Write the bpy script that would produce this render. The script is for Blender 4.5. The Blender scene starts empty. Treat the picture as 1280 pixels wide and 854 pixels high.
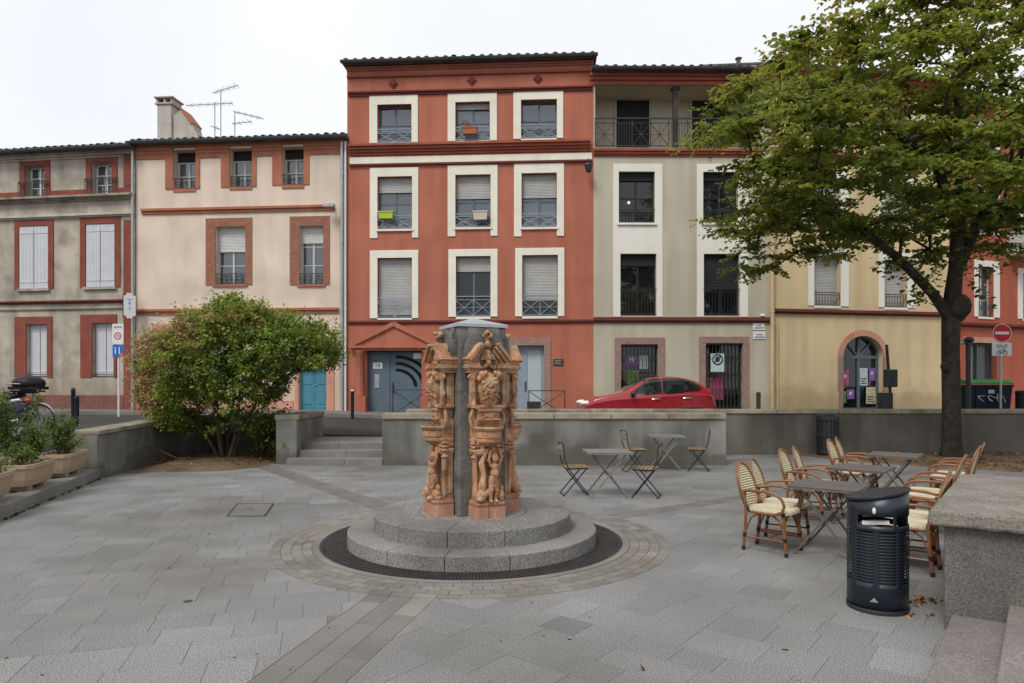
import bpy, bmesh, math, random
import numpy as np
from mathutils import Vector, Matrix

# ------------------------------------------------------------------ camera, world, sun, exposure
SC = bpy.context.scene
COL = SC.collection
CAM_H, FPX, HZ = 1.8, 853.0, 480.0        # eye height, focal length in photo pixels, horizon row
cam_d = bpy.data.cameras.new('camera')
cam = bpy.data.objects.new('camera', cam_d)
COL.objects.link(cam)
cam.location = (0, 0, CAM_H)
cam.rotation_euler = (math.radians(90), 0, 0)
cam_d.sensor_width = 36
cam_d.lens = FPX / 1280 * 36
cam_d.shift_y = (HZ - 427) / 1280
cam_d.clip_end = 2000
SC.camera = cam

SUN_EL, SUN_AZ = math.radians(52), math.radians(212)   # azimuth clockwise from +Y
W = bpy.data.worlds.new('World')
SC.world = W
W.use_nodes = True
wn, wl = W.node_tree.nodes, W.node_tree.links
wn.clear()
wo = wn.new('ShaderNodeOutputWorld')
bg1 = wn.new('ShaderNodeBackground'); bg2 = wn.new('ShaderNodeBackground')
sky = wn.new('ShaderNodeTexSky'); sky.sky_type = 'NISHITA'; sky.sun_disc = False
sky.sun_elevation = SUN_EL; sky.sun_rotation = SUN_AZ
wl.new(sky.outputs[0], bg1.inputs[0]); bg1.inputs[1].default_value = 0.1
wtc = wn.new('ShaderNodeTexCoord'); wno = wn.new('ShaderNodeTexNoise'); wno.inputs['Scale'].default_value = 2.2
wno.inputs['Detail'].default_value = 5
wra = wn.new('ShaderNodeValToRGB')
wra.color_ramp.elements[0].position = .3; wra.color_ramp.elements[0].color = (.80, .82, .86, 1)
wra.color_ramp.elements[1].position = .7; wra.color_ramp.elements[1].color = (.92, .93, .945, 1)
wl.new(wtc.outputs['Generated'], wno.inputs[0]); wl.new(wno.outputs[0], wra.inputs[0]); wl.new(wra.outputs[0], bg2.inputs[0])
bg2.inputs[1].default_value = 0.75
wmx = wn.new('ShaderNodeMixShader'); wmx.inputs[0].default_value = .93
wl.new(bg1.outputs[0], wmx.inputs[1]); wl.new(bg2.outputs[0], wmx.inputs[2]); wl.new(wmx.outputs[0], wo.inputs[0])

sun_d = bpy.data.lights.new('sun', 'SUN'); sun_d.energy = 1.5; sun_d.angle = math.radians(18); sun_d.color = (1, .96, .9)
sun = bpy.data.objects.new('sun', sun_d); COL.objects.link(sun)
sdir = Vector((math.sin(SUN_AZ) * math.cos(SUN_EL), math.cos(SUN_AZ) * math.cos(SUN_EL), math.sin(SUN_EL)))
sun.rotation_euler = sdir.to_track_quat('Z', 'Y').to_euler(); sun.location = sdir * 60

SC.view_settings.view_transform = 'Standard'
SC.view_settings.look = 'None'
SC.view_settings.exposure = 0.62
SC.view_settings.gamma = 1
SC.render.engine = 'CYCLES'

R = random.Random(7)
NP = np.random.default_rng(5)
PI = math.pi

# ------------------------------------------------------------------ helpers
def G(px, py, z=0.0):
    """photo pixel -> point on the horizontal plane of height z"""
    Y = FPX * (CAM_H - z) / (py - HZ)
    return Vector(((px - 640) * Y / FPX, Y, z))

def P(px, py, Y):
    """photo pixel -> point at distance Y"""
    return Vector(((px - 640) * Y / FPX, Y, CAM_H - (py - HZ) * Y / FPX))

class B:
    """collects geometry for ONE mesh object"""
    def __init__(s):
        s.v, s.f, s.mi, s.m = [], [], [], 0
    def add(s, vs, fs):
        o = len(s.v)
        s.v += [tuple(v) for v in vs]
        s.f += [tuple(i + o for i in f) for f in fs]
        s.mi += [s.m] * len(fs)
        return s
    def box(s, x0, x1, y0, y1, z0, z1):
        return s.add([(x0, y0, z0), (x1, y0, z0), (x1, y1, z0), (x0, y1, z0), (x0, y0, z1), (x1, y0, z1), (x1, y1, z1), (x0, y1, z1)],
                     [(3, 2, 1, 0), (4, 5, 6, 7), (0, 1, 5, 4), (1, 2, 6, 5), (2, 3, 7, 6), (3, 0, 4, 7)])
    def beam(s, p, q, w, h, up=(0, 0, 1)):
        p, q = Vector(p), Vector(q); d = (q - p).normalized(); up = Vector(up)
        a = d.cross(up)
        if a.length < 1e-4: a = d.cross(Vector((1, 0, 0)))
        a.normalize(); b = a.cross(d).normalized()
        a *= w / 2; b *= h / 2
        return s.add([p - a - b, p + a - b, p + a + b, p - a + b, q - a - b, q + a - b, q + a + b, q - a + b],
                     [(3, 2, 1, 0), (4, 5, 6, 7), (0, 1, 5, 4), (1, 2, 6, 5), (2, 3, 7, 6), (3, 0, 4, 7)])
    def tube(s, pts, r, n=8, closed=False, caps=True, flat=1.0):
        pts = [Vector(p) for p in pts]; N = len(pts)
        rs = r if isinstance(r, (list, tuple)) else [r] * N
        vs, fs = [], []
        ref = None
        for i, p in enumerate(pts):
            a = pts[i - 1] if (i > 0 or closed) else p
            b = pts[(i + 1) % N] if (i < N - 1 or closed) else p
            d = (b - a).normalized()
            if ref is None:
                ref = d.orthogonal().normalized()
            ref = (ref - d * ref.dot(d)).normalized(); bi = d.cross(ref)
            for k in range(n):
                t = 2 * PI * k / n
                vs.append(p + (ref * math.cos(t) + bi * math.sin(t) * flat) * rs[i])
        M = N if closed else N - 1
        for i in range(M):
            j = (i + 1) % N
            for k in range(n):
                l = (k + 1) % n
                fs.append((i * n + k, i * n + l, j * n + l, j * n + k))
        if caps and not closed:
            fs.append(tuple(range(n - 1, -1, -1))); fs.append(tuple((N - 1) * n + k for k in range(n)))
        return s.add(vs, fs)
    def lathe(s, prof, c=(0, 0, 0), n=24, a0=0.0, a1=2 * PI, sx=1, sy=1):
        full = abs(a1 - a0 - 2 * PI) < 1e-6
        m = n if full else n + 1
        vs, fs = [], []
        for i in range(m):
            t = a0 + (a1 - a0) * i / n
            for r, z in prof:
                vs.append((c[0] + r * sx * math.cos(t), c[1] + r * sy * math.sin(t), c[2] + z))
        k = len(prof)
        for i in range(n):
            j = (i + 1) % m
            for q in range(k - 1):
                fs.append((i * k + q, j * k + q, j * k + q + 1, i * k + q + 1))
        return s.add(vs, fs)
    def prism(s, poly, fn, d0, d1):
        """poly: 2D ring; fn(u,v,d)->3D"""
        n = len(poly)
        vs = [fn(u, v, d0) for u, v in poly] + [fn(u, v, d1) for u, v in poly]
        fs = [tuple(range(n - 1, -1, -1)), tuple(range(n, 2 * n))] + [(i, (i + 1) % n, n + (i + 1) % n, n + i) for i in range(n)]
        return s.add(vs, fs)
    def ball(s, c, r, n=10, m=6):
        rx, ry, rz = r if isinstance(r, (tuple, list)) else (r, r, r)
        prof = [(max(math.sin(PI * i / m), .001), -math.cos(PI * i / m)) for i in range(m + 1)]
        vs, fs = [], []
        for i in range(n):
            t = 2 * PI * i / n
            for a, z in prof:
                vs.append((c[0] + a * rx * math.cos(t), c[1] + a * ry * math.sin(t), c[2] + z * rz))
        k = m + 1
        for i in range(n):
            j = (i + 1) % n
            for q in range(m):
                fs.append((i * k + q, j * k + q, j * k + q + 1, i * k + q + 1))
        return s.add(vs, fs)
    def mesh(s, name, mats, smooth=None):
        me = bpy.data.meshes.new(name)
        me.from_pydata(s.v, [], s.f)
        for m in (mats if isinstance(mats, (list, tuple)) else [mats]):
            me.materials.append(m)
        if isinstance(mats, (list, tuple)) and len(mats) > 1:
            me.polygons.foreach_set('material_index', s.mi)
        bm = bmesh.new(); bm.from_mesh(me); bmesh.ops.recalc_face_normals(bm, faces=bm.faces); bm.to_mesh(me); bm.free()
        if smooth:
            me.polygons.foreach_set('use_smooth', [True] * len(me.polygons))
            me.set_sharp_from_angle(angle=math.radians(smooth if smooth is not True else 40))
        me.update()
        return me
    def build(s, name, mats, parent=None, smooth=None, bevel=0, **kw):
        return link(name, s.mesh(name, mats, smooth), parent, bevel=bevel, **kw)

def link(name, me, parent=None, loc=None, rotz=0, bevel=0, **kw):
    o = bpy.data.objects.new(name, me); COL.objects.link(o)
    if parent: o.parent = parent
    if loc is not None: o.location = loc
    if rotz: o.rotation_euler = (0, 0, rotz)
    if bevel:
        md = o.modifiers.new('bevel', 'BEVEL'); md.width = bevel; md.segments = 2; md.limit_method = 'ANGLE'
    return tag(o, **kw)

def tag(o, label=None, cat=None, group=None, kind=None):
    if label: o['label'] = label
    if cat: o['category'] = cat
    if group: o['group'] = group
    if kind: o['kind'] = kind
    return o

def empty(name, loc=(0, 0, 0), rz=0, **kw):
    o = bpy.data.objects.new(name, None); COL.objects.link(o); o.location = loc; o.rotation_euler = (0, 0, rz)
    o.empty_display_size = .2
    return tag(o, **kw)

def copy_tree(o, parent=None, kids=None):
    c = o.copy(); COL.objects.link(c)
    if parent: c.parent = parent
    for ch in o.children:
        copy_tree(ch, c)
    return c

def dup(o, loc, rz, label=None, group=None):
    c = copy_tree(o); c.location = loc; c.rotation_euler = (0, 0, rz)
    if label: c['label'] = label
    if group: c['group'] = group
    return c

# ------------------------------------------------------------------ materials
MATS = {}
def mat(name, col, rough=.8, var=.12, scale=2.0, bump=.15, bscale=40, streak=0.0, speck=0.0, sscale=180, metal=0,
        spec=.16, attr=None, orand=0.0, dirt=None, dirt_scale=.6, dirt_amt=0.5, coat=0, world=False, low=None):
    if name in MATS: return MATS[name]
    m = bpy.data.materials.new(name); MATS[name] = m; m.use_nodes = True
    nt = m.node_tree; n, l = nt.nodes, nt.links
    p = n['Principled BSDF']
    p.inputs['Roughness'].default_value = rough; p.inputs['Metallic'].default_value = metal
    p.inputs['Specular IOR Level'].default_value = spec
    if coat: p.inputs['Coat Weight'].default_value = coat; p.inputs['Coat Roughness'].default_value = .05
    if world:
        co = n.new('ShaderNodeNewGeometry').outputs['Position']
    else:
        co = n.new('ShaderNodeTexCoord').outputs['Object']
    def noise(sc, det=4, mp=None):
        t = n.new('ShaderNodeTexNoise'); t.inputs['Scale'].default_value = sc; t.inputs['Detail'].default_value = det
        src = co
        if mp:
            g = n.new('ShaderNodeMapping'); g.inputs['Scale'].default_value = mp; l.new(co, g.inputs[0]); src = g.outputs[0]
        l.new(src, t.inputs['Vector']); return t.outputs[0]
    def rng(x, a, b, lo, hi):
        r = n.new('ShaderNodeMapRange'); r.inputs[1].default_value = a; r.inputs[2].default_value = b
        r.inputs[3].default_value = lo; r.inputs[4].default_value = hi; l.new(x, r.inputs[0]); return r.outputs[0]
    def mul(c, f):
        x = n.new('ShaderNodeMix'); x.data_type = 'RGBA'; x.blend_type = 'MULTIPLY'; x.inputs[0].default_value = 1
        if isinstance(c, tuple): x.inputs[6].default_value = c
        else: l.new(c, x.inputs[6])
        l.new(f, x.inputs[7]); return x.outputs[2]
    c = (*col, 1)
    c = mul(c, rng(noise(scale, 6), .3, .7, 1 - var, 1 + var))
    if streak: c = mul(c, rng(noise(1.0, 6, (2.3, 2.3, .22)), .42, .8, 1 + streak * .15, 1 - streak))
    if speck: c = mul(c, rng(noise(sscale, 2), .32, .68, 1 - speck, 1 + speck))
    if attr:
        a = n.new('ShaderNodeAttribute'); a.attribute_name = attr; c = mul(c, a.outputs['Color'])
    if orand:
        oi = n.new('ShaderNodeObjectInfo'); c = mul(c, rng(oi.outputs['Random'], 0, 1, 1 - orand, 1 + orand))
    if dirt:
        x = n.new('ShaderNodeMix'); x.data_type = 'RGBA'; l.new(rng(noise(dirt_scale, 7), .48, .72, 0, dirt_amt), x.inputs[0])
        l.new(c, x.inputs[6]); x.inputs[7].default_value = (*dirt, 1); c = x.outputs[2]
    if low:   # noise-edged tint blended in towards the foot of a wall: (height, colour, amount)
        sp = n.new('ShaderNodeSeparateXYZ'); l.new(co, sp.inputs[0])
        ad = n.new('ShaderNodeMath'); ad.operation = 'ADD'; l.new(sp.outputs[2], ad.inputs[0]); l.new(rng(noise(1.6, 6), .2, .8, -.5, .5), ad.inputs[1])
        x = n.new('ShaderNodeMix'); x.data_type = 'RGBA'; l.new(rng(ad.outputs[0], low[0] * .5, low[0], low[2], 0), x.inputs[0])
        l.new(c, x.inputs[6]); x.inputs[7].default_value = (*low[1], 1); c = x.outputs[2]
    if isinstance(c, tuple): p.inputs['Base Color'].default_value = c
    else: l.new(c, p.inputs['Base Color'])
    l.new(rng(noise(scale * 3, 3), .3, .7, max(rough - .08, .02), min(rough + .08, 1)), p.inputs['Roughness'])
    if bump:
        b = n.new('ShaderNodeBump'); b.inputs['Strength'].default_value = bump; b.inputs['Distance'].default_value = .01
        l.new(noise(bscale, 4), b.inputs['Height']); l.new(b.outputs[0], p.inputs['Normal'])
    return m

def brick_mat(name, c1, c2, mortar, bw=.23, bh=.06, flip=False):
    m = bpy.data.materials.new(name); MATS[name] = m; m.use_nodes = True
    nt = m.node_tree; n, l = nt.nodes, nt.links; p = n['Principled BSDF']
    tc = n.new('ShaderNodeTexCoord'); mp = n.new('ShaderNodeMapping')
    mp.inputs['Rotation'].default_value = (math.radians(90), 0, 0)
    l.new(tc.outputs['Object'], mp.inputs[0])
    b = n.new('ShaderNodeTexBrick'); l.new(mp.outputs[0], b.inputs[0])
    b.inputs['Color1'].default_value = (*c1, 1); b.inputs['Color2'].default_value = (*c2, 1); b.inputs['Mortar'].default_value = (*mortar, 1)
    b.inputs['Scale'].default_value = 1; b.inputs['Brick Width'].default_value = bw; b.inputs['Row Height'].default_value = bh
    b.inputs['Mortar Size'].default_value = .007
    nz = n.new('ShaderNodeTexNoise'); nz.inputs['Scale'].default_value = 6; l.new(tc.outputs['Object'], nz.inputs[0])
    x = n.new('ShaderNodeMix'); x.data_type = 'RGBA'; x.blend_type = 'MULTIPLY'; x.inputs[0].default_value = .5
    l.new(b.outputs[0], x.inputs[6]); l.new(nz.outputs[0], x.inputs[7])
    l.new(x.outputs[2], p.inputs['Base Color']); p.inputs['Roughness'].default_value = .9
    bu = n.new('ShaderNodeBump'); bu.inputs['Strength'].default_value = .5; bu.inputs['Distance'].default_value = .006; bu.invert = True
    l.new(b.outputs['Fac'], bu.inputs['Height']); l.new(bu.outputs[0], p.inputs['Normal'])
    return m

def glass_mat(name, tint=(.02, .025, .03), alpha=.55, rough=.03, ior=1.5):
    m = bpy.data.materials.new(name); MATS[name] = m; m.use_nodes = True
    nt = m.node_tree; n, l = nt.nodes, nt.links; n.clear()
    o = n.new('ShaderNodeOutputMaterial'); p = n.new('ShaderNodeBsdfPrincipled'); t = n.new('ShaderNodeBsdfTransparent'); x = n.new('ShaderNodeMixShader')
    p.inputs['Base Color'].default_value = (*tint, 1); p.inputs['Roughness'].default_value = rough; p.inputs['Specular IOR Level'].default_value = .8; p.inputs['IOR'].default_value = ior
    tc = n.new('ShaderNodeTexCoord'); nz = n.new('ShaderNodeTexNoise'); nz.inputs['Scale'].default_value = 1.3; l.new(tc.outputs['Object'], nz.inputs[0])
    b = n.new('ShaderNodeBump'); b.inputs['Strength'].default_value = .08; b.inputs['Distance'].default_value = .05
    l.new(nz.outputs[0], b.inputs['Height']); l.new(b.outputs[0], p.inputs['Normal'])
    t.inputs[0].default_value = (.8, .85, .85, 1)
    x.inputs[0].default_value = alpha; l.new(t.outputs[0], x.inputs[1]); l.new(p.outputs[0], x.inputs[2]); l.new(x.outputs[0], o.inputs[0])
    return m

def leaf_mat(name, stops, trans=.35):
    m = bpy.data.materials.new(name); MATS[name] = m; m.use_nodes = True
    nt = m.node_tree; n, l = nt.nodes, nt.links; n.clear()
    o = n.new('ShaderNodeOutputMaterial'); p = n.new('ShaderNodeBsdfPrincipled'); t = n.new('ShaderNodeBsdfTranslucent'); x = n.new('ShaderNodeMixShader')
    a = n.new('ShaderNodeAttribute'); a.attribute_name = 'tone'
    r = n.new('ShaderNodeValToRGB'); e = r.color_ramp.elements
    while len(e) < len(stops): e.new(.5)
    for i, (pos, c) in enumerate(stops): e[i].position = pos; e[i].color = (*c, 1)
    l.new(a.outputs['Fac'], r.inputs[0]); l.new(r.outputs[0], p.inputs['Base Color']); l.new(r.outputs[0], t.inputs[0])
    p.inputs['Roughness'].default_value = .5; p.inputs['Specular IOR Level'].default_value = .35
    x.inputs[0].default_value = trans; l.new(p.outputs[0], x.inputs[1]); l.new(t.outputs[0], x.inputs[2]); l.new(x.outputs[0], o.inputs[0])
    return m

def emit_mat(name, c, s):
    m = bpy.data.materials.new(name); m.use_nodes = True; n = m.node_tree.nodes
    p = n['Principled BSDF']; p.inputs['Emission Color'].default_value = (*c, 1); p.inputs['Emission Strength'].default_value = s
    return m

M_GRAN = mat('granite_paver', (.196, .195, .192), .72, .2, .5, .15, 110, speck=.55, sscale=100, attr='tone', dirt=(.098, .087, .07), dirt_scale=.38, dirt_amt=.75, world=True)
M_SETT = mat('beige_sett', (.19, .178, .158), .8, .2, 1.2, .2, 90, speck=.2, sscale=120, attr='tone', dirt=(.14, .12, .09), dirt_scale=.8, dirt_amt=.5, world=True)
M_STRIP = mat('brown_strip_stone', (.172, .160, .147), .75, .2, 1.0, .15, 90, speck=.28, sscale=110, attr='tone', dirt=(.10, .085, .07), dirt_scale=.9, dirt_amt=.5, world=True)
M_STRIP2 = mat('greyish_strip_stone', (.165, .159, .15), .75, .2, 1.0, .15, 90, speck=.3, sscale=110, attr='tone', dirt=(.10, .09, .075), dirt_scale=.8, dirt_amt=.75, world=True)
M_BED = mat('joint_mortar', (.15, .143, .132), .95, .2, 3, .3, 60, world=True)
M_STEP = mat('granite_step', (.205, .198, .188), .75, .18, 1.2, .2, 110, speck=.45, sscale=60, dirt=(.10, .09, .07), dirt_scale=1.0, dirt_amt=.7, orand=.08, world=True)
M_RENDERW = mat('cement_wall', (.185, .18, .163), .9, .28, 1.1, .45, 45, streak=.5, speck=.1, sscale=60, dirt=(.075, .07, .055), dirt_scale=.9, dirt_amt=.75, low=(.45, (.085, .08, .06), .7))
M_RENDERD = mat('tree_shaded_cement_wall', (.115, .106, .09), .9, .3, 1.0, .45, 45, streak=.45, speck=.1, sscale=60, dirt=(.07, .062, .05), dirt_scale=.9, dirt_amt=.6)  # darker, browner copy of the cement, with the tree's shade in its colour
M_COPE = mat('coping_stone_old', (.27, .24, .185), .9, .22, 2.5, .5, 50, speck=.2, sscale=70, dirt=(.075, .065, .05), dirt_scale=2.2, dirt_amt=.65, orand=.1, world=True)
M_SOIL = mat('earth', (.135, .095, .055), .95, .3, 2, .6, 40, speck=.3, sscale=40, dirt=(.055, .04, .025), dirt_scale=1.5, dirt_amt=.8, world=True)
M_ASPH = mat('asphalt', (.055, .052, .05), .85, .2, .8, .3, 120, speck=.25, sscale=120, world=True)
M_PAVE2 = mat('pavement_concrete', (.17, .16, .15), .9, .18, 1.2, .2, 60, speck=.15, dirt=(.09, .08, .07), dirt_amt=.5, world=True)
M_IRON = mat('cast_iron', (.035, .031, .03), .6, .25, 5, .3, 60, spec=.5)
M_BLACK = mat('black_metal', (.018, .019, .021), .5, .15, 5, .1, 60, spec=.5)
M_TERRA = mat('terracotta', (.375, .195, .108), .72, .42, 6, .9, 60, streak=.5, speck=.25, sscale=38, dirt=(.45, .33, .22), dirt_scale=6.5, dirt_amt=1.0)
M_TERRA2 = mat('terracotta_plinth', (.36, .185, .125), .6, .15, 4, .2, 45, dirt=(.5, .33, .25), dirt_scale=5, dirt_amt=.5)
M_CORE = mat('grey_core_stone', (.16, .152, .138), .9, .35, 2.5, .8, 35, streak=.5, speck=.2, sscale=50, dirt=(.035, .032, .028), dirt_scale=2.6, dirt_amt=.95)
M_ZINC = mat('zinc_sheet', (.42, .43, .45), .5, .12, 3, .05, 30, metal=.4)
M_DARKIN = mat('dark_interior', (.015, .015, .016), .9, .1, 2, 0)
M_GLASS = glass_mat('window_glass', (.06, .075, .09), .72, .03, 1.95)
M_GLASSD = glass_mat('dark_glass', (.01, .012, .014), .8)
M_CURT = mat('net_curtain', (.55, .56, .57), .9, .15, 8, .4, 14)
M_TILE = mat('canal_tile', (.13, .115, .105), .9, .3, 2, .4, 40, orand=.25, dirt=(.24, .15, .11), dirt_scale=2, dirt_amt=.6)
M_GUT = mat('gutter_zinc', (.12, .13, .145), .5, .15, 3, .05, 30, metal=.5)
M_WOOD = mat('slat_wood', (.25, .17, .095), .6, .25, 9, .2, 60, orand=.2)
M_RATTAN = mat('rattan_cane', (.20, .082, .034), .38, .25, 9, .2, 60, spec=.5)
M_BIND = mat('dark_binding', (.03, .02, .016), .6, .1, 9, .2, 60)
M_TABLE = mat('table_metal_taupe', (.105, .094, .088), .5, .12, 6, .05, 60, spec=.5)
M_WHITE = mat('white_paint', (.66, .66, .65), .55, .06, 4, .05, 60)
M_RED = mat('sign_red', (.5, .02, .025), .45, .06, 4, 0)
M_BLUE = mat('sign_blue', (.03, .13, .48), .45, .06, 4, 0)
M_STEEL = mat('galvanised_steel', (.38, .39, .4), .45, .12, 6, .05, 60, metal=.6)

def woven(name, c1, c2, sc):
    m = bpy.data.materials.new(name); m.use_nodes = True; nt = m.node_tree; n, l = nt.nodes, nt.links; p = n['Principled BSDF']
    tc = n.new('ShaderNodeTexCoord'); w = n.new('ShaderNodeTexWave'); w.bands_direction = 'Z'; w.inputs['Scale'].default_value = sc
    w.inputs['Distortion'].default_value = .4
    l.new(tc.outputs['Object'], w.inputs[0]); r = n.new('ShaderNodeValToRGB'); r.color_ramp.elements[0].position = .12; r.color_ramp.elements[1].position = .35
    r.color_ramp.elements[0].color = (*c2, 1); r.color_ramp.elements[1].color = (*c1, 1)
    l.new(w.outputs[1], r.inputs[0]); l.new(r.outputs[0], p.inputs['Base Color']); p.inputs['Roughness'].default_value = .55
    b = n.new('ShaderNodeBump'); b.inputs['Distance'].default_value = .004; l.new(w.outputs[1], b.inputs['Height']); l.new(b.outputs[0], p.inputs['Normal'])
    return m
M_WEAVE = woven('cream_weave_striped', (.62, .55, .36), (.10, .11, .06), 12.0)
M_WEAVE2 = mat('cream_weave', (.60, .54, .38), .55, .1, 9, .5, 120)

def tone_attr(me, vals):
    a = me.color_attributes.new('tone', 'FLOAT_COLOR', 'POINT')
    v = np.ones((len(me.vertices), 4), dtype=np.float32); v[:, :3] = np.asarray(vals, dtype=np.float32).reshape(len(me.vertices), -1)
    a.data.foreach_set('color', v.ravel())

def text_mesh(txt, size, mtl, depth=.002):
    cu = bpy.data.curves.new('text', 'FONT'); cu.body = txt; cu.size = size; cu.align_x = 'CENTER'; cu.align_y = 'CENTER'; cu.extrude = depth
    cu.resolution_u = 3
    o = bpy.data.objects.new('text', cu); COL.objects.link(o)
    dg = bpy.context.evaluated_depsgraph_get(); me = bpy.data.meshes.new_from_object(o.evaluated_get(dg))
    bpy.data.objects.remove(o); me.materials.clear(); me.materials.append(mtl)
    me.transform(Matrix.Rotation(PI / 2, 4, 'X'))      # reads upright, facing -Y
    return me

def sculpt(shapes, voxel, smooth=2):
    """shapes: ('e',c,r) ellipsoids / ('c',p,q,r0,r1) capsules / ('b',x0,x1,y0,y1,z0,z1); fused into one continuous skin"""
    b = B()
    for s in shapes:
        if s[0] == 'e': b.ball(s[1], s[2], 10, 7)
        elif s[0] == 'c':
            p, q = Vector(s[1]), Vector(s[2]); b.ball(p, s[3], 8, 6); b.ball(q, s[4], 8, 6); b.tube([p, q], [s[3], s[4]], 8)
        else: b.box(*s[1:])
    me = b.mesh('tmp', M_TERRA)
    o = bpy.data.objects.new('tmp', me); COL.objects.link(o)
    rm = o.modifiers.new('r', 'REMESH'); rm.mode = 'VOXEL'; rm.voxel_size = voxel; rm.use_smooth_shade = True
    if smooth:
        sm = o.modifiers.new('s', 'SMOOTH'); sm.iterations = smooth; sm.factor = .5
    dg = bpy.context.evaluated_depsgraph_get(); out = bpy.data.meshes.new_from_object(o.evaluated_get(dg))
    bpy.data.objects.remove(o)
    out.polygons.foreach_set('use_smooth', [True] * len(out.polygons))
    return out

def smooth01(t):
    t = min(max(t, 0), 1); return t * t * (3 - 2 * t)

# ------------------------------------------------------------------ setting: ground, plaza paving, street
g = B(); g.add([(-400, -300, -.5), (400, -300, -.5), (400, 500, -.5), (-400, 500, -.5)], [(0, 1, 2, 3)])
g.build('ground', M_ASPH, kind='structure')
FC = Vector((-.455, 7.95))                # fountain centre
pz = B(); NB = 72; vs = []
for i in range(NB):
    t = 2 * PI * i / NB; dx, dy = math.cos(t), math.sin(t)
    k = min(((22 - FC.x) if dx > 0 else (-11 - FC.x)) / dx if abs(dx) > 1e-6 else 1e9, ((17.35 - FC.y) if dy > 0 else (-8 - FC.y)) / dy if abs(dy) > 1e-6 else 1e9)
    vs += [(FC.x + 1.76 * dx, FC.y + 1.76 * dy, -.25), (FC.x + 1.76 * dx, FC.y + 1.76 * dy, -.0042), (FC.x + k * dx, FC.y + k * dy, -.0042), (FC.x + k * dx, FC.y + k * dy, -.4)]
for cx_, cy_ in ((22, 17.35), (22, -8), (-11, -8), (-11, 17.35)):
    pass
pz.add(vs, [(4 * i + q, 4 * ((i + 1) % NB) + q, 4 * ((i + 1) % NB) + q + 1, 4 * i + q + 1) for i in range(NB) for q in range(3)])
plaza = pz.build('plaza', M_BED, kind='structure')
STR = [Vector((-.215, -.977)), Vector((-.58, .815)), Vector((.82, .57))]   # three strips leaving the fountain
R_GRATE, R_RIM, R_SETT = 1.72, 1.80, 2.24
HW = [.29, .20, .15]
def clip(poly, n, d):
    out = []
    for i in range(len(poly)):
        a, b = poly[i], poly[(i + 1) % len(poly)]
        da, db = a.dot(n) - d, b.dot(n) - d
        if da >= 0: out.append(a)
        if (da >= 0) != (db >= 0): out.append(a + (b - a) * (da / (da - db)))
    return out
def perp(v): return Vector((-v.y, v.x))
KD = Vector((-.268, .963))                # direction of the planter kerb on the left
UV = Vector((.62, .785))                  # direction of the terrace and of the stairs' flank
SECT = [(0, 1, KD, -1), (1, 2, Vector((0, 1)), -1), (2, 0, UV, -1)]
pavers = []
for si, (ia, ib, ax, sg) in enumerate(SECT):
    A, Bv = STR[ia], STR[ib]
    # going clockwise from A to B: inside is to the right of A and to the left of B
    nA, nB = -perp(A), perp(Bv)
    px = Vector((ax.y, -ax.x))            # rows run along px, stacked along ax
    rr = random.Random(20 + si)
    v = -18.0
    while v < 18:
        rw = rr.choice((.28, .30, .36, .42)); u = -22.0 + rr.random()
        while u < 22:
            L = rr.choice((.3, .42, .5, .6, .36))
            gp = .0012
            c = [FC + px * a + ax * b for a, b in ((u + gp, v + gp), (u + L - gp, v + gp), (u + L - gp, v + rw - gp), (u + gp, v + rw - gp))]
            u += L
            cx = sum((q for q in c), Vector((0, 0))) / 4
            if not (-9.6 < cx.x < 17 and 1.2 < cx.y < 17.6): continue
            c = clip(c, nA, FC.dot(nA) + HW[ia] + .003)
            if len(c) > 2: c = clip(c, nB, FC.dot(nB) + HW[ib] + .003)
            if len(c) < 3: continue
            cc_ = sum((q for q in c), Vector((0, 0))) / len(c) - FC; cc_.normalize()
            c = clip(c, cc_, FC.dot(cc_) + R_SETT - .07)
            if len(c) < 3: continue
            area = abs(sum(c[i].x * c[(i + 1) % len(c)].y - c[(i + 1) % len(c)].x * c[i].y for i in range(len(c)))) / 2
            if area < .01: continue
            pavers.append((c, area, rr.gauss(1, .05) * (0.86 if rr.random() < .07 else 1) * (1.13 if rr.random() < .06 else 1), rr.uniform(-.0008, .0008)))
        v += rw
def vis_size(c, area):
    x = sum(q.x for q in c) / len(c); y = sum(q.y for q in c) / len(c)
    if y < 3.6 or abs(x) > .76 * y + .4: return 0
    if x > 3.1 and y < 5: return 0
    return area / y ** 3
pavers.sort(key=lambda p: -vis_size(p[0], p[1]))
def slab_mesh(items, name, mtl, top=0.0, th=.03):
    vs, fs, tn = [], [], []
    for c, area, t, dz in items:
        o = len(vs); n = len(c)
        cc = sum((q for q in c), Vector((0, 0))) / n
        tilt = Vector((R.uniform(-.002, .002), R.uniform(-.002, .002)))
        e = .0018
        zz = [top + dz + tilt.dot(q - cc) for q in c]
        vs += [(q.x, q.y, top - th) for q in c]; vs += [(q.x, q.y, z - e) for q, z in zip(c, zz)]
        vs += [(*(q + (cc - q).normalized() * e), z) for q, z in zip(c, zz)]
        for a in range(2):
            fs += [(o + a * n + i, o + a * n + (i + 1) % n, o + (a + 1) * n + (i + 1) % n, o + (a + 1) * n + i) for i in range(n)]
        fs.append(tuple(o + 2 * n + i for i in range(n)))
        tn += [[t, t, t * .995]] * (3 * n)
    me = bpy.data.meshes.new(name); me.from_pydata(vs, [], fs); me.materials.append(mtl)
    bm = bmesh.new(); bm.from_mesh(me); bmesh.ops.recalc_face_normals(bm, faces=bm.faces); bm.to_mesh(me); bm.free()
    tone_attr(me, tn); return me
for it in pavers[:300]:
    link('paving_slab', slab_mesh([it], 'paving_slab', M_GRAN), plaza)
link('paving_slabs_beyond', slab_mesh(pavers[300:], 'paving_slabs_beyond', M_GRAN), plaza, kind='stuff')

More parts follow.
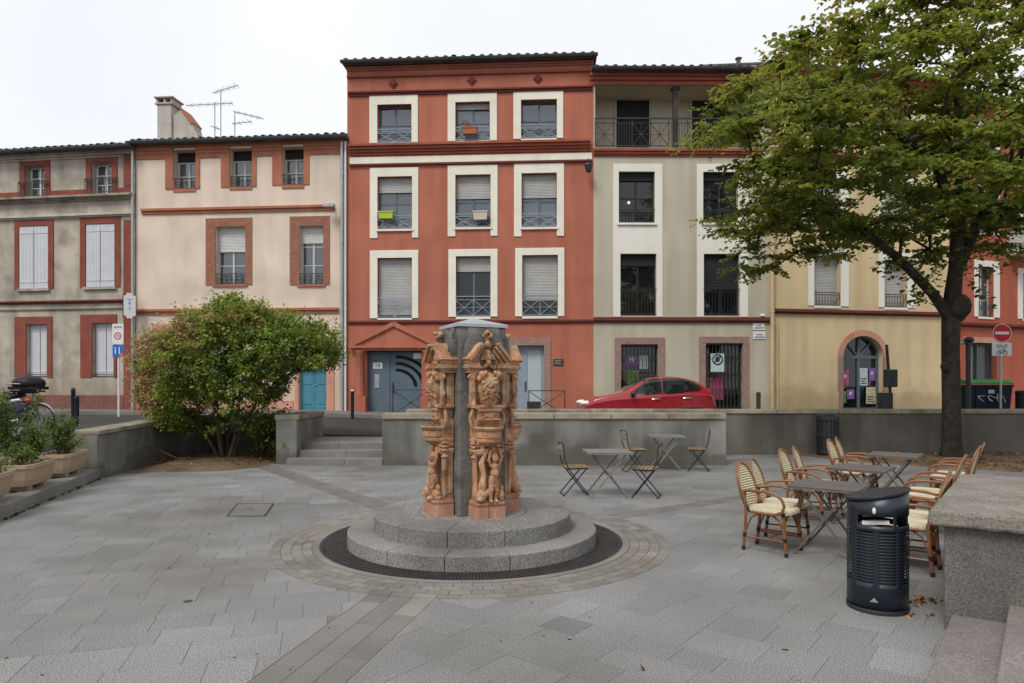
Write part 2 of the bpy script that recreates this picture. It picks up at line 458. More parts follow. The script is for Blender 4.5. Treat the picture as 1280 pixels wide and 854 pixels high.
# strips of brown stone
for k, (d, hw, mlen) in enumerate(((STR[0], HW[0], 6.6), (STR[1], HW[1], 8.3), (STR[2], HW[2], 9.5))):
    st = B().add([(0, 0, 0)] * 0, []); n = perp(d)
    par = plaza; r0 = R_SETT - .25
    cols = 3 if k == 0 else 2
    for cI in range(cols):
        a0 = -hw + 2 * hw * cI / cols; a1 = -hw + 2 * hw * (cI + 1) / cols
        u = r0
        while u < mlen:
            L = R.uniform(.35, .8)
            q = [FC + d * x + n * y for x, y in ((u + .003, a0 + .003), (u + L - .003, a0 + .003), (u + L - .003, a1 - .003), (u + .003, a1 - .003))]
            t = R.gauss(1, .1) * (1.35 if R.random() < .12 else 1)
            dz = -.001 if k == 0 else -.006
            link('strip_stone', slab_mesh([(q, 1, t, dz)], 'strip_stone', M_STRIP if k == 0 else M_STRIP2, 0), par)
            u += L
# beige setts in rings round the grate
def ring_piece(r0, r1, a0, a1, z0, z1, n=3, c=FC):
    b = B(); vs = []
    for i in range(n + 1):
        t = a0 + (a1 - a0) * i / n
        for r, z in ((r0, z0), (r1, z0), (r1, z1), (r0, z1)):
            vs.append((c.x + r * math.cos(t), c.y + r * math.sin(t), z))
    fs = []
    for i in range(n):
        for q in range(4):
            fs.append((i * 4 + q, (i + 1) * 4 + q, (i + 1) * 4 + (q + 1) % 4, i * 4 + (q + 1) % 4))
    fs += [(0, 1, 2, 3), (n * 4 + 3, n * 4 + 2, n * 4 + 1, n * 4)]
    return b.add(vs, fs)
rows = [(R_RIM + .006, 1.905), (1.911, 2.015), (2.021, 2.125), (2.131, R_SETT)]
for ri, (a, bR) in enumerate(rows):
    nn = 68; off = R.random()
    for i in range(nn):
        t0 = 2 * PI * (i + off) / nn; t1 = 2 * PI * (i + off + 1) / nn - .004 / a * 1.6
        me = ring_piece(a, bR, t0, t1, -.03, .004 + R.uniform(-.001, .001), 1).mesh('sett', M_SETT)
        t = R.gauss(1, .1); tone_attr(me, [[t, t, t]] * len(me.vertices))
        link('sett', me, plaza)
for i in range(16):
    me = ring_piece(R_GRATE + .004, R_RIM, 2 * PI * i / 16, 2 * PI * (i + 1) / 16 - .002, -.03, .008, 6).mesh('rim_stone', M_STRIP)
    t = R.gauss(1.15, .08); tone_attr(me, [[t, t, t]] * len(me.vertices)); link('rim_stone', me, plaza)

# access cover in the paving
cv = empty('access_cover', G(312, 637), label='square paved access cover with thin dark frame set in the plaza', cat='access cover')
p0, p1, p2, p3 = [G(*q) - G(312, 637) for q in ((284, 645.5), (331, 645.5), (342, 630), (297, 630))]
fb = B()
for a, b_ in ((p0, p1), (p1, p2), (p2, p3), (p3, p0)):
    fb.beam(a + Vector((0, 0, .002)), b_ + Vector((0, 0, .002)), .022, .01)
fb.build('frame', M_IRON, cv)
me = slab_mesh([([Vector((q.x, q.y)) for q in (p0 * .95, p1 * .95, p2 * .95, p3 * .95)], 1, .95, 0)], 'lid', M_GRAN, .006); lid = link('lid', me, cv)
B().box(-.05, .05, -.02, .02, .004, .0085).build('lifting_slot', M_IRON, cv)
dr = G(235, 752)
link('drain_spot', B().lathe([(.001, .004), (.035, .004), (.04, -.004)], n=14).mesh('drain_spot', M_IRON), None, dr,
     label='tiny rusty round drain cap set in the grey paving', cat='drain cap')

# street level
def zs(x): return .5 + .22 * smooth01((-x) / 8)
def street_z(x, y):
    za = .47 + .22 * smooth01((-x - 5) / 3.2)
    return za + (zs(x) - za) * smooth01((y - 17.5) / 3.5)
def sheet(name, rows_, mtl, zf, drop=.9):
    """rows_: list of (y, x0, x1)"""
    n = 40; vs, fs = [], []
    for y, x0, x1 in rows_:
        for i in range(n + 1):
            x = x0 + (x1 - x0) * i / n; vs.append((x, y, zf(x, y)))
    for j in range(len(rows_) - 1):
        for i in range(n):
            a = j * (n + 1) + i; fs.append((a, a + 1, a + n + 2, a + n + 1))
    base = len(vs)
    ring = list(range(n + 1)) + [j * (n + 1) + n for j in range(1, len(rows_))] + [(len(rows_) - 1) * (n + 1) + i for i in range(n - 1, -1, -1)] + [j * (n + 1) for j in range(len(rows_) - 2, 0, -1)]
    vs += [(vs[i][0], vs[i][1], vs[i][2] - drop) for i in ring]
    for k in range(len(ring)):
        fs.append((ring[k], ring[(k + 1) % len(ring)], base + (k + 1) % len(ring), base + k))
    b = B().add(vs, fs); return b.build(name, mtl, kind='structure')
sheet('street', [(y, -70, 90) for y in (17.5, 18.2, 19, 20, 21, 23, 30, 45)], M_ASPH, street_z)
def kerb_x(y): return -4.21 - .278 * y
sheet('side_street', [(-6, -70, kerb_x(-6) - 1.45), (8, -70, kerb_x(8) - 1.45), (12.9, -70, kerb_x(12.9) - 1.45), (13.0, -70, -8.32), (17.49, -70, -8.75)], M_ASPH, lambda x, y: .69)
# pavement in front of the houses
FPTS = [(-60, 27.6), (P(0, 0, 26.9).x, 26.9), (P(168, 0, 26.1).x, 26.1), (P(433, 0, 25.4).x, 25.4), (P(742, 0, 24.85).x, 24.85), (P(962, 0, 24.9).x, 24.9), (P(1186, 0, 26.3).x, 26.3), (P(1300, 0, 28.3).x, 28.3), (34, 33)]
pv = B()
for (x0, y0), (x1, y1) in zip(FPTS[:-1], FPTS[1:]):
    n = 6
    for i in range(n):
        xa, xb = x0 + (x1 - x0) * i / n, x0 + (x1 - x0) * (i + 1) / n; ya, yb = y0 + (y1 - y0) * i / n, y0 + (y1 - y0) * (i + 1) / n
        za, zb = zs(xa) + .11, zs(xb) + .11; w = 2.3
        pv.add([(xa, ya - w, za - .3), (xb, yb - w, zb - .3), (xb, yb - w, zb), (xa, ya - w, za), (xb, yb + .3, zb), (xa, ya + .3, za)], [(0, 1, 2, 3), (3, 2, 4, 5)])
pv.build('pavement', M_PAVE2, kind='structure')

# ------------------------------------------------------------------ planter kerb platform on the left
def kerb_pt(y, off=0): return Vector((kerb_x(y) - off * .963, y - off * .268, 0))
pl = B()
a, b_, c, d = kerb_pt(-2, .2), kerb_pt(13.2, .2), kerb_pt(13.2, 1.7), kerb_pt(-2, 1.7)
pl.add([(q.x, q.y, z) for z in (-.2, .185) for q in (a, b_, c, d)], [(0, 1, 2, 3), (4, 5, 6, 7), (0, 1, 5, 4), (1, 2, 6, 5), (2, 3, 7, 6), (3, 0, 4, 7)])
plat = pl.build('planter_terrace', M_PAVE2, kind='structure')
y = 3.0
while y < 13.0:
    L = 1.02; s = B(); q = [kerb_pt(y + .004), kerb_pt(y + L - .004), kerb_pt(y + L - .004, .3), kerb_pt(y + .004, .3)]
    s.add([(k.x, k.y, z) for z in (-.05, .2 + R.uniform(-.006, .006)) for k in q], [(0, 1, 2, 3), (4, 5, 6, 7), (0, 1, 5, 4), (1, 2, 6, 5), (2, 3, 7, 6), (3, 0, 4, 7)])
    s.build('kerb_stone', M_STEP, plat, bevel=.012); y += L

# ------------------------------------------------------------------ low walls
def wall_path(pts, th, z0, ztop, cope_h=.1, over=.05, name='low_wall', side=0, coping_len=1.1, label='', cat='wall', wm=None):
    """wall along a polyline (centre line), with separate coping stones"""
    pts = [Vector(p) for p in pts]
    o = Vector((pts[0].x, pts[0].y, z0)); root = empty(name, o, label=label, cat=cat)
    zt = ztop if callable(ztop) else (lambda t: ztop)
    Ls = [0]
    for a, b_ in zip(pts[:-1], pts[1:]): Ls.append(Ls[-1] + (b_ - a).length)
    T = Ls[-1]
    def at(t):
        for i in range(len(pts) - 1):
            if t <= Ls[i + 1] + 1e-6 or i == len(pts) - 2:
                f = (t - Ls[i]) / (Ls[i + 1] - Ls[i]); return pts[i].lerp(pts[i + 1], f)
    def nrm(t):
        d = at(min(t + .15, T)) - at(max(t - .15, 0)); d.normalize(); return Vector((-d.y, d.x))
    def strip(t0, t1, hw, za, zb, bname, mtl, n, bevel=0):
        vs = []
        for i in range(n + 1):
            t = t0 + (t1 - t0) * i / n; p = at(t); m = nrm(t)
            if t < 0 or t > T:
                pass
            for sgn, zz in ((-1, 0), (1, 0), (1, 1), (-1, 1)):
                q = p + m * hw * sgn; f = t / T
                vs.append((q.x - o.x, q.y - o.y, (zb(f) if zz else za(f)) - o.z))
        fs = []
        for i in range(n):
            for k in range(4): fs.append((i * 4 + k, (i + 1) * 4 + k, (i + 1) * 4 + (k + 1) % 4, i * 4 + (k + 1) % 4))
        fs += [(3, 2, 1, 0), (n * 4, n * 4 + 1, n * 4 + 2, n * 4 + 3)]
        return B().add(vs, fs).build(bname, mtl, root, bevel=bevel)
    strip(0, T, th / 2, lambda f: z0, lambda f: zt(f) - cope_h, 'wall_body', wm or M_RENDERW, max(2, int(T * 3)))
    n = max(1, round(T / coping_len))
    for i in range(n):
        j = R.uniform(-.004, .004)
        strip(T * i / n + .003, T * (i + 1) / n - .003, th / 2 + over, lambda f: zt(f) - cope_h, lambda f: zt(f) + j, 'coping_stone', M_COPE, 4, bevel=.018)
    return root
WL = wall_path([(-2.86, 15.25), (4.72, 15.25)], .4, 0, 1.15, .13, .04, 'ramp_wall', coping_len=1.25,
               label='short grey cement wall behind the fountain with weathered stone coping')
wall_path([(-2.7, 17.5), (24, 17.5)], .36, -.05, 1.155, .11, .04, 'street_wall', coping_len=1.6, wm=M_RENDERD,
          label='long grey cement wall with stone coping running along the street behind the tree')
# raised end block of the ramp wall coping
wall_path([(-8.0, 12.8), (-8.1, 14.2), (-8.32, 15.8), (-8.45, 16.8), (-8.2, 17.55), (-7.6, 17.8), (-6.5, 17.6), (-5.5, 17.45), (-5.05, 17.4)], .42, -.05, lambda f: .93 + .13 * f, .09, .04, 'curved_bed_wall',
          label='curved cement wall round the bush, beside the concrete planters')
wall_path([(-5.06, 15.3), (-5.06, 17.45)], .46, -.05, 1.11, .12, .04, 'stair_pier', coping_len=1.1,
          label='short cement pier wall between the bush and the three steps')
# three steps up to the street
stp = empty('stone_steps', (-3.8, 15.3, 0), label='three low granite steps between the pier and the ramp wall', cat='steps')
for i in range(3):
    x0 = (-5.2 if i == 0 else -4.83 + .0) + 3.8
    if i == 0: x0 = -4.98 + 3.8
    y0 = [-.25, .1, .42][i]; y1 = 2.2
    zz0, zz1 = .15 * i - .02, .15 * (i + 1)
    cuts = [x0, -.2 + .25 * (i % 2), .97] if i else [x0, .1, .97]
    for a, c in zip(cuts[:-1], cuts[1:]):
        B().box(a + .003, c - .003, y0, min(y0 + .45, y1) if i < 2 else y1, zz0, zz1).build('step_stone', M_STEP, stp, bevel=.01)

# earth beds
def blob_sheet(name, ring, z, h, mtl, label_kind='structure'):
    cx = sum(p[0] for p in ring) / len(ring); cy = sum(p[1] for p in ring) / len(ring)
    vs, fs = [(cx, cy, z + h)], []
    n = len(ring); K = 6
    for k in range(1, K + 1):
        f = k / K
        for p in ring: vs.append((cx + (p[0] - cx) * f + R.uniform(-.04, .04), cy + (p[1] - cy) * f + R.uniform(-.04, .04), z + h * (1 - f ** 2) + (R.uniform(-.015, .02) if k < K else -.012)))
    for i in range(n): fs.append((0, 1 + i, 1 + (i + 1) % n))
    for k in range(K - 1):
        for i in range(n): fs.append((1 + k * n + i, 1 + k * n + (i + 1) % n, 1 + (k + 1) * n + (i + 1) % n, 1 + (k + 1) * n + i))
    return B().add(vs, fs).build(name, mtl, smooth=60, kind='structure')
ring = [G(150, 592), G(190, 590.5), G(230, 590), G(280, 588.5), G(318, 585), G(338, 580), (-5.25, 15.6), (-5.25, 17.2), (-6.5, 17.4), (-7.6, 17.6), (-8.2, 17.3), (-8.25, 16.5), (-8.1, 15.5), (-8.0, 14.6)]
blob_sheet('bush_bed', [(p[0], p[1]) for p in ring], .012, .09, M_SOIL)
ring = [(7.2, 17.3), (7.6, 16.2), (8.8, 14.9), (10.2, 13.9), (12.0, 13.4), (16, 13.2), (20, 13.2), (20, 17.3), (14, 17.33), (10, 17.3)]
blob_sheet('tree_bed', ring, .012, .12, M_SOIL)

# stairs and parapet on the right
SO = Vector((3.165, 5.0, 0)); su = Vector((.82, -.57, 0)).normalized(); sv = Vector((-.615, -.785, 0)).normalized()
def SP(u, v, z): return SO + su * u + sv * v + Vector((0, 0, z))
def sblock(root, name, u0, u1, v0, v1, z0, z1, mtl, bevel=.01):
    vs = [SP(u, v, z) - SO for z in (z0, z1) for u, v in ((u0, v0), (u1, v0), (u1, v1), (u0, v1))]
    return B().add(vs, [(3, 2, 1, 0), (4, 5, 6, 7), (0, 1, 5, 4), (1, 2, 6, 5), (2, 3, 7, 6), (3, 0, 4, 7)]).build(name, mtl, root, bevel=bevel)
M_STEP2 = mat('pinkish_granite', (.19, .172, .16), .75, .15, 1.5, .25, 110, speck=.34, sscale=100, dirt=(.13, .11, .09), dirt_scale=1.6, dirt_amt=.5, orand=.05, world=True)
st2 = empty('terrace_steps', SO, label='pinkish granite steps rising beside the thick parapet', cat='steps')
for i in range(3):
    cuts = [0.0, .86 + .2 * i, 2.05, 3.2, 4.2]
    for a, c in zip(cuts[:-1], cuts[1:]):
        sblock(st2, 'step_stone', .05 + .335 * i, (.42 + .335 * i) if i < 2 else 2.6, a + .003, c - .003, .13 * i - .03, .125 + .13 * i, M_STEP2, .012)
pp = empty('parapet', SO, label='thick rough stone parapet with heavy slab beside the litter bin', cat='wall')
M_PARA = mat('parapet_stone', (.14, .132, .118), .9, .25, 2.0, .5, 60, streak=.4, speck=.35, sscale=75, dirt=(.085, .075, .06), dirt_scale=1.6, dirt_amt=.55)
M_PARAT = mat('parapet_slab_stone', (.20, .182, .158), .9, .2, 3.0, .7, 45, speck=.32, sscale=65, dirt=(.15, .125, .095), dirt_scale=2.5, dirt_amt=.55)
sblock(pp, 'wall_body', .0, 2.2, -2.3, -.0, -.03, .775, M_PARA, .012)
for a, c in ((-2.4, -1.05), (-1.045, .07)):
    cs = sblock(pp, 'coping_stone', -.09, 2.3, a, c, .765, .887 + R.uniform(-.004, .004), M_PARAT, .025)
    sd = cs.modifiers.new('sub', 'SUBSURF'); sd.subdivision_type = 'SIMPLE'; sd.levels = sd.render_levels = 5
    tx = bpy.data.textures.get('rough') or bpy.data.textures.new('rough', 'CLOUDS'); tx.noise_scale = .07; tx.noise_depth = 4
    dm_ = cs.modifiers.new('rough', 'DISPLACE'); dm_.texture = tx; dm_.strength = .02; dm_.mid_level = .5

# ------------------------------------------------------------------ houses
class House:
    def __init__(s, name, pxl, yl, pxr, yr, zb, label):
        a = Vector(((pxl - 640) * yl / FPX, yl, 0)); b_ = Vector(((pxr - 640) * yr / FPX, yr, 0))
        s.o = a; s.o.z = zb; s.W = (b_ - Vector((a.x, a.y, 0))).length
        s.ang = math.atan2(b_.y - a.y, b_.x - a.x)
        s.ux = Vector((math.cos(s.ang), math.sin(s.ang), 0)); s.n = Vector((math.sin(s.ang), -math.cos(s.ang), 0))
        s.root = empty(name, s.o, s.ang, label=label, cat='building')
        s.open = []; s.zb = zb
    def L(s, px, py, d=0.0):
        """photo pixel -> (s, z) on the facade plane moved d metres outwards"""
        r = Vector(((px - 640) / FPX, 1, -(py - HZ) / FPX)); c = Vector((0, 0, CAM_H))
        p0 = s.o + s.n * d; t = (p0 - c).dot(s.n) / r.dot(s.n); q = c + r * t
        return (q - s.o).dot(s.ux), q.z - s.zb
    def rect(s, x0, y0, x1, y1):
        a, zt = s.L(x0, y0); b_, z0 = s.L(x1, y1); return a, b_, z0, zt
    def part(s, name, b, mtl, parent=None, **kw): return b.build(name, mtl, parent or s.root, **kw)
    def band(s, name, pa, pb, h, prof, mtl, x0=None, x1=None):
        """horizontal moulding: pa,pb photo pixels at its two ends (top edge), h height, prof list of (z fraction range, projection)"""
        sa, za = s.L(*pa); sb, zb_ = s.L(*pb); z = (za + zb_) / 2
        b = B()
        for (f0, f1, pr) in prof: b.box(sa if x0 is None else x0, sb if x1 is None else x1, -pr, .02, z - h * f1, z - h * f0)
        return s.part(name, b, mtl)
    def wall(s, ztop, mtl, depth=9.0, rev=.22, rmat=None, zlow=-.6):
        xs = sorted({0, s.W, *[v for o in s.open for v in o[:2]]}); zs_ = sorted({zlow, ztop, *[v for o in s.open for v in o[2:4]]})
        b = B()
        for i in range(len(xs) - 1):
            for j in range(len(zs_) - 1):
                cx, cz = (xs[i] + xs[i + 1]) / 2, (zs_[j] + zs_[j + 1]) / 2
                if any(o[0] < cx < o[1] and o[2] < cz < o[3] for o in s.open): continue
                b.add([(xs[i], 0, zs_[j]), (xs[i + 1], 0, zs_[j]), (xs[i + 1], 0, zs_[j + 1]), (xs[i], 0, zs_[j + 1])], [(0, 1, 2, 3)])
        for o in s.open:
            a, c, z0, z1 = o[:4]; r = o[4] if len(o) > 4 and o[4] else rev
            b.add([(a, 0, z0), (c, 0, z0), (c, 0, z1), (a, 0, z1), (a, r, z0), (c, r, z0), (c, r, z1), (a, r, z1)], [(0, 1, 5, 4), (1, 2, 6, 5), (2, 3, 7, 6), (3, 0, 4, 7)])
        b.add([(0, 0, zlow), (s.W, 0, zlow), (s.W, depth, zlow), (0, depth, zlow), (0, 0, ztop), (s.W, 0, ztop), (s.W, depth, ztop), (0, depth, ztop)], [(1, 2, 6, 5), (2, 3, 7, 6), (3, 0, 4, 7), (4, 5, 6, 7)])
        me = bpy.data.meshes.new('wall'); me.from_pydata(b.v, [], b.f); me.materials.append(mtl)
        return link('wall', me, s.root)

def surround(H, name, inner, outer, mtl, pr=.03, ears=0.0, bottom=False):
    a, c, z0, z1 = inner; A, C, Z0, Z1 = outer
    b = B()
    b.box(A, C, -pr, .01, z1, Z1); b.box(A, a, -pr, .01, z0 - ears, z1); b.box(c, C, -pr, .01, z0 - ears, z1)
    if bottom or Z0 < z0 - .02 and not ears: b.box(a, c, -pr, .01, min(Z0, z0 - .06), z0)
    return b

def railing(kind, a, c, z0, z1, y=-.05):
    b = B(); r = .011
    w = c - a
    def ln(x0, za, x1, zb, t=.02): b.beam((x0, y, za), (x1, y, zb), t, t, (0, 1, 0))
    ln(a, z1, c, z1, .03); ln(a, z0, c, z0, .024)
    if kind == 'x':
        zm = z1 - .12; ln(a, zm, c, zm); ln(a + .01, z0, a + .01, z1); ln(c - .01, z0, c - .01, z1)
        m = (a + c) / 2; ln(m, z0, m, zm)
        for p, q in ((a, m), (m, c)):
            ln(p, z0, q, zm); ln(p, zm, q, z0)
        ln(a, (z0 + zm) / 2, c, (z0 + zm) / 2, .014)
    elif kind == 'low':
        zm = z1 - .09; ln(a, zm, c, zm); m = (a + c) / 2
        for p, q in ((a, m), (m, c)): ln(p, z0, q, zm); ln(p, zm, q, z0)
    elif kind == 'bars':
        n = max(3, int(w / .11))
        for i in range(n + 1): ln(a + w * i / n, z0, a + w * i / n, z1, .014)
        ln(a, z1 - .08, c, z1 - .08)
    elif kind == 'scroll':
        n = max(2, int(w / .2)); h = z1 - z0
        for i in range(n + 1): ln(a + w * i / n, z0, a + w * i / n, z1, .014)
        for i in range(n):
            cx = a + w * (i + .5) / n; rr = min(w / n, h) * .42
            b.tube([(cx + rr * math.cos(t * PI / 6), y, z0 + h * .5 + rr * math.sin(t * PI / 6)) for t in range(12)], .008, 4, closed=True)
            b.tube([(cx + .5 * rr * math.cos(t * PI / 4), y, z0 + h * .5 + .5 * rr * math.sin(t * PI / 4)) for t in range(8)], .007, 4, closed=True)
    for x in (a, c):
        b.box(x - .012, x + .012, y, .05, z1 - .03, z1 - .006)
    return b

M_SHUT = mat('roller_shutter', (.40, .40, .385), .6, .08, 3, .05, 60)
M_SHUTD = mat('roller_shutter_dark', (.028, .029, .032), .6, .1, 3, .05, 60)
def shutter_geo(a, c, z0, z1, y):
    b = B(); n = max(2, int((z1 - z0) / .055)); vs = []
    for i in range(n):
        za = z1 - (z1 - z0) * i / n; zb = z1 - (z1 - z0) * (i + 1) / n
        vs = [(a, y, za), (c, y, za), (c, y - .012, za * .7 + zb * .3), (a, y - .012, za * .7 + zb * .3), (c, y - .012, za * .25 + zb * .75), (a, y - .012, za * .25 + zb * .75), (c, y, zb), (a, y, zb)]
        b.add(vs, [(0, 1, 2, 3), (3, 2, 4, 5), (5, 4, 6, 7)])
    b.box(a, c, y - .02, y + .01, z0 - .03, z0)
    return b

def window(H, rc, fm, cols=2, rows=2, rev=.2, shut=0.0, smat=None, rail=None, railm=None, rail_h=.45, rail_out=0.0, curtain=None, sill=None, glass=None, inner=True, box_h=0):
    """recessed window: frame mesh with panes, blind, railing, sill as its pieces"""
    a, c, z0, z1 = rc; H.open.append((a, c, z0, z1, rev))
    y = rev - .02; f = .055
    fb = B()
    fb.box(a, a + f, y, y + .06, z0, z1); fb.box(c - f, c, y, y + .06, z0, z1); fb.box(a + f, c - f, y, y + .06, z1 - f, z1); fb.box(a + f, c - f, y, y + .06, z0, z0 + f)
    x0, x1, za, zb = a + f, c - f, z0 + f, z1 - f
    mw = .075
    for i in range(1, cols): xm = x0 + (x1 - x0) * i / cols; fb.box(xm - mw / 2, xm + mw / 2, y - .006, y + .055, za, zb)
    for j in range(1, rows):
        zm = za + (zb - za) * j / rows
        for i in range(cols):
            xa = x0 + (x1 - x0) * i / cols + (mw / 2 if i else 0); xb = x0 + (x1 - x0) * (i + 1) / cols - (mw / 2 if i < cols - 1 else 0)
            fb.box(xa, xb, y + .006, y + .05, zm - .017, zm + .017)
    w = fb.build('window', fm, H.root)
    for i in range(cols):
        for j in range(rows):
            if shut > .9: continue
            xa = x0 + (x1 - x0) * i / cols + (mw / 2 if i else 0); xb = x0 + (x1 - x0) * (i + 1) / cols - (mw / 2 if i < cols - 1 else 0)
            pa = za + (zb - za) * j / rows + (.017 if j else 0); pb = za + (zb - za) * (j + 1) / rows - (.017 if j < rows - 1 else 0)
            t = R.uniform(-.012, .012); u = R.uniform(-.014, .014)
            B().add([(xa, y + .028 + t, pa), (xb, y + .028 - t, pa), (xb, y + .028 - t + u, pb), (xa, y + .028 + t + u, pb)], [(0, 1, 2, 3)]).build('pane', glass or M_GLASS, w)
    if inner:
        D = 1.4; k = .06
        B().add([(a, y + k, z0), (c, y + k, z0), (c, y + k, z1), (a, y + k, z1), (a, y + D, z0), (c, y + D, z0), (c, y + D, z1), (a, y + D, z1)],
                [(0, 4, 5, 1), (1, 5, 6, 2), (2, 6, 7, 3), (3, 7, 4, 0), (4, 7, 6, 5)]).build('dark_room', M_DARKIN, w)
    if curtain:
        kind, cm = curtain; cb = B(); n = 28; yy = y + .14
        rngs = {'full': [(a, c)], 'sides': [(a, a + (c - a) * .3), (c - (c - a) * .3, c)], 'half': [(a, c)]}[kind]
        zt = z1 if kind != 'half' else z0 + (z1 - z0) * .5
        for (p, q) in rngs:
            vs = []
            for i in range(n + 1):
                xx = p + (q - p) * i / n; yo = yy + .02 * math.sin(i * 1.9) + .008 * math.sin(i * .7)
                vs += [(xx, yo, z0), (xx, yo, zt)]
            cb.add(vs, [(2 * i, 2 * i + 2, 2 * i + 3, 2 * i + 1) for i in range(n)])
        cb.build('curtain', cm, w)
    if shut:
        shutter_geo(a + .01, c - .01, z1 - (z1 - z0) * shut, z1, y - .035).build('roller_shutter', smat or M_SHUT, w)
    if rail:
        railing(rail, a + (.01 if rail_out <= .02 else -.03), c - (.01 if rail_out <= .02 else -.03), z0 + .05, z0 + rail_h, -rail_out + .04).build('railing', railm or M_IRON, w)
    if sill:
        B().box(a - sill[0], c + sill[0], -sill[1], y, z0 - .07, z0 + .004).build('sill', sill[2], w)
    return w

def roof(H, ztop, tile_w=.32, over=.4, pitch=.3, ridge=4.5, x0=-.1, x1=None, tile_r=.12, gutter=True, gut_mat=None, tiles=True):
    """canal tile roof: a row of single eaves tiles, the covering behind and a half-round gutter"""
    x1 = H.W + .1 if x1 is None else x1
    z0 = ztop + .06
    # eaves boards
    rt = B().add([(x0, -over, z0 - .03), (x1, -over, z0 - .03), (x1, ridge, z0 + pitch * (ridge + over)), (x0, ridge, z0 + pitch * (ridge + over)), (x1, 9.0, z0 - .03 + .2), (x0, 9.0, z0 + .17),
                  (x0, -over, z0 - .09), (x1, -over, z0 - .09), (x1, 0.3, z0 - .065), (x0, .3, z0 - .065)],
                 [(0, 1, 2, 3), (3, 2, 4, 5), (0, 6, 7, 1), (6, 9, 8, 7), (0, 3, 5, 9, 6), (1, 7, 8, 4, 2)]).build('roof', M_TILE, H.root)
    n = int((x1 - x0) / tile_w); tw = (x1 - x0) / n
    # covering: corrugated
    vs, fs = [], []; seg = 6; rowsN = 10
    for j in range(rowsN + 1):
        yy = -over + .4 + (ridge + over - .4) * j / rowsN; zz = z0 + pitch * (yy + over)
        for i in range(n * seg + 1):
            ph = (i % seg) / seg; vs.append((x0 + tw * i / seg, yy, zz + tile_r * .9 * abs(math.sin(PI * ph)) + .02 * (j % 2)))
    for j in range(rowsN):
        for i in range(n * seg):
            q = n * seg + 1; fs.append((j * q + i, j * q + i + 1, (j + 1) * q + i + 1, (j + 1) * q + i))
    cvr = B().add(vs, fs).build('tile_covering', M_TILE, rt, smooth=70, kind='stuff')
    if tiles:
        tb = B(); k = 7; L = .5
        for yy, rr, zz in ((0, tile_r, 0), (L, tile_r * .82, pitch * L)):
            for q in (1.0, .82):
                for i in range(k + 1):
                    t = PI * i / k; tb.v.append((rr * q * math.cos(t), yy, zz + rr * q * math.sin(t)))
        m = k + 1
        for i in range(k):
            tb.f += [(i, i + 1, 2 * m + i + 1, 2 * m + i), (m + i, 3 * m + i, 3 * m + i + 1, m + i + 1), (i, m + i, m + i + 1, i + 1)]
        tb.mi = [0] * len(tb.f)
        tm = tb.mesh('roof_tile', M_TILE)
        for i in range(n):
            o = link('roof_tile', tm, rt, (x0 + tw * (i + .5) + R.uniform(-.015, .015), -over - .05 + R.uniform(-.03, .03), z0 - .01 + R.uniform(-.008, .012)))
            o.rotation_euler = (0, R.uniform(-.05, .05), R.uniform(-.04, .04))
    if gutter:
        gb = B(); N = 7; vs = []
        for x in (x0 - .03, x1 + .03):
            for i in range(N + 1):
                t = PI + PI * i / N; vs.append((x, -over - .09 + .085 * math.cos(t), z0 - .02 + .085 * math.sin(t)))
        gb.add(vs, [(i, i + 1, N + 2 + i, N + 1 + i) for i in range(N)] + [tuple(range(N + 1)), tuple(range(2 * N + 1, N, -1))])
        gb.tube([(x0 - .03, -over - .175, z0 - .02), (x1 + .03, -over - .175, z0 - .02)], .014, 6)
        gb.build('gutter', gut_mat or M_GUT, H.root, smooth=50)
    return rt

def downpipe(H, x, ztop, mtl, r=.05, y=-.1, z0=.05, collars=4):
    b = B(); b.tube([(x, y, z0), (x, y, ztop)], r, 10)
    for i in range(collars):
        z = z0 + (ztop - z0) * (i + .5) / collars; b.tube([(x, y, z), (x, y, z + .05)], r * 1.2, 10); b.box(x - .012, x + .012, y, .02, z + .01, z + .035)
    return b.build('downpipe', mtl, H.root, smooth=50)

# ---- red house in the middle
M_REDW = mat('red_plaster', (.40, .14, .09), .85, .1, .35, .15, 50, streak=.22, dirt=(.33, .10, .062), dirt_scale=1.1, dirt_amt=.55, low=(1.4, (.33, .11, .07), .45))
M_REDT = mat('red_trim', (.29, .085, .055), .8, .1, 1.5, .15, 40, streak=.15)
M_REDD = mat('dark_red_trim', (.145, .042, .032), .8, .12, 1.5, .15, 40)
M_CREAM = mat('cream_trim', (.74, .705, .60), .8, .06, 1.5, .1, 50, streak=.1)
M_BGREY = mat('blue_grey_joinery', (.10, .135, .17), .5, .08, 3, .05, 40)
M_BGREY2 = mat('pale_blue_grey_joinery', (.25, .30, .36), .5, .08, 3, .05, 40)
M_PINKB = brick_mat('pink_brick', (.40, .24, .20), (.34, .20, .17), (.36, .28, .24))
M_BRICK = brick_mat('orange_brick', (.42, .15, .085), (.33, .115, .07), (.34, .22, .16))
M_OLDBR = brick_mat('old_brick', (.27, .085, .06), (.2, .07, .055), (.2, .14, .11))

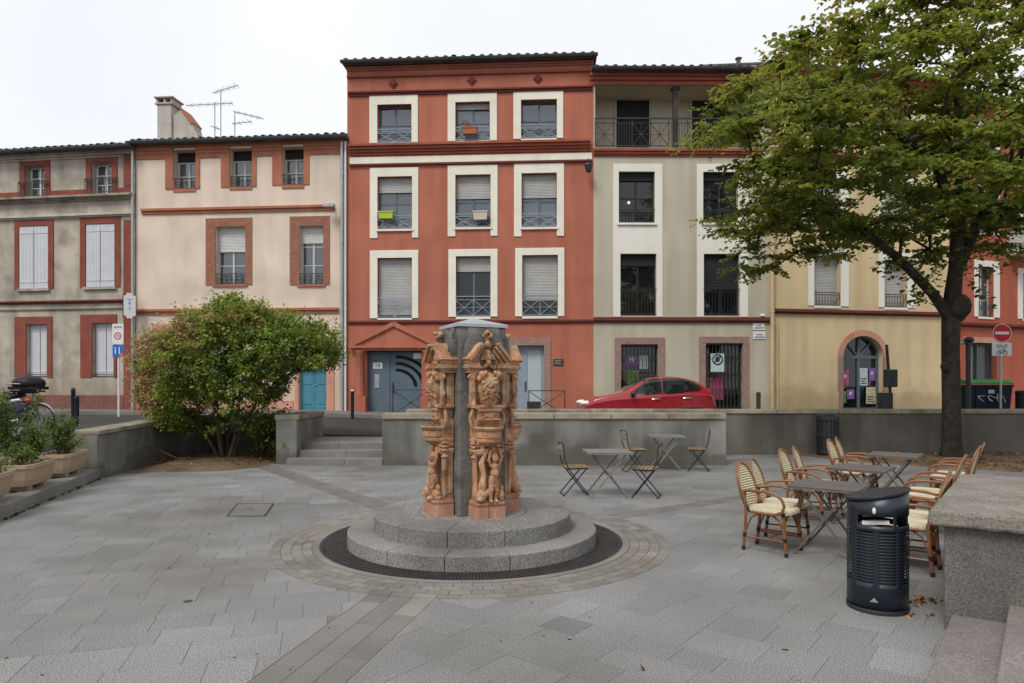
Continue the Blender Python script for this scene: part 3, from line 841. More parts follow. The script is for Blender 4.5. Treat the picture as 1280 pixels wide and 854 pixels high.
H = House('red_house', 434, 25.4, 742, 24.85, .62, 'red plastered town house with cream window surrounds and pedimented blue door')
ztop = sum((H.L(437, 84)[1], H.L(737, 75)[1])) / 2
RED_TOP = ztop
rows_px = [
    [((461.9, 119.7, 522.5, 181.2), (471.8, 131.4, 514.6, 178.3)), ((559.7, 116.8, 621.2, 178), (569.3, 128.2, 612.4, 175.9)), ((641.7, 113, 704, 175.3), (651.3, 125.3, 696.1, 173))],
    [((462.5, 210.5, 523, 297.4), (472, 221.3, 515.2, 286.6)), ((559.7, 207.3, 622, 296), (569.3, 219, 613.3, 284.3)), ((642.5, 205.2, 705, 293.6), (652, 217, 696, 284.3))],
    [((462.5, 313.4, 523, 399.8), (472, 322.8, 515.2, 397.8)), ((560.6, 312, 622, 399), (570, 320.7, 613.3, 396)), ((644, 310.5, 705.5, 398.3), (652.8, 319.3, 697.3, 395.4))]]
shuts = [[0, .13, 0], [.27, .42, .42], [.93, .23, .72]]
rail_items = []
for r_ in range(3):
    for k in range(3):
        o, i = rows_px[r_][k]; rc = H.rect(*i); oc = H.rect(*o)
        w = window(H, rc, M_BGREY, 2, 2 if r_ < 2 else 1, .24, shuts[r_][k], None, 'x' if r_ == 2 else 'low', M_BGREY2, .75 if r_ == 2 else .5, .06,
                   curtain=('full', M_CURT) if (r_, k) in ((0, 1),) else (('half', M_CURT) if (r_ + k) % 2 and r_ < 2 else None),
                   sill=(.06, .07, M_CREAM) if r_ == 1 else (.0, .02, M_CREAM), glass=M_GLASSD if r_ == 2 else None)
        rail_items.append(rc)
        sb = surround(H, 's', rc, oc, M_CREAM, .035, ears=.32 if r_ == 1 else 0, bottom=(r_ != 1))
        H.part('window_surround', sb, M_CREAM, bevel=.006)
# doors
dr_ = H.rect(458, 437.9, 527, 517); dr_ = (dr_[0], dr_[1], .08, dr_[3]); H.open.append((*dr_, .3))
d = B(); xm = H.L(486, 470)[0]; a, c, z0, z1 = dr_
d.box(a, c, .3, .36, z0, z1); d.box(a + .03, xm - .03, .272, .3, z0 + .03, z1 - .05); d.box(xm + .02, c - .03, .265, .3, z0 + .03, z1 - .05)
dm = d.build('door', M_BGREY, H.root, bevel=.004)
for k in range(3):
    r0 = .62 + .26 * k; cx, cz = xm + .2, z0 + .98; pts = []
    arc = [(math.radians(90 - 88 * i / 14)) for i in range(15)]
    poly = [(cx + r0 * 1.12 * math.cos(t), cz + r0 * .95 * math.sin(t)) for t in arc] + [(cx + (r0 + .115) * 1.12 * math.cos(t), cz + (r0 + .115) * .95 * math.sin(t)) for t in reversed(arc)]
    B().prism(poly, lambda u, v, dd: (u, dd, v), .259, .27).build('glazed_slot', M_GLASSD, dm)
B().box(xm + .08, xm + .11, .2, .265, z0 + .75, z0 + 1.15).build('handle', M_BLACK, dm)
a1, c1, y0_, y1_ = H.rect(464, 453, 475.6, 460.7); pq = B().box(a1, c1, .262, .272, y0_, y1_).build('number_plate', M_WHITE, dm)
t = text_mesh('16', .24, M_BLACK); link('number', t, dm, ((a1 + c1) / 2, .258, (y0_ + y1_) / 2))
a1, c1, y0_, y1_ = H.rect(466, 468, 472, 485); ib = B().box(a1, c1, .25, .272, y0_, y1_)
ib.build('intercom', M_STEEL, dm)
a1, c1, y0_, y1_ = H.rect(515, 441, 524.5, 448); B().box(a1, c1, .255, .262, y0_, y1_).build('paper_notice', M_WHITE, dm)
# pediment and columns
pe = B(); la, lz = H.L(440, 432); ra, rz_ = H.L(546, 432); pxa, pz = H.L(493.2, 406.3); zb_ = (lz + rz_) / 2
pe.prism([(la, zb_), (ra, zb_), (pxa, pz)], lambda u, v, dd: (u, dd, v), -.10, .02)
for (p, q) in (((la - .05, zb_), (pxa, pz + .03)), ((pxa, pz + .03), (ra + .05, zb_))):
    pe.beam((p[0], -.14, p[1]), (q[0], -.14, q[1]), .16, .09, (0, 1, 0)); 
pe.box(la - .05, ra + .05, -.2, .02, zb_ - .1, zb_ - .0); pe.box(la + .02, ra - .02, -.12, .02, zb_ - .19, zb_ - .1)
pdm = pe.build('pediment', M_REDW, H.root)
for (xa, xb) in ((443, 458.5), (527, 542)):
    sa, sb_ = H.L(xa, 500)[0], H.L(xb, 500)[0]; m = (sa + sb_) / 2; zc = H.L(450, 495)[1]; zt = zb_ - .19
    cb = B(); cb.box(sa, sb_, -.2, .02, -.1, zc); cb.lathe([(.17, 0), (.17, .04), (.155, .08), (.15, zt - zc - .12), (.17, zt - zc - .09), (.18, zt - zc - .05), (.18, zt - zc)], (m, -.05, zc), 18)
    cb.build('column', M_REDW, H.root, smooth=40)
# glazed door on the right
rd = H.rect(640, 432, 680, 512); rd = (rd[0], rd[1], .08, rd[3]); H.open.append((*rd, .25)); a, c, z0, z1 = rd
gd = B(); 
for q in ((a, a + .1), (c - .12, c), ((a + c) / 2 - .16, (a + c) / 2 - .04)): gd.box(q[0], q[1], .22, .29, z0, z1 - .1)
gd.box(a, c, .2, .3, z1 - .1, z1); gd.box(a + .1, (a + c) / 2 - .16, .23, .28, z0, z1 - .1); gd.box((a + c) / 2 - .04, c - .12, .23, .28, z1 - .18, z1 - .1)
gdm = gd.build('glazed_door', M_BGREY2, H.root, bevel=.004)
M_FROST = mat('frosted_glass', (.38, .45, .45), .25, .05, 2, 0)
B().box((a + c) / 2 - .04, c - .12, .25, .262, z0 + .45, z1 - .18).build('pane', M_FROST, gdm)
B().box((a + c) / 2 - .04, c - .12, .24, .266, z0, z0 + .45).build('kick_panel', M_BLACK, gdm)
B().box((a + c) / 2 - .12, (a + c) / 2 - .08, .17, .22, z0 + .85, z0 + 1.2).build('handle', M_BLACK, gdm)
oc = H.rect(631, 422.4, 688.5, 512); H.part('brick_surround', surround(H, '', rd, (oc[0], oc[1], 0, oc[3]), M_PINKB, .03), M_PINKB)
a1, c1, y0_, y1_ = H.rect(691.7, 449, 704, 457); q = B().box(a1, c1, -.03, .005, y0_, y1_).build('name_plaque', M_BLACK, H.root)
for k in range(3):
    B().box(a1 + .05, c1 - .06 - .05 * (k % 2), -.034, -.03, y0_ + .05 + k * .06, y0_ + .07 + k * .06).build('plaque_line', M_STEEL, q)
# bands
wall_x = (0, H.W)
H.band('cornice', (436, 86), (737, 77), .38, [(0, .2, .14), (.2, .36, .09), (.36, .75, .04)], M_REDW, -.0, H.W)
H.band('frieze_moulding', (439, 96.5), (735, 86.8), .07, [(0, 1, .08)], M_REDT, 0, H.W)
H.band('moulding', (439, 116.5), (735, 107.6), .15, [(0, .4, .12), (.4, 1, .06)], M_REDD, 0.05, H.W - .05)
H.band('main_cornice', (441, 184), (734, 175.5), .36, [(0, .22, .26), (.22, .5, .19), (.5, .75, .12), (.75, 1, .06)], M_REDT, .1, H.W - .12)
H.band('cream_band', (441, 198.2), (734, 190.4), .25, [(0, 1, .03)], M_CREAM, .1, H.W - .06)
H.band('under_moulding', (441, 207), (734, 199), .07, [(0, 1, .09)], M_REDD, .1, H.W - .06)
H.band('string_course', (441, 401.5), (742, 399.5), .12, [(0, .6, .09), (.6, 1, .05)], M_REDD, .05, H.W)
for (qx, qy) in ((491.7, 105), (589.8, 101), (672.4, 98.9)):
    sx_, sz_ = H.L(qx, qy); db = B()
    for rr, dd in ((.17, .05), (.11, .075)): db.prism([(sx_ - rr, sz_), (sx_, sz_ - rr), (sx_ + rr, sz_), (sx_, sz_ + rr)], lambda u, v, k: (u, k, v), -dd, .01)
    db.prism([(sx_ - .05, sz_), (sx_, sz_ - .05), (sx_ + .05, sz_), (sx_, sz_ + .05)], lambda u, v, k: (u, k, v), -.08, -.074)
    db.build('diamond_ornament', M_REDD, H.root)
H.wall(ztop, M_REDW)
roof(H, ztop, .33, .3)
# step in front of doors
B().box(.1, 2.75, -.35, .02, -.2, .08).build('door_step', M_STEP, H.root, bevel=.01)
# lantern
lx, lz_ = H.L(735, 211); lb = B(); lb.tube([(lx, .0, lz_ + .15), (lx, -.25, lz_ + .28), (lx, -.4, lz_ + .2)], .02, 6)
lb.lathe([(.03, .12), (.13, .05), (.15, 0), (.10, -.22), (.05, -.26), (.001, -.27)], (lx, -.4, lz_), 8); lb.build('wall_lantern', M_BLACK, H.root)
HR = H
# flower troughs hanging on the railings (things of their own)
def trough(H, px0, py0, px1, py1, mtl, label, plant=None):
    a, zt = H.L(px0, py0, .12); c, z0 = H.L(px1, py1, .12); p = H.o + H.ux * ((a + c) / 2) + H.n * .14 + Vector((0, 0, z0))
    e = empty('flower_trough', p, H.ang, label=label, cat='flower box'); w = (c - a) / 2; h = zt - z0
    b = B(); b.add([(-w * .88, -.08, 0), (w * .88, -.08, 0), (w * .88, .08, 0), (-w * .88, .08, 0), (-w, -.1, h), (w, -.1, h), (w, .1, h), (-w, .1, h)], [(3, 2, 1, 0), (0, 1, 5, 4), (1, 2, 6, 5), (2, 3, 7, 6), (3, 0, 4, 7), (4, 5, 6, 7)])
    b.box(-w * 1.04, w * 1.04, -.115, .115, h - .04, h + .002)
    b.build('trough', mtl, e)
    if plant:
        pb = B()
        for i in range(60):
            x = R.uniform(-w * .6, w * .6) + plant[1]; z = R.uniform(0, plant[0]); r2 = .03
            d2 = Vector((R.uniform(-1, 1), R.uniform(-1, 1), R.uniform(0, 1))).normalized() * .06
            pb.add([(x, 0, h + z), (x + d2.x + .02, d2.y, h + z + d2.z), (x + d2.x * 1.6, d2.y * 1.6, h + z + d2.z * .8), (x + d2.x - .02, d2.y + .02, h + z + d2.z)], [(0, 1, 2, 3)])
        pb.build('plant', plant[2], e)
M_DRYP = mat('dry_plant', (.30, .17, .09), .8, .3, 9, 0)
trough(HR, 577.5, 160, 596.5, 168, mat('clay_pot', (.40, .13, .07), .8), 'terracotta flower box with dry plant on a top floor railing', (.22, -.1, M_DRYP))
trough(HR, 473.5, 265, 492, 273.5, mat('lime_plastic', (.42, .52, .05), .5), 'empty lime green flower box on the red house')
trough(HR, 591.5, 264.5, 609.5, 275, mat('beige_plastic', (.55, .48, .40), .6), 'empty pale beige flower box on the red house')

# ---- pale pink house
M_PINKW = mat('pale_pink_plaster', (.66, .55, .45), .9, .12, .5, .2, 45, streak=.12, dirt=(.42, .34, .28), dirt_scale=.55, dirt_amt=.6, low=(2.2, (.52, .34, .26), .6))
M_BAND = mat('terracotta_band', (.36, .14, .085), .85, .15, 2, .25, 40, streak=.15)
M_GREYJ = mat('pale_grey_joinery', (.46, .48, .48), .55, .06, 3, .05, 40)
M_TEAL = mat('teal_door_paint', (.07, .22, .29), .5, .1, 3, .05, 40)
H = House('pale_pink_house', 170, 26.1, 433, 25.4, .74, 'pale pink plastered house with brick window frames, rooftop chimney and aerials')
ztop = sum((H.L(172, 183)[1], H.L(426, 175)[1])) / 2
tops = [((207, 190, 250, 239.7), (217, 188.8, 245, 236)), ((276.4, 188, 320.7, 237), (287.3, 186.3, 315.3, 233.5)), ((340.7, 185, 386.8, 235.3), (352.7, 184.4, 380, 231))]
zc0 = [H.rect(*q[1])[3] for q in tops]; zc0 = sum(zc0) / 3
for o, i in tops:
    rc = H.rect(*i); oc = H.rect(*o); rc = (rc[0], rc[1], rc[2], zc0)
    wr = (rc[0], rc[1], rc[2], zc0 - .36)
    window(H, wr, M_GREYJ, 2, 2, .34, 0, None, 'scroll', M_IRON, .42, -.05, curtain=('full', M_CURT))
    H.open.pop(); H.open.append((*rc, .34))
    B().box(rc[0], rc[1], .30, .36, zc0 - .36, zc0).build('lintel_or_recess_block', mat('painted_recess_shade', (.03, .024, .02), .9), H.root)  # near-black block: shade of the deep recess above the window, given as colour
    H.part('brick_surround', surround(H, '', (rc[0], rc[1], rc[2], zc0 - .01), (oc[0], oc[1], oc[2], zc0), M_BAND, .035, bottom=True), M_BAND)
for o, i, sh in (((257.5, 273.4, 315.3, 358), (269.9, 283.6, 307, 356), .41), ((362.5, 271, 412.3, 357), (374.5, 282.5, 404.3, 356), .27)):
    rc = H.rect(*i); oc = H.rect(*o)
    window(H, rc, M_GREYJ, 2, 3, .26, sh, mat('pale_blind', (.55, .55, .54), .7), 'scroll', M_IRON, .42, .03, sill=(.08, .06, M_BAND))
    H.part('brick_surround', surround(H, '', rc, (oc[0], oc[1], rc[2], oc[3]), M_BRICK, .03), M_BRICK)
# cornice broken by the attic windows
segs = [0]; 
for o, i in tops:
    rc = H.rect(*i); segs += [rc[0] - .003, rc[1] + .003]
segs.append(H.W)
zc = (H.L(172, 188)[1] + H.L(426, 177)[1]) / 2
for k in range(0, len(segs), 2):
    b = B(); a, c = segs[k], segs[k + 1]
    b.box(a, c, -.09, .01, zc - .12, zc); b.box(a, c, -.06, .01, zc - .24, zc - .12); b.box(a, c, -.04, .01, zc - .42, zc - .24)
    b.build('brick_cornice', M_BAND, H.root, bevel=.01)
B().box(0, H.W, -.1, .01, zc + .0, ztop).build('cornice_top', M_BAND, H.root)
H.band('string_course', (179, 263.5), (419, 254.8), .2, [(0, .45, .12), (.45, 1, .06)], M_BAND, .25, H.W - .45)
H.band('lower_string_course', (172, 387.3), (424, 384.5), .2, [(0, .45, .12), (.45, 1, .06)], M_BAND, .05, H.W - .3)
# ground floor
td = H.rect(373.4, 458, 408, 512); td = (td[0], td[1], .02, td[3]); H.open.append((*td, .18)); a, c, z0, z1 = td
d = B(); d.box(a, c, .18, .24, z0, z1); m = (a + c) / 2
for p, q in ((a, m), (m, c)):
    for f0, f1 in ((.03, .12), (.16, .55), (.6, .95)): d.box(p + .09, q - .09, .165, .19, z0 + (z1 - z0) * f0, z0 + (z1 - z0) * f1)
d.box(m - .02, m + .02, .16, .19, z0, z1); tdm = d.build('door', M_TEAL, H.root, bevel=.006)
B().ball((m + .08, .14, z0 + 1), .03).build('handle', M_STEEL, tdm)
M_PINKTR = mat('pink_stone_trim', (.50, .26, .19), .85, .12, 2, .2, 40)
H.part('door_surround', surround(H, '', td, (td[0] - .13, td[1] + .3, 0, td[3] + .16), M_PINKTR, .03), M_PINKTR)
for rect_, lin in (((192, 421, 216, 475), (190.6, 405, 217, 420)), ((262, 425, 296, 478), (260, 410, 298, 424))):
    rc = H.rect(*rect_); window(H, rc, M_GREYJ, 2, 2, .2, .5, M_SHUT)
    lc = H.rect(*lin); B().box(lc[0], lc[1], -.03, .01, lc[2], lc[3]).build('lintel_or_recess_block', M_PINKTR, H.root)
    H.part('window_surround', surround(H, '', rc, (rc[0] - .1, rc[1] + .1, rc[2] - .1, rc[3] + .0), M_PINKTR, .025, bottom=True), M_PINKTR)
B().box(0, a - .2, -.03, .01, -.4, .42).build('plinth', M_PINKTR, H.root)
H.wall(ztop, M_PINKW)
roof(H, ztop, .3, .28, .28)
downpipe(H, H.L(428.5, 300)[0], ztop - .1, M_STEEL, .055, -.11)
downpipe(H, H.L(433.5, 300)[0] - .02, ztop - .1, M_WHITE, .04, -.09)
lx, lz_ = H.L(417, 260); lb = B(); lb.tube([(lx, 0, lz_), (lx, -.3, lz_ + .03)], .025, 6); lb.box(lx - .22, lx + .16, -.5, -.28, lz_ - .06, lz_ + .04); lb.build('wall_lamp', M_STEEL, H.root)
# chimney
def LR(px, py, depth): return H.L(px, py, -depth)
ch = B(); DY = 2.2
xa, zt_ = LR(195, 131, DY); xb, zb2 = LR(222, 180, DY); xe = LR(247, 150, DY)[0]
ch.box(xa + .05, xa + .66, DY, DY + .7, ztop, zt_)
ch.box(xa - .03, xa + .74, DY - .06, DY + .76, zt_, zt_ + .07)
for xx in (xa + .0, xa + .32, xa + .62): ch.box(xx, xx + .09, DY, DY + .7, zt_ + .07, zt_ + .26)
ch.box(xa - .06, xa + .77, DY - .08, DY + .78, zt_ + .26, zt_ + .32)
M_CHIM = mat('pale_chimney_render', (.44, .41, .37), .92, .2, 2, .4, 40, streak=.3, dirt=(.25, .22, .19), dirt_scale=2, dirt_amt=.7)
cho = ch.build('chimney', M_CHIM, H.root, bevel=.015)
b = B(); prof = [(xa + .67, ztop), (xa + 1.75, ztop), (xa + 1.74, ztop + 1.3), (xa + 1.6, ztop + 1.42), (xa + 1.52, ztop + 1.75), (xa + 1.36, ztop + 1.85), (xa + 1.28, ztop + 2.1), (xa + 1.0, ztop + 2.3), (xa + .67, ztop + 2.05)]
b.prism(prof, lambda u, v, dd: (u, dd, v), DY + .1, DY + .75); b.build('flank_wall', M_CHIM, H.root, bevel=.02)
b = B().prism([(xa + .98, ztop + 2.36), (xa + 1.08, ztop + 2.36), (xa + 1.56, ztop + 1.74), (xa + 1.47, ztop + 1.68)], lambda u, v, dd: (u, dd, v), DY + .05, DY + .8); b.build('flank_tiles', M_BAND, H.root)
B().box(xa - .3, xa + 2.1, DY - .45, DY + 1.2, ztop, ztop + .95).build('chimney_base', M_CHIM, H.root, bevel=.03)
# aerials
def aerial(pxm, pyt, pyb, arms):
    m = B(); x, zt = LR(pxm, pyt, 2.4); _, zb3 = LR(pxm, pyb, 2.4)
    m.tube([(x, 2.4, ztop), (x, 2.4, zt)], .022, 6)
    for (ax0, ay0, ax1, ay1, n) in arms:
        p = LR(ax0, ay0, 2.4); q = LR(ax1, ay1, 2.4); m.tube([(p[0], 2.4, p[1]), (q[0], 2.4, q[1])], .016, 6)
        for i in range(n):
            f = (i + .5) / n; cx, cz = p[0] + (q[0] - p[0]) * f, p[1] + (q[1] - p[1]) * f; l_ = .16 + .1 * f
            m.tube([(cx, 2.4 - l_, cz), (cx, 2.4 + l_, cz)], .008, 4); 
            if i % 2: m.tube([(cx - .03, 2.4, cz - .09), (cx + .03, 2.4, cz + .09)], .008, 4)
    m.build('aerial', M_STEEL, H.root)
aerial(276, 112, 170, [(266, 116.5, 298, 106.5, 9)])
aerial(268.5, 128, 170, [(233, 132, 291, 129, 12), (264, 158, 276, 162, 3)])
aerial(293.5, 139, 170, [(292, 139.5, 329, 148.5, 9), (290, 155, 315, 152, 4)])

# ---- grey house on the left
M_GREYW = mat('grey_cement_render', (.40, .36, .30), .92, .22, .9, .3, 40, streak=.35, dirt=(.20, .17, .14), dirt_scale=1.2, dirt_amt=.85, low=(1.6, (.22, .16, .12), .5))
M_REDB = mat('painted_red_brick', (.215, .066, .048), .85, .16, 2.5, .3, 40, streak=.2, dirt=(.24, .075, .055), dirt_scale=2, dirt_amt=.5)
M_SHW = mat('shutter_white', (.52, .53, .56), .6, .06, 3, .06, 40, streak=.08)
H = House('grey_rendered_house', -203, 27.94, 169, 26.1, .78, 'grey rendered house with red painted window frames and closed white shutters')
ztop = sum((H.L(5, 196)[1], H.L(165, 187)[1])) / 2
for o, i in (((25.3, 202.6, 62.9, 246.6), (31.6, 208, 56.3, 246.6)), ((108, 198.6, 147, 243), (114.6, 204.2, 140.4, 242.4)), ((-58, 206, -20, 250.5), (-52, 212, -27, 250))):
    rc = H.rect(*i); oc = H.rect(*o); w = window(H, rc, M_WHITE, 2, 3, .28, 0, None, None, curtain=('sides', M_CURT), sill=(.0, .02, M_WHITE))
    railing('bars', oc[0] + .02, oc[1] - .02, rc[2] + .06, rc[2] + .58, -.12).build('railing', M_IRON, w)
    H.part('window_surround', surround(H, '', rc, (oc[0], oc[1], rc[2], oc[3]), M_REDB, .04), M_REDB)
def shutters(H, rc, yy, n=2, lead=True):
    a, c, z0, z1 = rc; H.open.append((a, c, z0, z1, .3))
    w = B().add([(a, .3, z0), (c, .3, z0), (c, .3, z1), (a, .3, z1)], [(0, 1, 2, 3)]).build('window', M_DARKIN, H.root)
    m = (a + c) / 2
    for (p, q) in ((a + .01, m - .006), (m + .006, c - .01)):
        s = B(); k = 4
        for i in range(k): s.box(p + (q - p) * i / k + .003, p + (q - p) * (i + 1) / k - .003, yy, yy + .035, z0 + .02, z1 - .01)
        sh = s.build('shutter', M_SHW, w)
        hb = B()
        for f in (.1, .88): hb.box(p + .02, q - .02, yy - .014, yy, z0 + (z1 - z0) * f, z0 + (z1 - z0) * f + .05)
        hb.build('strap_hinge', M_SHW, sh)
    hb = B(); hb.tube([(m, yy - .03, z0 + .2), (m, yy - .03, z1 - .2)], .01, 5); hb.build('shutter_bolt', M_GREYJ, w)
    return w
for o, i, yy in (((18.8, 276.4, 67.3, 361.4), (24.2, 283.4, 60.8, 361), -.01), ((100.6, 272.6, 150.7, 359.8), (107.6, 280.7, 143.7, 358.7), -.01), ((-68, 280, -18, 363), (-62, 287, -24, 362.5), -.01)):
    rc = H.rect(*i); oc = H.rect(*o); shutters(H, rc, yy)
    H.part('window_surround', surround(H, '', rc, (oc[0], oc[1], rc[2], oc[3]), M_REDB, .035), M_REDB)
    B().box(oc[0] + .15, oc[1] - .15, -.1, .01, rc[2] - .09, rc[2] - .0).build('sill', M_GREYW, H.root)
for o, i in (((18.8, 396.4, 65.7, 475.5), (33.4, 405.6, 59.2, 471.8)), ((101, 393.7, 146.4, 475.5), (115.7, 404, 142.6, 471.8)), ((-68, 400, -20, 478), (-53, 409, -26, 474))):
    rc = H.rect(*i); oc = H.rect(*o); w = shutters(H, rc, .16)
    H.part('window_surround', surround(H, '', rc, (oc[0], oc[1], rc[2], oc[3]), M_REDB, .035), M_OLDBR if False else M_REDB)
    railing('none', rc[0], rc[1], rc[2] + .05, rc[2] + .12, .08).build('bar', M_IRON, w)
xq0, xq1 = H.L(155.5, 300)[0], H.L(164.5, 300)[0]
zz = [H.L(160, v)[1] for v in (193, 233, 250, 262, 275, 376, 392, 520)]
for k, (za_, zb_) in enumerate(((zz[1], zz[0]), (zz[2] + .12, zz[1] - .02), (zz[5] + .05, zz[4]), (-.3, zz[6]))):
    B().box(xq0, xq1, -.05, .01, za_, zb_).build('corner_pilaster', M_REDB, H.root)
H.band('top_cornice', (0, 195), (165, 187.5), .26, [(0, .35, .2), (.35, .7, .12), (.7, 1, .05)], M_GREYW, 0, H.W)
zr = (H.L(5, 241.5)[1] + H.L(160, 234.5)[1]) / 2
xs_ = [0, H.L(-58, 240)[0], H.L(-20, 240)[0], H.L(25.3, 240)[0], H.L(62.9, 240)[0], H.L(108, 240)[0], H.L(147, 240)[0], H.W - .2]
for k in range(0, 8, 2): B().box(xs_[k], xs_[k + 1], -.03, .01, zr - .27, zr).build('red_band', M_REDB, H.root)
H.band('cornice', (2, 249.5), (166, 243.2), .2, [(0, .4, .28), (.4, .7, .16), (.7, 1, .08)], M_COPE, 0, H.W)
H.band('white_moulding', (2, 271.5), (164, 265.5), .14, [(0, .6, .14), (.6, 1, .07)], mat('pale_moulding', (.46, .43, .37), .85, .15, 2, .2, 40, streak=.2), 0, H.W - .05)
H.band('lower_cornice', (2, 377.5), (155, 374.5), .12, [(0, .5, .14), (.5, 1, .07)], M_REDD, 0, H.W - .35)
H.band('lower_moulding', (2, 386), (155, 383.5), .1, [(0, .5, .08), (.5, 1, .04)], M_GREYW, 0, H.W - .35)
zbk = H.L(100, 494)[1]
B().box(-.02, H.W - .42, -.05, .01, -.4, zbk).build('brick_plinth', M_OLDBR, H.root)
H.wall(ztop, M_GREYW)
roof(H, ztop, .3, .35, .26)
downpipe(H, H.W - .02, ztop - .1, M_STEEL, .055, -.12)
# hanging sign on the house corner
sx_, sz_ = H.L(162, 382.5, .5)
sp = H.o + H.ux * (sx_) + H.n * .5 + Vector((0, 0, sz_))
sg = empty('hanging_sign', sp - Vector((0, 0, .45)), math.radians(28), label='white box sign with notched edges jutting from the house corner', cat='sign')
poly = [(-.2, -.38), (-.1, -.38), (-.1, -.47), (.1, -.47), (.1, -.38), (.2, -.38), (.2, .38), (.1, .38), (.1, .47), (-.1, .47), (-.1, .38), (-.2, .38)]
B().prism([(u, v + .45) for u, v in poly], lambda u, v, k: (u, k, v), -.1, .1).build('sign_box', [M_WHITE][0], sg)
B().box(-.225, -.2, -.11, .11, .02, .88).build('dark_edge', M_BLACK, sg)
b = B(); b.tube([(.0, .1, .55), (.0, .75, .55)], .02, 6); b.tube([(.0, .1, .3), (.0, .75, .3)], .02, 6); b.build('bracket', M_BLACK, sg)
mk = B(); mk.prism([(.0, .62), (.05, .54), (.0, .46), (-.05, .54)], lambda u, v, k: (u, k, v), -.106, -.1); mk.box(-.08, .08, -.106, -.1, .66, .70); mk.box(-.02, .02, -.106, -.1, .3, .42); mk.build('blue_mark', mat('pale_blue_print', (.25, .38, .62), .6), sg)

# ---- greige house with loggia
M_GREIGE = mat('greige_plaster', (.46, .415, .325), .88, .09, .4, .12, 50, streak=.18, dirt=(.36, .33, .27), dirt_scale=.7, dirt_amt=.35, low=(1.0, (.33, .29, .23), .4))
M_CREAM2 = mat('pale_panel_plaster', (.72, .70, .63), .85, .05, .8, .1, 50, streak=.08)
M_DARKJ = mat('dark_joinery', (.028, .028, .032), .5, .1, 3, .05, 40)
H = House('greige_house', 742, 24.85, 962, 24.9, .6, 'greige town house with pale window strips and a top floor loggia balcony')
ztop = sum((H.L(745, 92)[1], H.L(948, 93)[1])) / 2
W1 = [H.rect(773.4, 214.6, 818.4, 279.2), H.rect(878.8, 215, 922.4, 279.2)]
W2 = [H.rect(775.4, 317.3, 820.3, 394.6), H.rect(879.6, 317.5, 924.3, 394.6)]
warm = emit_mat('lit_bulb', (1, .62, .3), 6.0)
for k in range(2):
    w = window(H, W1[k], M_DARKJ, 2, 2, .2, .14, M_SHUTD, glass=M_GLASSD, rail='bars', railm=M_BLACK, rail_h=.48, rail_out=.05, curtain=('sides', M_CURT) if k else None, sill=(.06, .09, M_CREAM2))
    if k == 0:
        a, c, z0, z1 = W1[0]; B().ball((a + .5, .75, z0 + .95), .055).build('lit_bulb', warm, w); B().tube([(a + .5, .75, z0 + 1), (a + .5, .75, z1)], .008, 5).build('bulb_cable', M_BLACK, w)
    w = window(H, W2[k], M_DARKJ, 2, 1, .2, .18 if k == 0 else .55, M_SHUTD, 'bars', M_BLACK, .95, .05, glass=M_GLASSD, curtain=('half', mat('yellowed_blind', (.36, .28, .13), .8)) if k == 0 else None)
for x0, x1 in ((766.4, 828), (871, 935)):
    a = H.L(x0, 300)[0]; c = H.L(x1, 300)[0]; zt = H.L(800, 205)[1]; z0 = H.L(800, 396)[1]; k = 0 if x0 < 800 else 1
    u, v = W1[k], W2[k]; b = B()
    b.box(a, c, -.025, .01, u[3], zt); b.box(a, u[0], -.025, .01, u[2], u[3]); b.box(u[1], c, -.025, .01, u[2], u[3]); b.box(a, c, -.025, .01, v[3], u[2])
    b.box(a, v[0], -.025, .01, z0, v[3]); b.box(v[1], c, -.025, .01, z0, v[3]); b.build('pale_panel', M_CREAM2, H.root)
# loggia
la, zt = H.L(744, 107); lc, zf = H.L(951, 185); H.open.append((la, lc, zf, zt, 1.3))
D = 1.3
doors = [H.rect(770.6, 125, 811.3, 184.5), H.rect(864.7, 126, 906.3, 184.5)]
lb = B().add([(la, D, zf), (lc, D, zf), (lc, D, zt), (la, D, zt)], [(0, 1, 2, 3)]); lg = lb.build('loggia_wall', M_GREIGE, H.root)
for q in ((770.6, 811.3), (864.7, 906.3)):
    a = H.L(q[0], 150, -D)[0]; c = H.L(q[1], 150, -D)[0]; z1_ = H.L(790, 124, -D)[1]
    fr = B(); fr.box(a - .09, a, D - .05, D + .0, zf, z1_ + .09); fr.box(c, c + .09, D - .05, D, zf, z1_ + .09); fr.box(a, c, D - .05, D, z1_, z1_ + .09)
    do = fr.build('balcony_door', M_GREIGE, H.root); shutter_geo(a, c, zf + .06, z1_, D - .012).build('roller_shutter', M_SHUTD, do)
xa, xb = H.L(842.8, 150)[0], H.L(848.7, 150)[0]; b = B(); b.box(xa, xb, .1, .28, zf, zt - .08); b.box(xa - .06, xb + .06, .06, .32, zt - .08, zt); b.build('post', mat('dark_timber', (.075, .06, .05), .8), H.root)
# balcony railing with crosses and bars
rb = B(); zt2 = H.L(800, 148)[1]; zb2 = zf + .06; y = .0
def rl(x0, za, x1, zb, t=.022): rb.beam((x0, y, za), (x1, y, zb), t, t, (0, 1, 0))
rl(la, zt2, lc, zt2, .045); rl(la, zb2, lc, zb2, .03); rl(la, zt2 - .17, lc, zt2 - .17)
n = 9; wd = (lc - la) / n
for i in range(n):
    p, q = la + wd * i, la + wd * (i + 1); rl(p, zb2, p, zt2, .028)
    if i % 3 != 1: 
        rl(p, zb2, q, zt2 - .17); rl(p, zt2 - .17, q, zb2); cx, cz = (p + q) / 2, (zb2 + zt2 - .17) / 2; rb.box(cx - .035, cx + .035, y - .015, y + .015, cz - .035, cz + .035); rl(cx, zb2, cx, zt2 - .17, .014); rl(p, cz, q, cz, .014)
    else:
        for k in range(1, 7): rl(p + wd * k / 7, zb2, p + wd * k / 7, zt2 - .17, .016)
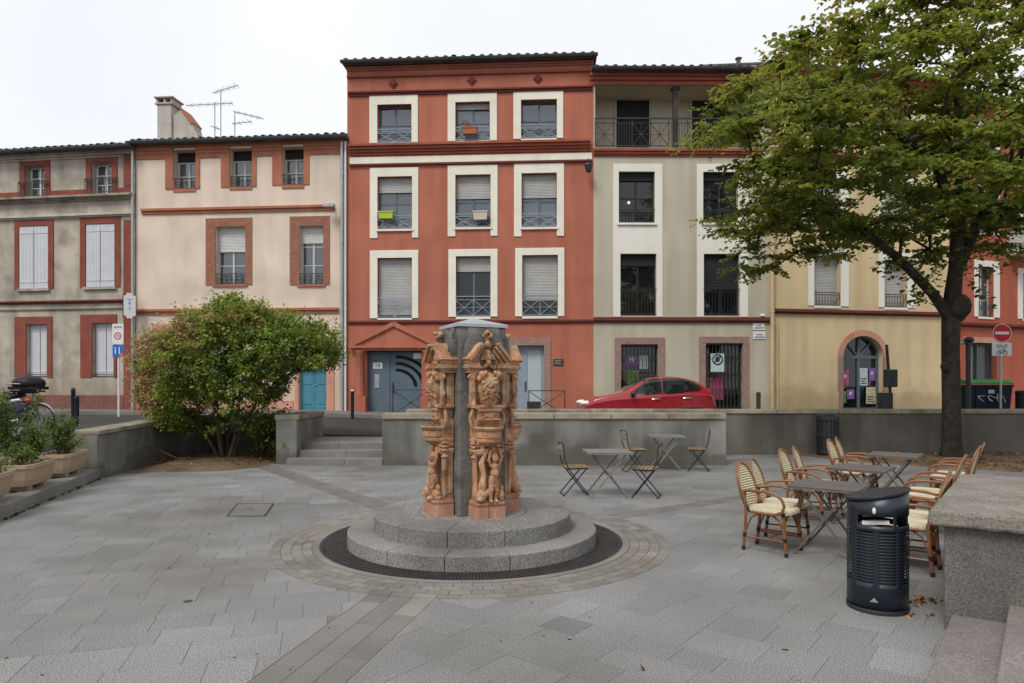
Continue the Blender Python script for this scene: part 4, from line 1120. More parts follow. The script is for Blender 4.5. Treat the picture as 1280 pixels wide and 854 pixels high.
rb.build('balcony_railing', M_BLACK, H.root)
H.band('fascia', (745, 93), (950, 94), .40, [(0, .3, .2), (.3, .6, .13), (.6, 1, .06)], M_REDT, -.15, H.W - .3)
H.band('loggia_band', (745, 186.5), (950, 187.5), .27, [(0, .35, .16), (.35, .7, .1), (.7, 1, .04)], M_REDT, 0, H.W - .3)
H.band('string_course', (742, 396.8), (961, 397), .2, [(0, .6, .12), (.6, 1, .06)], M_REDD, 0, H.W - .02)
# gated openings with posters
M_POST1 = mat('poster_pale', (.42, .50, .52), .7, .2, 14, 0); M_POST2 = mat('poster_violet', (.22, .10, .30), .7, .3, 9, 0); M_POST3 = mat('poster_pink', (.40, .08, .16), .7, .25, 9, 0); M_POST4 = mat('poster_green', (.12, .22, .06), .7, .5, 11, 0); M_POST5 = mat('poster_cream', (.48, .42, .30), .7, .3, 12, 0)
def poster(par, H, r_, y, mtl, marks=None, name='poster'):
    a, c, z0, z1 = r_; p = B().box(a, c, y - .004, y, z0, z1).build(name, mtl, par)
    if marks == 'ring':
        cx, cz = (a + c) / 2, z0 + (z1 - z0) * .68; rr = (c - a) * .36
        b = B(); b.tube([(cx + rr * math.cos(t * PI / 10), y - .008, cz + rr * math.sin(t * PI / 10)) for t in range(20)], .025, 4, closed=True); b.beam((cx - rr * .7, y - .008, cz - rr * .7), (cx + rr * .7, y - .008, cz + rr * .7), .05, .006, (0, 1, 0)); b.ball((cx, y - .004, cz), (rr * .5, .006, rr * .6)); b.build('printed_emblem', M_BLACK, p)
    elif marks == 'lines':
        for k in range(3):
            b = B().box(a + .05, c - .05 - .06 * (k % 2), y - .006, y - .0041, z0 + .06 + k * .09, z0 + .1 + k * .09).build('printed_line', M_BLACK, p)
    elif marks == 'dot':
        b = B().ball(((a + c) / 2, y - .004, z0 + (z1 - z0) * .6), ((c - a) * .22, .004, (c - a) * .22)).build('printed_dot', M_POST1, p)
    return p
for (o, i) in (((768.3, 422, 831, 509), (776.2, 430.5, 822.6, 509)), ((873.7, 421, 936.4, 509), (882, 429, 928.8, 509))):
    rc = H.rect(*i); oc = H.rect(*o); rc = (rc[0], rc[1], .05, rc[3]); H.open.append((*rc, .3)); a, c, z0, z1 = rc
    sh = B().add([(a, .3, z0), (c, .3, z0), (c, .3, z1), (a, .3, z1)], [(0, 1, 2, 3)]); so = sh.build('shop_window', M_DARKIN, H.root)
    B().add([(a, .26, z0), (c, .26, z0), (c, .26, z1), (a, .26, z1)], [(0, 1, 2, 3)]).build('pane', M_GLASSD, so)
    gt = B(); n = 10; w_ = (c - a) / n
    for k in range(n + 1): gt.beam((a + w_ * k, .1, z0), (a + w_ * k, .1, z1), .022, .03, (0, 1, 0))
    h = .28; lev = [z0 + .1 + j * .62 for j in range(5)]
    for zl in lev:
        if zl + h > z1: continue
        for k in range(n): gt.beam((a + w_ * k, .085, zl), (a + w_ * (k + 1), .085, zl + h), .012, .02, (0, 1, 0)); gt.beam((a + w_ * k, .075, zl + h), (a + w_ * (k + 1), .075, zl), .012, .02, (0, 1, 0))
    gt.box(a, c, .05, .14, z1 - .06, z1); gt.build('folding_gate', M_IRON, so)
    H.part('brick_surround', surround(H, '', rc, (oc[0], oc[1], 0, oc[3]), M_PINKB, .03), M_PINKB)
    if o[0] < 800:
        poster(so, H, H.rect(784, 444, 799, 457), .25, M_POST2, 'dot'); poster(so, H, H.rect(801, 444, 812, 461), .25, M_POST1); poster(so, H, H.rect(784, 463, 800, 480), .25, M_POST4)
    else:
        poster(so, H, H.rect(889, 442, 906, 465), .07, M_POST1, 'ring'); poster(so, H, H.rect(889, 472, 907, 500), .25, M_POST3)
for k, q in enumerate(((941, 403.8, 955.5, 412.8), (941, 414.5, 956.6, 424.3))):
    a, c, z0, z1 = H.rect(*q); b = B().box(a, c, -.03, .005, z0, z1).build('street_name_plate', M_WHITE, H.root, bevel=.01)
    B().box(a + .06, c - .04, -.034, -.03, z0 + .06, z0 + .1).build('plate_lettering', mat('faded_blue_print', (.12, .16, .25), .6), b)
    B().box(a + .12, c - .12, -.034, -.03, z0 + .15, z0 + .185).build('plate_lettering', MATS['faded_blue_print'], b)
lx, lz_ = H.L(952, 397); b = B().ball((lx, -.1, lz_ + .06), (.11, .08, .06)).build('alarm_lamp', M_WHITE, H.root)
H.wall(ztop, M_GREIGE)
roof(H, ztop, .33, .35, .26, x1=H.W - .05)
HG = H

# ---- ochre house
M_OCHRE = mat('ochre_plaster', (.60, .47, .285), .88, .1, .4, .14, 50, streak=.2, dirt=(.47, .36, .21), dirt_scale=.7, dirt_amt=.4, low=(1.3, (.34, .24, .13), .55))
M_BUFF = mat('buff_pipe', (.54, .41, .24), .6, .1, 2, .1, 40)
H = House('ochre_house', 962, 24.9, 1186, 26.3, .6, 'ochre yellow house with arched blue door behind the tree')
ztop = H.L(970, 86)[1]
for o, i, sh in (((1010, 311, 1060.5, 385), (1017.3, 319, 1050.7, 383), .97), ((1097.8, 315.3, 1143.2, 387), (1105, 324.4, 1134, 385), .97),
                 ((1008, 212, 1060.5, 290), (1016, 221, 1050.7, 282), .4), ((1097.8, 220, 1143.2, 294), (1105, 228, 1134, 286), .97),
                 ((1006, 118, 1060.5, 186), (1015, 128, 1050.7, 183), 0.1), ((1097.8, 130, 1143.2, 196), (1105, 139, 1134, 193), .5)):
    rc = H.rect(*i); oc = H.rect(*o); window(H, rc, M_BGREY, 2, 2, .3, sh, None, 'bars', M_IRON, .5, .0)
    H.part('window_surround', surround(H, '', rc, (oc[0], oc[1], rc[2] - .08, oc[3]), M_CREAM2, .03, bottom=True), M_CREAM2)
H.band('string_course', (968, 385.4), (1184, 391.5), .17, [(0, .6, .13), (.6, 1, .06)], M_REDD, .1, H.W - .02)
H.band('upper_band', (968, 187), (1184, 202), .27, [(0, .35, .16), (.35, .7, .1), (.7, 1, .04)], M_REDT, .1, H.W)
H.band('fascia', (964, 84), (966, 84), .42, [(0, .3, .3), (.3, .6, .2), (.6, 1, .06)], M_REDT, -.1, H.W)
# arched door
xa, zsp = H.L(1053.7, 446); xb, _ = H.L(1104, 446); zap = H.L(1079, 420)[1]; cx, rr = (xa + xb) / 2, (xb - xa) / 2; ry = zap - zsp
xo0, xo1 = H.L(1047.4, 460)[0], H.L(1111, 460)[0]; ro = (xo1 - xo0) / 2; ryo = H.L(1079, 412.4)[1] - zsp
H.open.append((xa, xb, .05, zap, .35))
N = 20; arc = [(PI * i / N) for i in range(N + 1)]
sp = B()
for i in range(N):   # fill between the arch and the square opening
    t0, t1 = arc[i], arc[i + 1]; p0 = (cx + rr * math.cos(t0), zsp + ry * math.sin(t0)); p1 = (cx + rr * math.cos(t1), zsp + ry * math.sin(t1))
    sp.prism([p0, p1, (p1[0], zap + .002), (p0[0], zap + .002)], lambda u, v, k: (u, k, v), .004, .34)
sp.build('arch_filling', M_OCHRE, H.root)
nb = 25
for i in range(nb):
    t0, t1 = PI * i / nb + .008, PI * (i + 1) / nb - .008
    B().prism([(cx + rr * math.cos(t0), zsp + ry * math.sin(t0)), (cx + ro * math.cos(t0), zsp + ryo * math.sin(t0)), (cx + ro * math.cos(t1), zsp + ryo * math.sin(t1)), (cx + rr * math.cos(t1), zsp + ry * math.sin(t1))], lambda u, v, k: (u, k, v), -.03, .1).build('arch_brick', M_PINKTR, H.root)
H.part('brick_jamb', B().box(xo0, xa, -.03, .02, .0, zsp), M_PINKB); H.part('brick_jamb', B().box(xb, xo1, -.03, .02, .0, zsp), M_PINKB)
d = B(); Y0 = .28
d.tube([(cx + (rr - .04) * math.cos(t), Y0, zsp + (ry - .04) * math.sin(t)) for t in arc], .05, 4)
for x in (xa + .05, cx, xb - .05): d.box(x - .05, x + .05, Y0 - .03, Y0 + .03, .05, zsp if x != cx else zap - .05)
d.box(xa, xb, Y0 - .035, Y0 + .035, zsp - .05, zsp + .05); d.box(xa, xb, Y0 - .03, Y0 + .03, .05, .3)
for t in (PI * .27, PI * .73): d.beam((cx, Y0, zsp), (cx + rr * .95 * math.cos(t), Y0, zsp + ry * .95 * math.sin(t)), .06, .06, (0, 1, 0))
dd = d.build('arched_door', M_BGREY, H.root)
poly = [(cx + rr * math.cos(t), zsp + ry * math.sin(t)) for t in arc] + [(xa, .1), (xb, .1)]
B().prism(poly, lambda u, v, k: (u, k, v), Y0 + .03, Y0 + .036).build('pane', M_GLASSD, dd)
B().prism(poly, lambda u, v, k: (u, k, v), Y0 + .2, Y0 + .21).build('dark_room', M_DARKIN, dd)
for q, mt_, mk in (((1056.5, 463, 1066, 481.5), M_POST3, 'dot'), ((1080, 460, 1090, 482), M_POST1, 'lines'), ((1091.5, 460, 1099.5, 476), M_POST2, 'dot'), ((1064, 487, 1073, 499), M_POST2, 'dot'), ((1055.5, 489, 1063, 504), M_POST4, None), ((1088, 484, 1100, 505), M_POST5, 'lines')):
    poster(dd, H, H.rect(*q), Y0 - .045, mt_, mk)
zpl = H.L(1040, 490)[1]
B().box(.1, xo0, -.035, .01, -.4, zpl).build('plinth', M_OCHRE, H.root); B().box(xo1, H.W, -.035, .01, -.4, zpl).build('plinth', M_OCHRE, H.root)
H.wall(ztop, M_OCHRE)
roof(H, ztop, .33, .35, .26)
# side of the higher roof seen above the greige house
downpipe(H, .04, ztop - .2, M_BUFF, .07, -.12, collars=5); downpipe(H, .28, H.L(966, 405)[1], M_BUFF, .035, -.06, collars=2)
HO = H
# glazed hipped back wing of the ochre house
p = P(905, 80, 31)
bw = empty('rear_roof', (P(905, 80, 30).x, 30, 0), 0, label='low tiled rear roof rising above the greige house', cat='roof')
z0 = P(900, 97, 30).z; z1 = P(900, 70, 30).z - .05; xl, xr = P(878, 0, 30).x - bw.location.x, P(962, 0, 30).x - bw.location.x
b = B(); b.add([(xl, 0, z0), (xr, 0, z0), (xr, 4, z0), (xl, 4, z0), (xl + .35, .9, z1), (xr, 1.2, z1 + .25), (xr, 3, z1 + .25), (xl + .35, 3, z1)], [(0, 1, 5, 4), (1, 2, 6, 5), (2, 3, 7, 6), (3, 0, 4, 7), (4, 5, 6, 7), (3, 2, 1, 0)])
b.build('roof_slope', mat('grey_slate_tile', (.22, .225, .23), .6, .15, 2, .2, 20), bw)
b = B().box(xl, xr, .25, 3.8, .6, z0 - .01); b.build('wall', M_GREIGE, bw)
rt_ = B()
for i in range(14):
    f = i / 13; x = xl + .35 + (xr - xl - .35) * f; z = z1 + .25 * f; rt_.tube([(x - .12, .9 + .3 * f, z), (x + .14, .92 + .3 * f, z + .02)], .09, 7)
rt_.build('ridge_tiles', M_TILE, bw)
rt_ = B(); xv = xl + 1.9; rt_.tube([(xv, .95, z1), (xv, .95, z1 + .35)], .1, 8); rt_.ball((xv, .95, z1 + .38), (.16, .16, .06)); rt_.build('roof_vent', M_TILE, bw)

# ---- second red house far right
M_RED2 = mat('coral_plaster', (.38, .105, .065), .88, .08, .5, .14, 50, streak=.14, dirt=(.37, .095, .06), dirt_scale=.7, dirt_amt=.4)
H = House('coral_house', 1186, 26.3, 1391, 30.2, .6, 'coral red house with white window surrounds behind the no-entry sign')
ztop = H.L(1190, 120)[1]
for o, i, rv in (((1217.6, 324.4, 1249, 400.6), (1222.3, 332.7, 1241.9, 397), 'scroll'), ((1218, 230, 1249, 297), (1222.3, 240, 1241.9, 293), 'scroll'), ((1217, 150, 1249, 210), (1222, 158, 1242, 207), 'scroll'),
                 ((1272, 335, 1306, 402), (1278, 342, 1300, 400), 'scroll'), ((1272, 262, 1306, 318), (1278, 268, 1300, 318), None), ((1196, 150, 1206, 200), (1198, 155, 1204, 196), None)):
    rc = H.rect(*i); oc = H.rect(*o); window(H, rc, M_GREYJ, 2, 3, .22, 0, None, rv, M_IRON, .75, .03, curtain=('sides', M_CURT))
    H.part('window_surround', surround(H, '', rc, (oc[0], oc[1], rc[2] - .08, oc[3]), M_CREAM2, .03, bottom=True), M_CREAM2)
rc = H.rect(1206.7, 428, 1246.6, 478); w = window(H, rc, M_DARKJ, 2, 1, .25, 0, None, 'bars', M_IRON, rc[3] - rc[2] - .05, .0)
H.part('lintel_or_recess_block', B().box(rc[0] - .12, rc[1] + .12, -.03, .01, rc[3], rc[3] + .22), M_PINKTR)
H.band('string_course', (1188, 402), (1280, 406.7), .17, [(0, .6, .13), (.6, 1, .06)], M_REDD, 0, H.W)
a, zt = H.L(1259, 319); c, z0 = H.L(1320, 326); bb = B().box(a, c, -.9, .01, z0 - .0, zt); bal = bb.build('balcony', M_CREAM2, H.root)
railing('bars', a, c, zt + .05, zt + 1.0, -.88).build('railing', M_STEEL, bal)
B().box(a - .0, a + .02, -.88, 0, zt + .05, zt + 1.0).build('screen', M_GREYJ, bal)
H.wall(ztop, M_RED2, 14)
roof(H, ztop, .33, .35, .26)
# plain house beyond the frame on both sides keeps the street closed
# ------------------------------------------------------------------ fountain
FZ1, FZ2 = .15, .325
ft = empty('fountain', (FC.x, FC.y, 0), label='carved terracotta and grey stone fountain on two round granite steps', cat='fountain')
C0 = Vector((0, 0))
def disc(name, r0, r1, n, z0, z1, mtl, seg=8, off=0.0):
    for i in range(n):
        ring_piece(r0, r1, off + 2 * PI * i / n + .0016, off + 2 * PI * (i + 1) / n - .0016, z0, z1, seg, C0).build(name, mtl, ft, bevel=.012)
disc('lower_step_stone', .95, 1.425, 14, -.03, FZ1, M_STEP, 8, .09)
disc('upper_step_stone', .62, 1.13, 12, FZ1 - .1, FZ2, M_STEP, 8, .35)
B().lathe([(.001, .0), (.617, .0), (.617, -.2)], (0, 0, FZ2), 48).build('centre_slab', M_STEP, ft)
# cast iron grate ring in segments: slots between bars are real gaps
B().lathe([(1.40, -.06), (R_GRATE + .004, -.06)], (0, 0, 0), 64).build('gully', M_BLACK, ft)
nseg = 12
gb = B(); a0, a1 = .006, 2 * PI / nseg - .006
for r0, r1 in ((1.432, 1.452), (1.50, 1.512), (1.565, 1.577), (1.63, 1.642), (1.695, R_GRATE)):
    q = ring_piece(r0, r1, a0, a1, -.03, .0, 10, C0); gb.add(q.v, q.f)
nb = 26
for i in range(nb + 1):
    t = a0 + (a1 - a0) * i / nb; d_ = Vector((math.cos(t), math.sin(t), 0)); gb.beam(d_ * 1.44 + Vector((0, 0, -.014)), d_ * 1.71 + Vector((0, 0, -.014)), .013, .028)
gm = gb.mesh('grate_segment', M_IRON)
for i in range(nseg): link('grate_segment', gm, ft, (0, 0, .001), 2 * PI * i / nseg)

ROT = math.radians(26)       # the front panel faces 26 degrees to the right of the camera
hs = .29
core = B(); core.box(-hs, hs, -hs, hs, FZ2 - .01, 2.44)
co = core.build('stone_core', M_CORE, ft, bevel=.02); co.rotation_euler = (0, 0, ROT)
cp = B(); s_ = .305; cp.add([(-s_, -s_, 2.44), (s_, -s_, 2.44), (s_, s_, 2.44), (-s_, s_, 2.44), (-s_, -s_, 2.475), (s_, -s_, 2.475), (s_, s_, 2.475), (-s_, s_, 2.475), (0, 0, 2.565)],
                           [(3, 2, 1, 0), (0, 1, 5, 4), (1, 2, 6, 5), (2, 3, 7, 6), (3, 0, 4, 7), (4, 5, 8), (5, 6, 8), (6, 7, 8), (7, 4, 8)])
o = cp.build('pyramid_cap', M_ZINC, ft); o.rotation_euler = (0, 0, ROT)

# one wall-fountain panel; local: x across, -y outwards, z up; face plane at y=-hs
def mirror(shapes):
    out = list(shapes)
    for s in shapes:
        if s[0] == 'e': out.append(('e', (-s[1][0], s[1][1], s[1][2]), s[2]))
        elif s[0] == 'c': out.append(('c', (-s[1][0], *s[1][1:]), (-s[2][0], *s[2][1:]), s[3], s[4]))
    return out
f = -hs
rs = random.Random(3)
# backing slab with arched top (grey)
arc = [(.235 * math.cos(t), 2.16 + .25 * math.sin(t)) for t in [PI * i / 14 for i in range(15)]]
b = B(); b.prism([(.235, 1.95)] + arc + [(-.235, 1.95)], lambda u, v, k: (u, k, v), f - .075, f + .05); b.prism([(f + .04, 1.9), (f - .10, 1.97), (f - .125, 2.05), (f - .02, 2.43), (f + .04, 2.43)], lambda u, v, k: (k, u, v), -.19, .19); slab_me = b.mesh('backing_slab', M_CORE)
# terracotta panel body: tapering pilaster, neck, shoulders
pan = []
pan.append(('b', -.17, .17, f - .12, f - .01, .46, 1.10)); pan.append(('c', (-.15, f - .11, .52), (-.18, f - .12, 1.0), .03, .035)); pan.append(('c', (.15, f - .11, .52), (.18, f - .12, 1.0), .03, .035)); pan.append(('b', -.20, .20, f - .15, f - .01, 1.10, 1.40)); pan.append(('b', -.16, .16, f - .17, f - .01, 1.36, 1.56)); pan.append(('b', -.215, .215, f - .10, f - .01, 1.52, 1.97))
for z, hw_, dp in ((1.02, .20, .17), (1.05, .215, .18), (1.535, .24, .2), (1.16, .205, .17)): pan.append(('b', -hw_, hw_, f - dp, f - .01, z, z + .03))
for k in range(26):
    pan.append(('e', (rs.uniform(-.17, .17), f - .15, rs.uniform(1.07, 1.16)), (rs.uniform(.012, .03), .03, rs.uniform(.012, .03))))
for k in range(10):
    pan.append(('c', (rs.uniform(-.1, .1), f - .175, rs.uniform(1.42, 1.5)), (rs.uniform(-.1, .1), f - .175, rs.uniform(1.42, 1.5)), .014, .01))
panel_me = sculpt(pan, .006, 0)
# shield with foliage
sh_ = [('e', (0, f - .14, 1.75), (.155, .12, .185)), ('e', (0, f - .14, 1.63), (.12, .10, .12)), ('c', (0, f - .15, 1.55), (0, f - .17, 1.60), .035, .05)]
sh_ += mirror([('e', (.12, f - .2, 1.90), (.05, .05, .045)), ('e', (.15, f - .18, 1.86), (.035, .05, .04)), ('c', (.13, f - .19, 1.9), (.07, f - .21, 1.92), .03, .03)])
for k in range(70):
    t = rs.uniform(0, 2 * PI); u = rs.uniform(-.12, .12); zc = 1.75 + rs.uniform(-.15, .12); dep = math.sqrt(max(.02, 1 - (u / .155) ** 2 - ((zc - 1.75) / .2) ** 2)) * .12
    p_ = (u, f - .14 - dep, zc); l_ = rs.uniform(.015, .05); sh_.append(('c', p_, (u + l_ * math.cos(t), p_[1] + .008, zc + l_ * math.sin(t)), rs.uniform(.011, .019), .007))
shield_me = sculpt(sh_, .0048, 0)
# broken pediment: stepped raking cornices, entablature blocks, arched tympanum
pd = B()
for sg in (-1, 1):
    for (w0, z_off, dep, hgt) in ((.30, 0, .23, .035), (.285, -.035, .19, .04), (.26, -.07, .15, .035)):
        pd.beam((sg * w0, f - dep / 2, 2.06 + z_off), (sg * (w0 - .185), f - dep / 2, 2.245 + z_off), hgt, dep, (0, -1, 0))
    for (x0, x1, z0, z1, dp) in ((.13, .30, 1.975, 1.995, .22), (.135, .285, 1.955, 1.975, .19), (.14, .27, 1.925, 1.955, .17), (.145, .285, 1.995, 2.03, .2)):
        pd.box(min(sg * x0, sg * x1), max(sg * x0, sg * x1), f - dp, f, z0, z1)
arc2 = [(.155 * math.cos(t), 1.96 + .17 * math.sin(t)) for t in [PI * i / 12 for i in range(13)]]
pd.prism(arc2, lambda u, v, k: (u, k, v), f - .10, f)
for i in range(12):
    pd.beam((arc2[i][0], f - .11, arc2[i][1]), (arc2[i + 1][0], f - .11, arc2[i + 1][1]), .03, .03, (0, 1, 0))
ped_me = pd.mesh('pediment', M_TERRA)
fn = [('e', (0, f - .13, 2.225), (.052, .052, .052)), ('c', (0, f - .13, 2.14), (0, f - .13, 2.19), .05, .02), ('c', (0, f - .13, 2.26), (0, f - .13, 2.305), .022, .032), ('e', (0, f - .14, 2.09), (.05, .05, .055)), ('e', (0, f - .15, 2.03), (.04, .05, .04))]
for k in range(9):
    t = 2 * PI * k / 9; fn.append(('e', (.045 * math.cos(t), f - .135 + .03 * math.sin(t * 2), 2.345 + .03 * math.sin(t)), .026))
for k in range(9):
    t = PI * (k + .5) / 9; fn.append(('c', (.03 * math.cos(t), f - .16, 2.07 + .02 * math.sin(t)), (.10 * math.cos(t), f - .14, 2.06 + .09 * math.sin(t)), .011, .017))
for sg in (-1, 1):
    fn += [('c', (sg * .03, f - .15, 2.0), (sg * .10, f - .13, 1.97), .025, .02), ('c', (sg * .1, f - .13, 1.97), (sg * .13, f - .12, 2.03), .02, .015)]
finial_me = sculpt(fn, .005, 0)
# crisp mouldings of the pilaster: plinth blocks, little columns, volutes, bracket under the shield
mo = B()
for sg in (-1, 1):
    mo.lathe([(.036, 1.565), (.036, 1.585), (.028, 1.60), (.026, 1.66), (.033, 1.70), (.026, 1.74), (.025, 1.84), (.034, 1.855), (.04, 1.90), (.046, 1.925)], (sg * .215, f - .155, 0), 12)
    mo.tube([(sg * (.24 + .05 * math.exp(-.22 * q) * math.cos(q * .8)), f - .15, 1.87 + .05 * math.exp(-.22 * q) * math.sin(q * .8)) for q in range(12)], .013, 6)
    mo.tube([(sg * (.235 + .04 * math.exp(-.2 * q) * math.cos(q * .8 + 2)), f - .14, 1.70 + .045 * math.exp(-.2 * q) * math.sin(q * .8 + 2)) for q in range(11)], .012, 6)
    mo.tube([(sg * (.20 + .045 * math.sin(q / 8 * PI)), f - .12, 1.30 + .22 * q / 8) for q in range(9)], .024, 8)
    mo.box(min(sg * .165, sg * .215), max(sg * .165, sg * .215), f - .2, f - .02, 1.53, 1.565)
    for z in (.99, 1.06, 1.10, 1.14): mo.ball((sg * .205, f - .12, z), (.03, .05, .02))
for (w0, dp, z0, z1) in ((.21, .19, 1.035, 1.05), (.20, .175, 1.015, 1.035), (.16, .21, 1.40, 1.415), (.17, .20, 1.50, 1.53), (.2, .2, .505, .52)): mo.box(-w0, w0, f - dp, f - .02, z0, z1)
mould_me = mo.mesh('moulding', M_TERRA, smooth=35)
# basin
bs = B(); prof = [(.04, 1.10), (.10, 1.115), (.135, 1.14), (.17, 1.165), (.172, 1.19), (.165, 1.20), (.18, 1.21), (.185, 1.27), (.18, 1.275), (.198, 1.29), (.21, 1.315), (.205, 1.33), (.19, 1.33), (.175, 1.30), (.15, 1.22), (.02, 1.21)]
bs.lathe(prof, (0, f - .12, 0), 28, PI, 2 * PI, 1.0, 1.1)
basin_me = bs.mesh('basin', M_TERRA, smooth=35)
# plinth
pb = B(); pts = [(-.225, f - .02), (-.225, f - .20), (-.19, f - .255), (-.06, f - .255), (-.03, f - .235), (.03, f - .235), (.06, f - .255), (.19, f - .255), (.225, f - .20), (.225, f - .02)]
pb.prism(pts, lambda u, v, k: (u, v, k), FZ2 - .002, .45); pb.prism([(u * .93, f + (v - f) * .9) for u, v in pts], lambda u, v, k: (u, v, k), .45, .475); pb.prism([(u * .98, f + (v - f) * .97) for u, v in pts], lambda u, v, k: (u, v, k), .475, .50)
plinth_me = pb.mesh('plinth', M_TERRA2)
# two entwined children and a dolphin
def child(x, dy, lean, arm_up):
    y0 = f - .20 + dy; z = .50
    return [('e', (x + .02, y0 - .03, z + .015), (.025, .045, .02)), ('e', (x - .05, y0 - .02, z + .015), (.025, .045, .02)),
            ('c', (x + .02, y0, z + .02), (x + .035, y0 - .02, z + .13), .022, .034), ('c', (x + .035, y0 - .02, z + .13), (x + .015, y0 + .01, z + .24), .036, .05),
            ('c', (x - .05, y0, z + .02), (x - .045, y0 - .015, z + .13), .022, .034), ('c', (x - .045, y0 - .015, z + .13), (x - .02, y0 + .01, z + .24), .036, .05),
            ('e', (x, y0 + .005, z + .26), (.065, .05, .05)), ('e', (x + lean * .3, y0 - .012, z + .32), (.058, .055, .06)), ('e', (x + lean * .7, y0, z + .385), (.062, .048, .05)),
            ('e', (x + lean, y0 - .005, z + .475), (.047, .05, .055)), ('e', (x + lean, y0 + .015, z + .495), (.052, .048, .05)), ('e', (x + lean, y0 - .055, z + .468), (.01, .012, .012)),
            ('c', (x + lean * .7 + .055, y0, z + .40), (x + lean + .10, y0 + .01, z + .48), .024, .02), ('c', (x + lean + .10, y0 + .01, z + .48), (x + lean + .06 * arm_up, y0 + .02, z + .58), .02, .018),
            ('c', (x + lean * .7 - .055, y0, z + .40), (x + lean - .10, y0 - .01, z + .46), .024, .02), ('c', (x + lean - .10, y0 - .01, z + .46), (x + lean - .05, y0 + .02, z + .57), .02, .018)]
fg = child(.045, -.015, .02, 1)
fg += [('c', (-.11, f - .19, .56), (-.12, f - .2, .68), .045, .05), ('c', (-.12, f - .2, .68), (-.085, f - .19, .80), .05, .035), ('c', (-.085, f - .19, .80), (-.115, f - .18, .92), .036, .045), ('c', (-.115, f - .18, .92), (-.06, f - .17, 1.02), .04, .03),
       ('c', (-.06, f - .17, 1.02), (-.02, f - .17, 1.08), .025, .02),
       ('e', (-.14, f - .21, .56), (.075, .06, .06)), ('e', (-.175, f - .25, .545), (.035, .03, .025)), ('c', (-.14, f - .21, .58), (.0, f - .17, .62), .06, .04), ('e', (.15, f - .2, .575), (.055, .05, .055)), ('e', (.17, f - .19, .64), (.03, .03, .04)), ('e', (.16, f - .18, .53), (.05, .05, .03)),
       ('e', (-.155, f - .262, .585), (.012, .012, .012)), ('b', -.2, .2, f - .2, f - .02, .49, .51)]
fig_me = sculpt(fg, .005, 1)
for me in (panel_me, shield_me, ped_me, fig_me, basin_me, plinth_me, finial_me, mould_me): me.transform(Matrix.Diagonal((.83, 1, 1, 1)))
for me in (panel_me, shield_me, fig_me, finial_me): me.materials.clear(); me.materials.append(M_TERRA)
for k in range(4):
    sl = link('backing_slab', slab_me, ft, None, ROT + k * PI / 2)
    pnl = link('terracotta_panel', panel_me, ft, None, ROT + k * PI / 2)
    for nm, me in (('shield', shield_me), ('pediment', ped_me), ('finial', finial_me), ('moulding', mould_me), ('basin', basin_me), ('plinth', plinth_me), ('putto_group', fig_me)):
        link(nm, me, pnl, kind='stuff' if nm == 'moulding' else None)

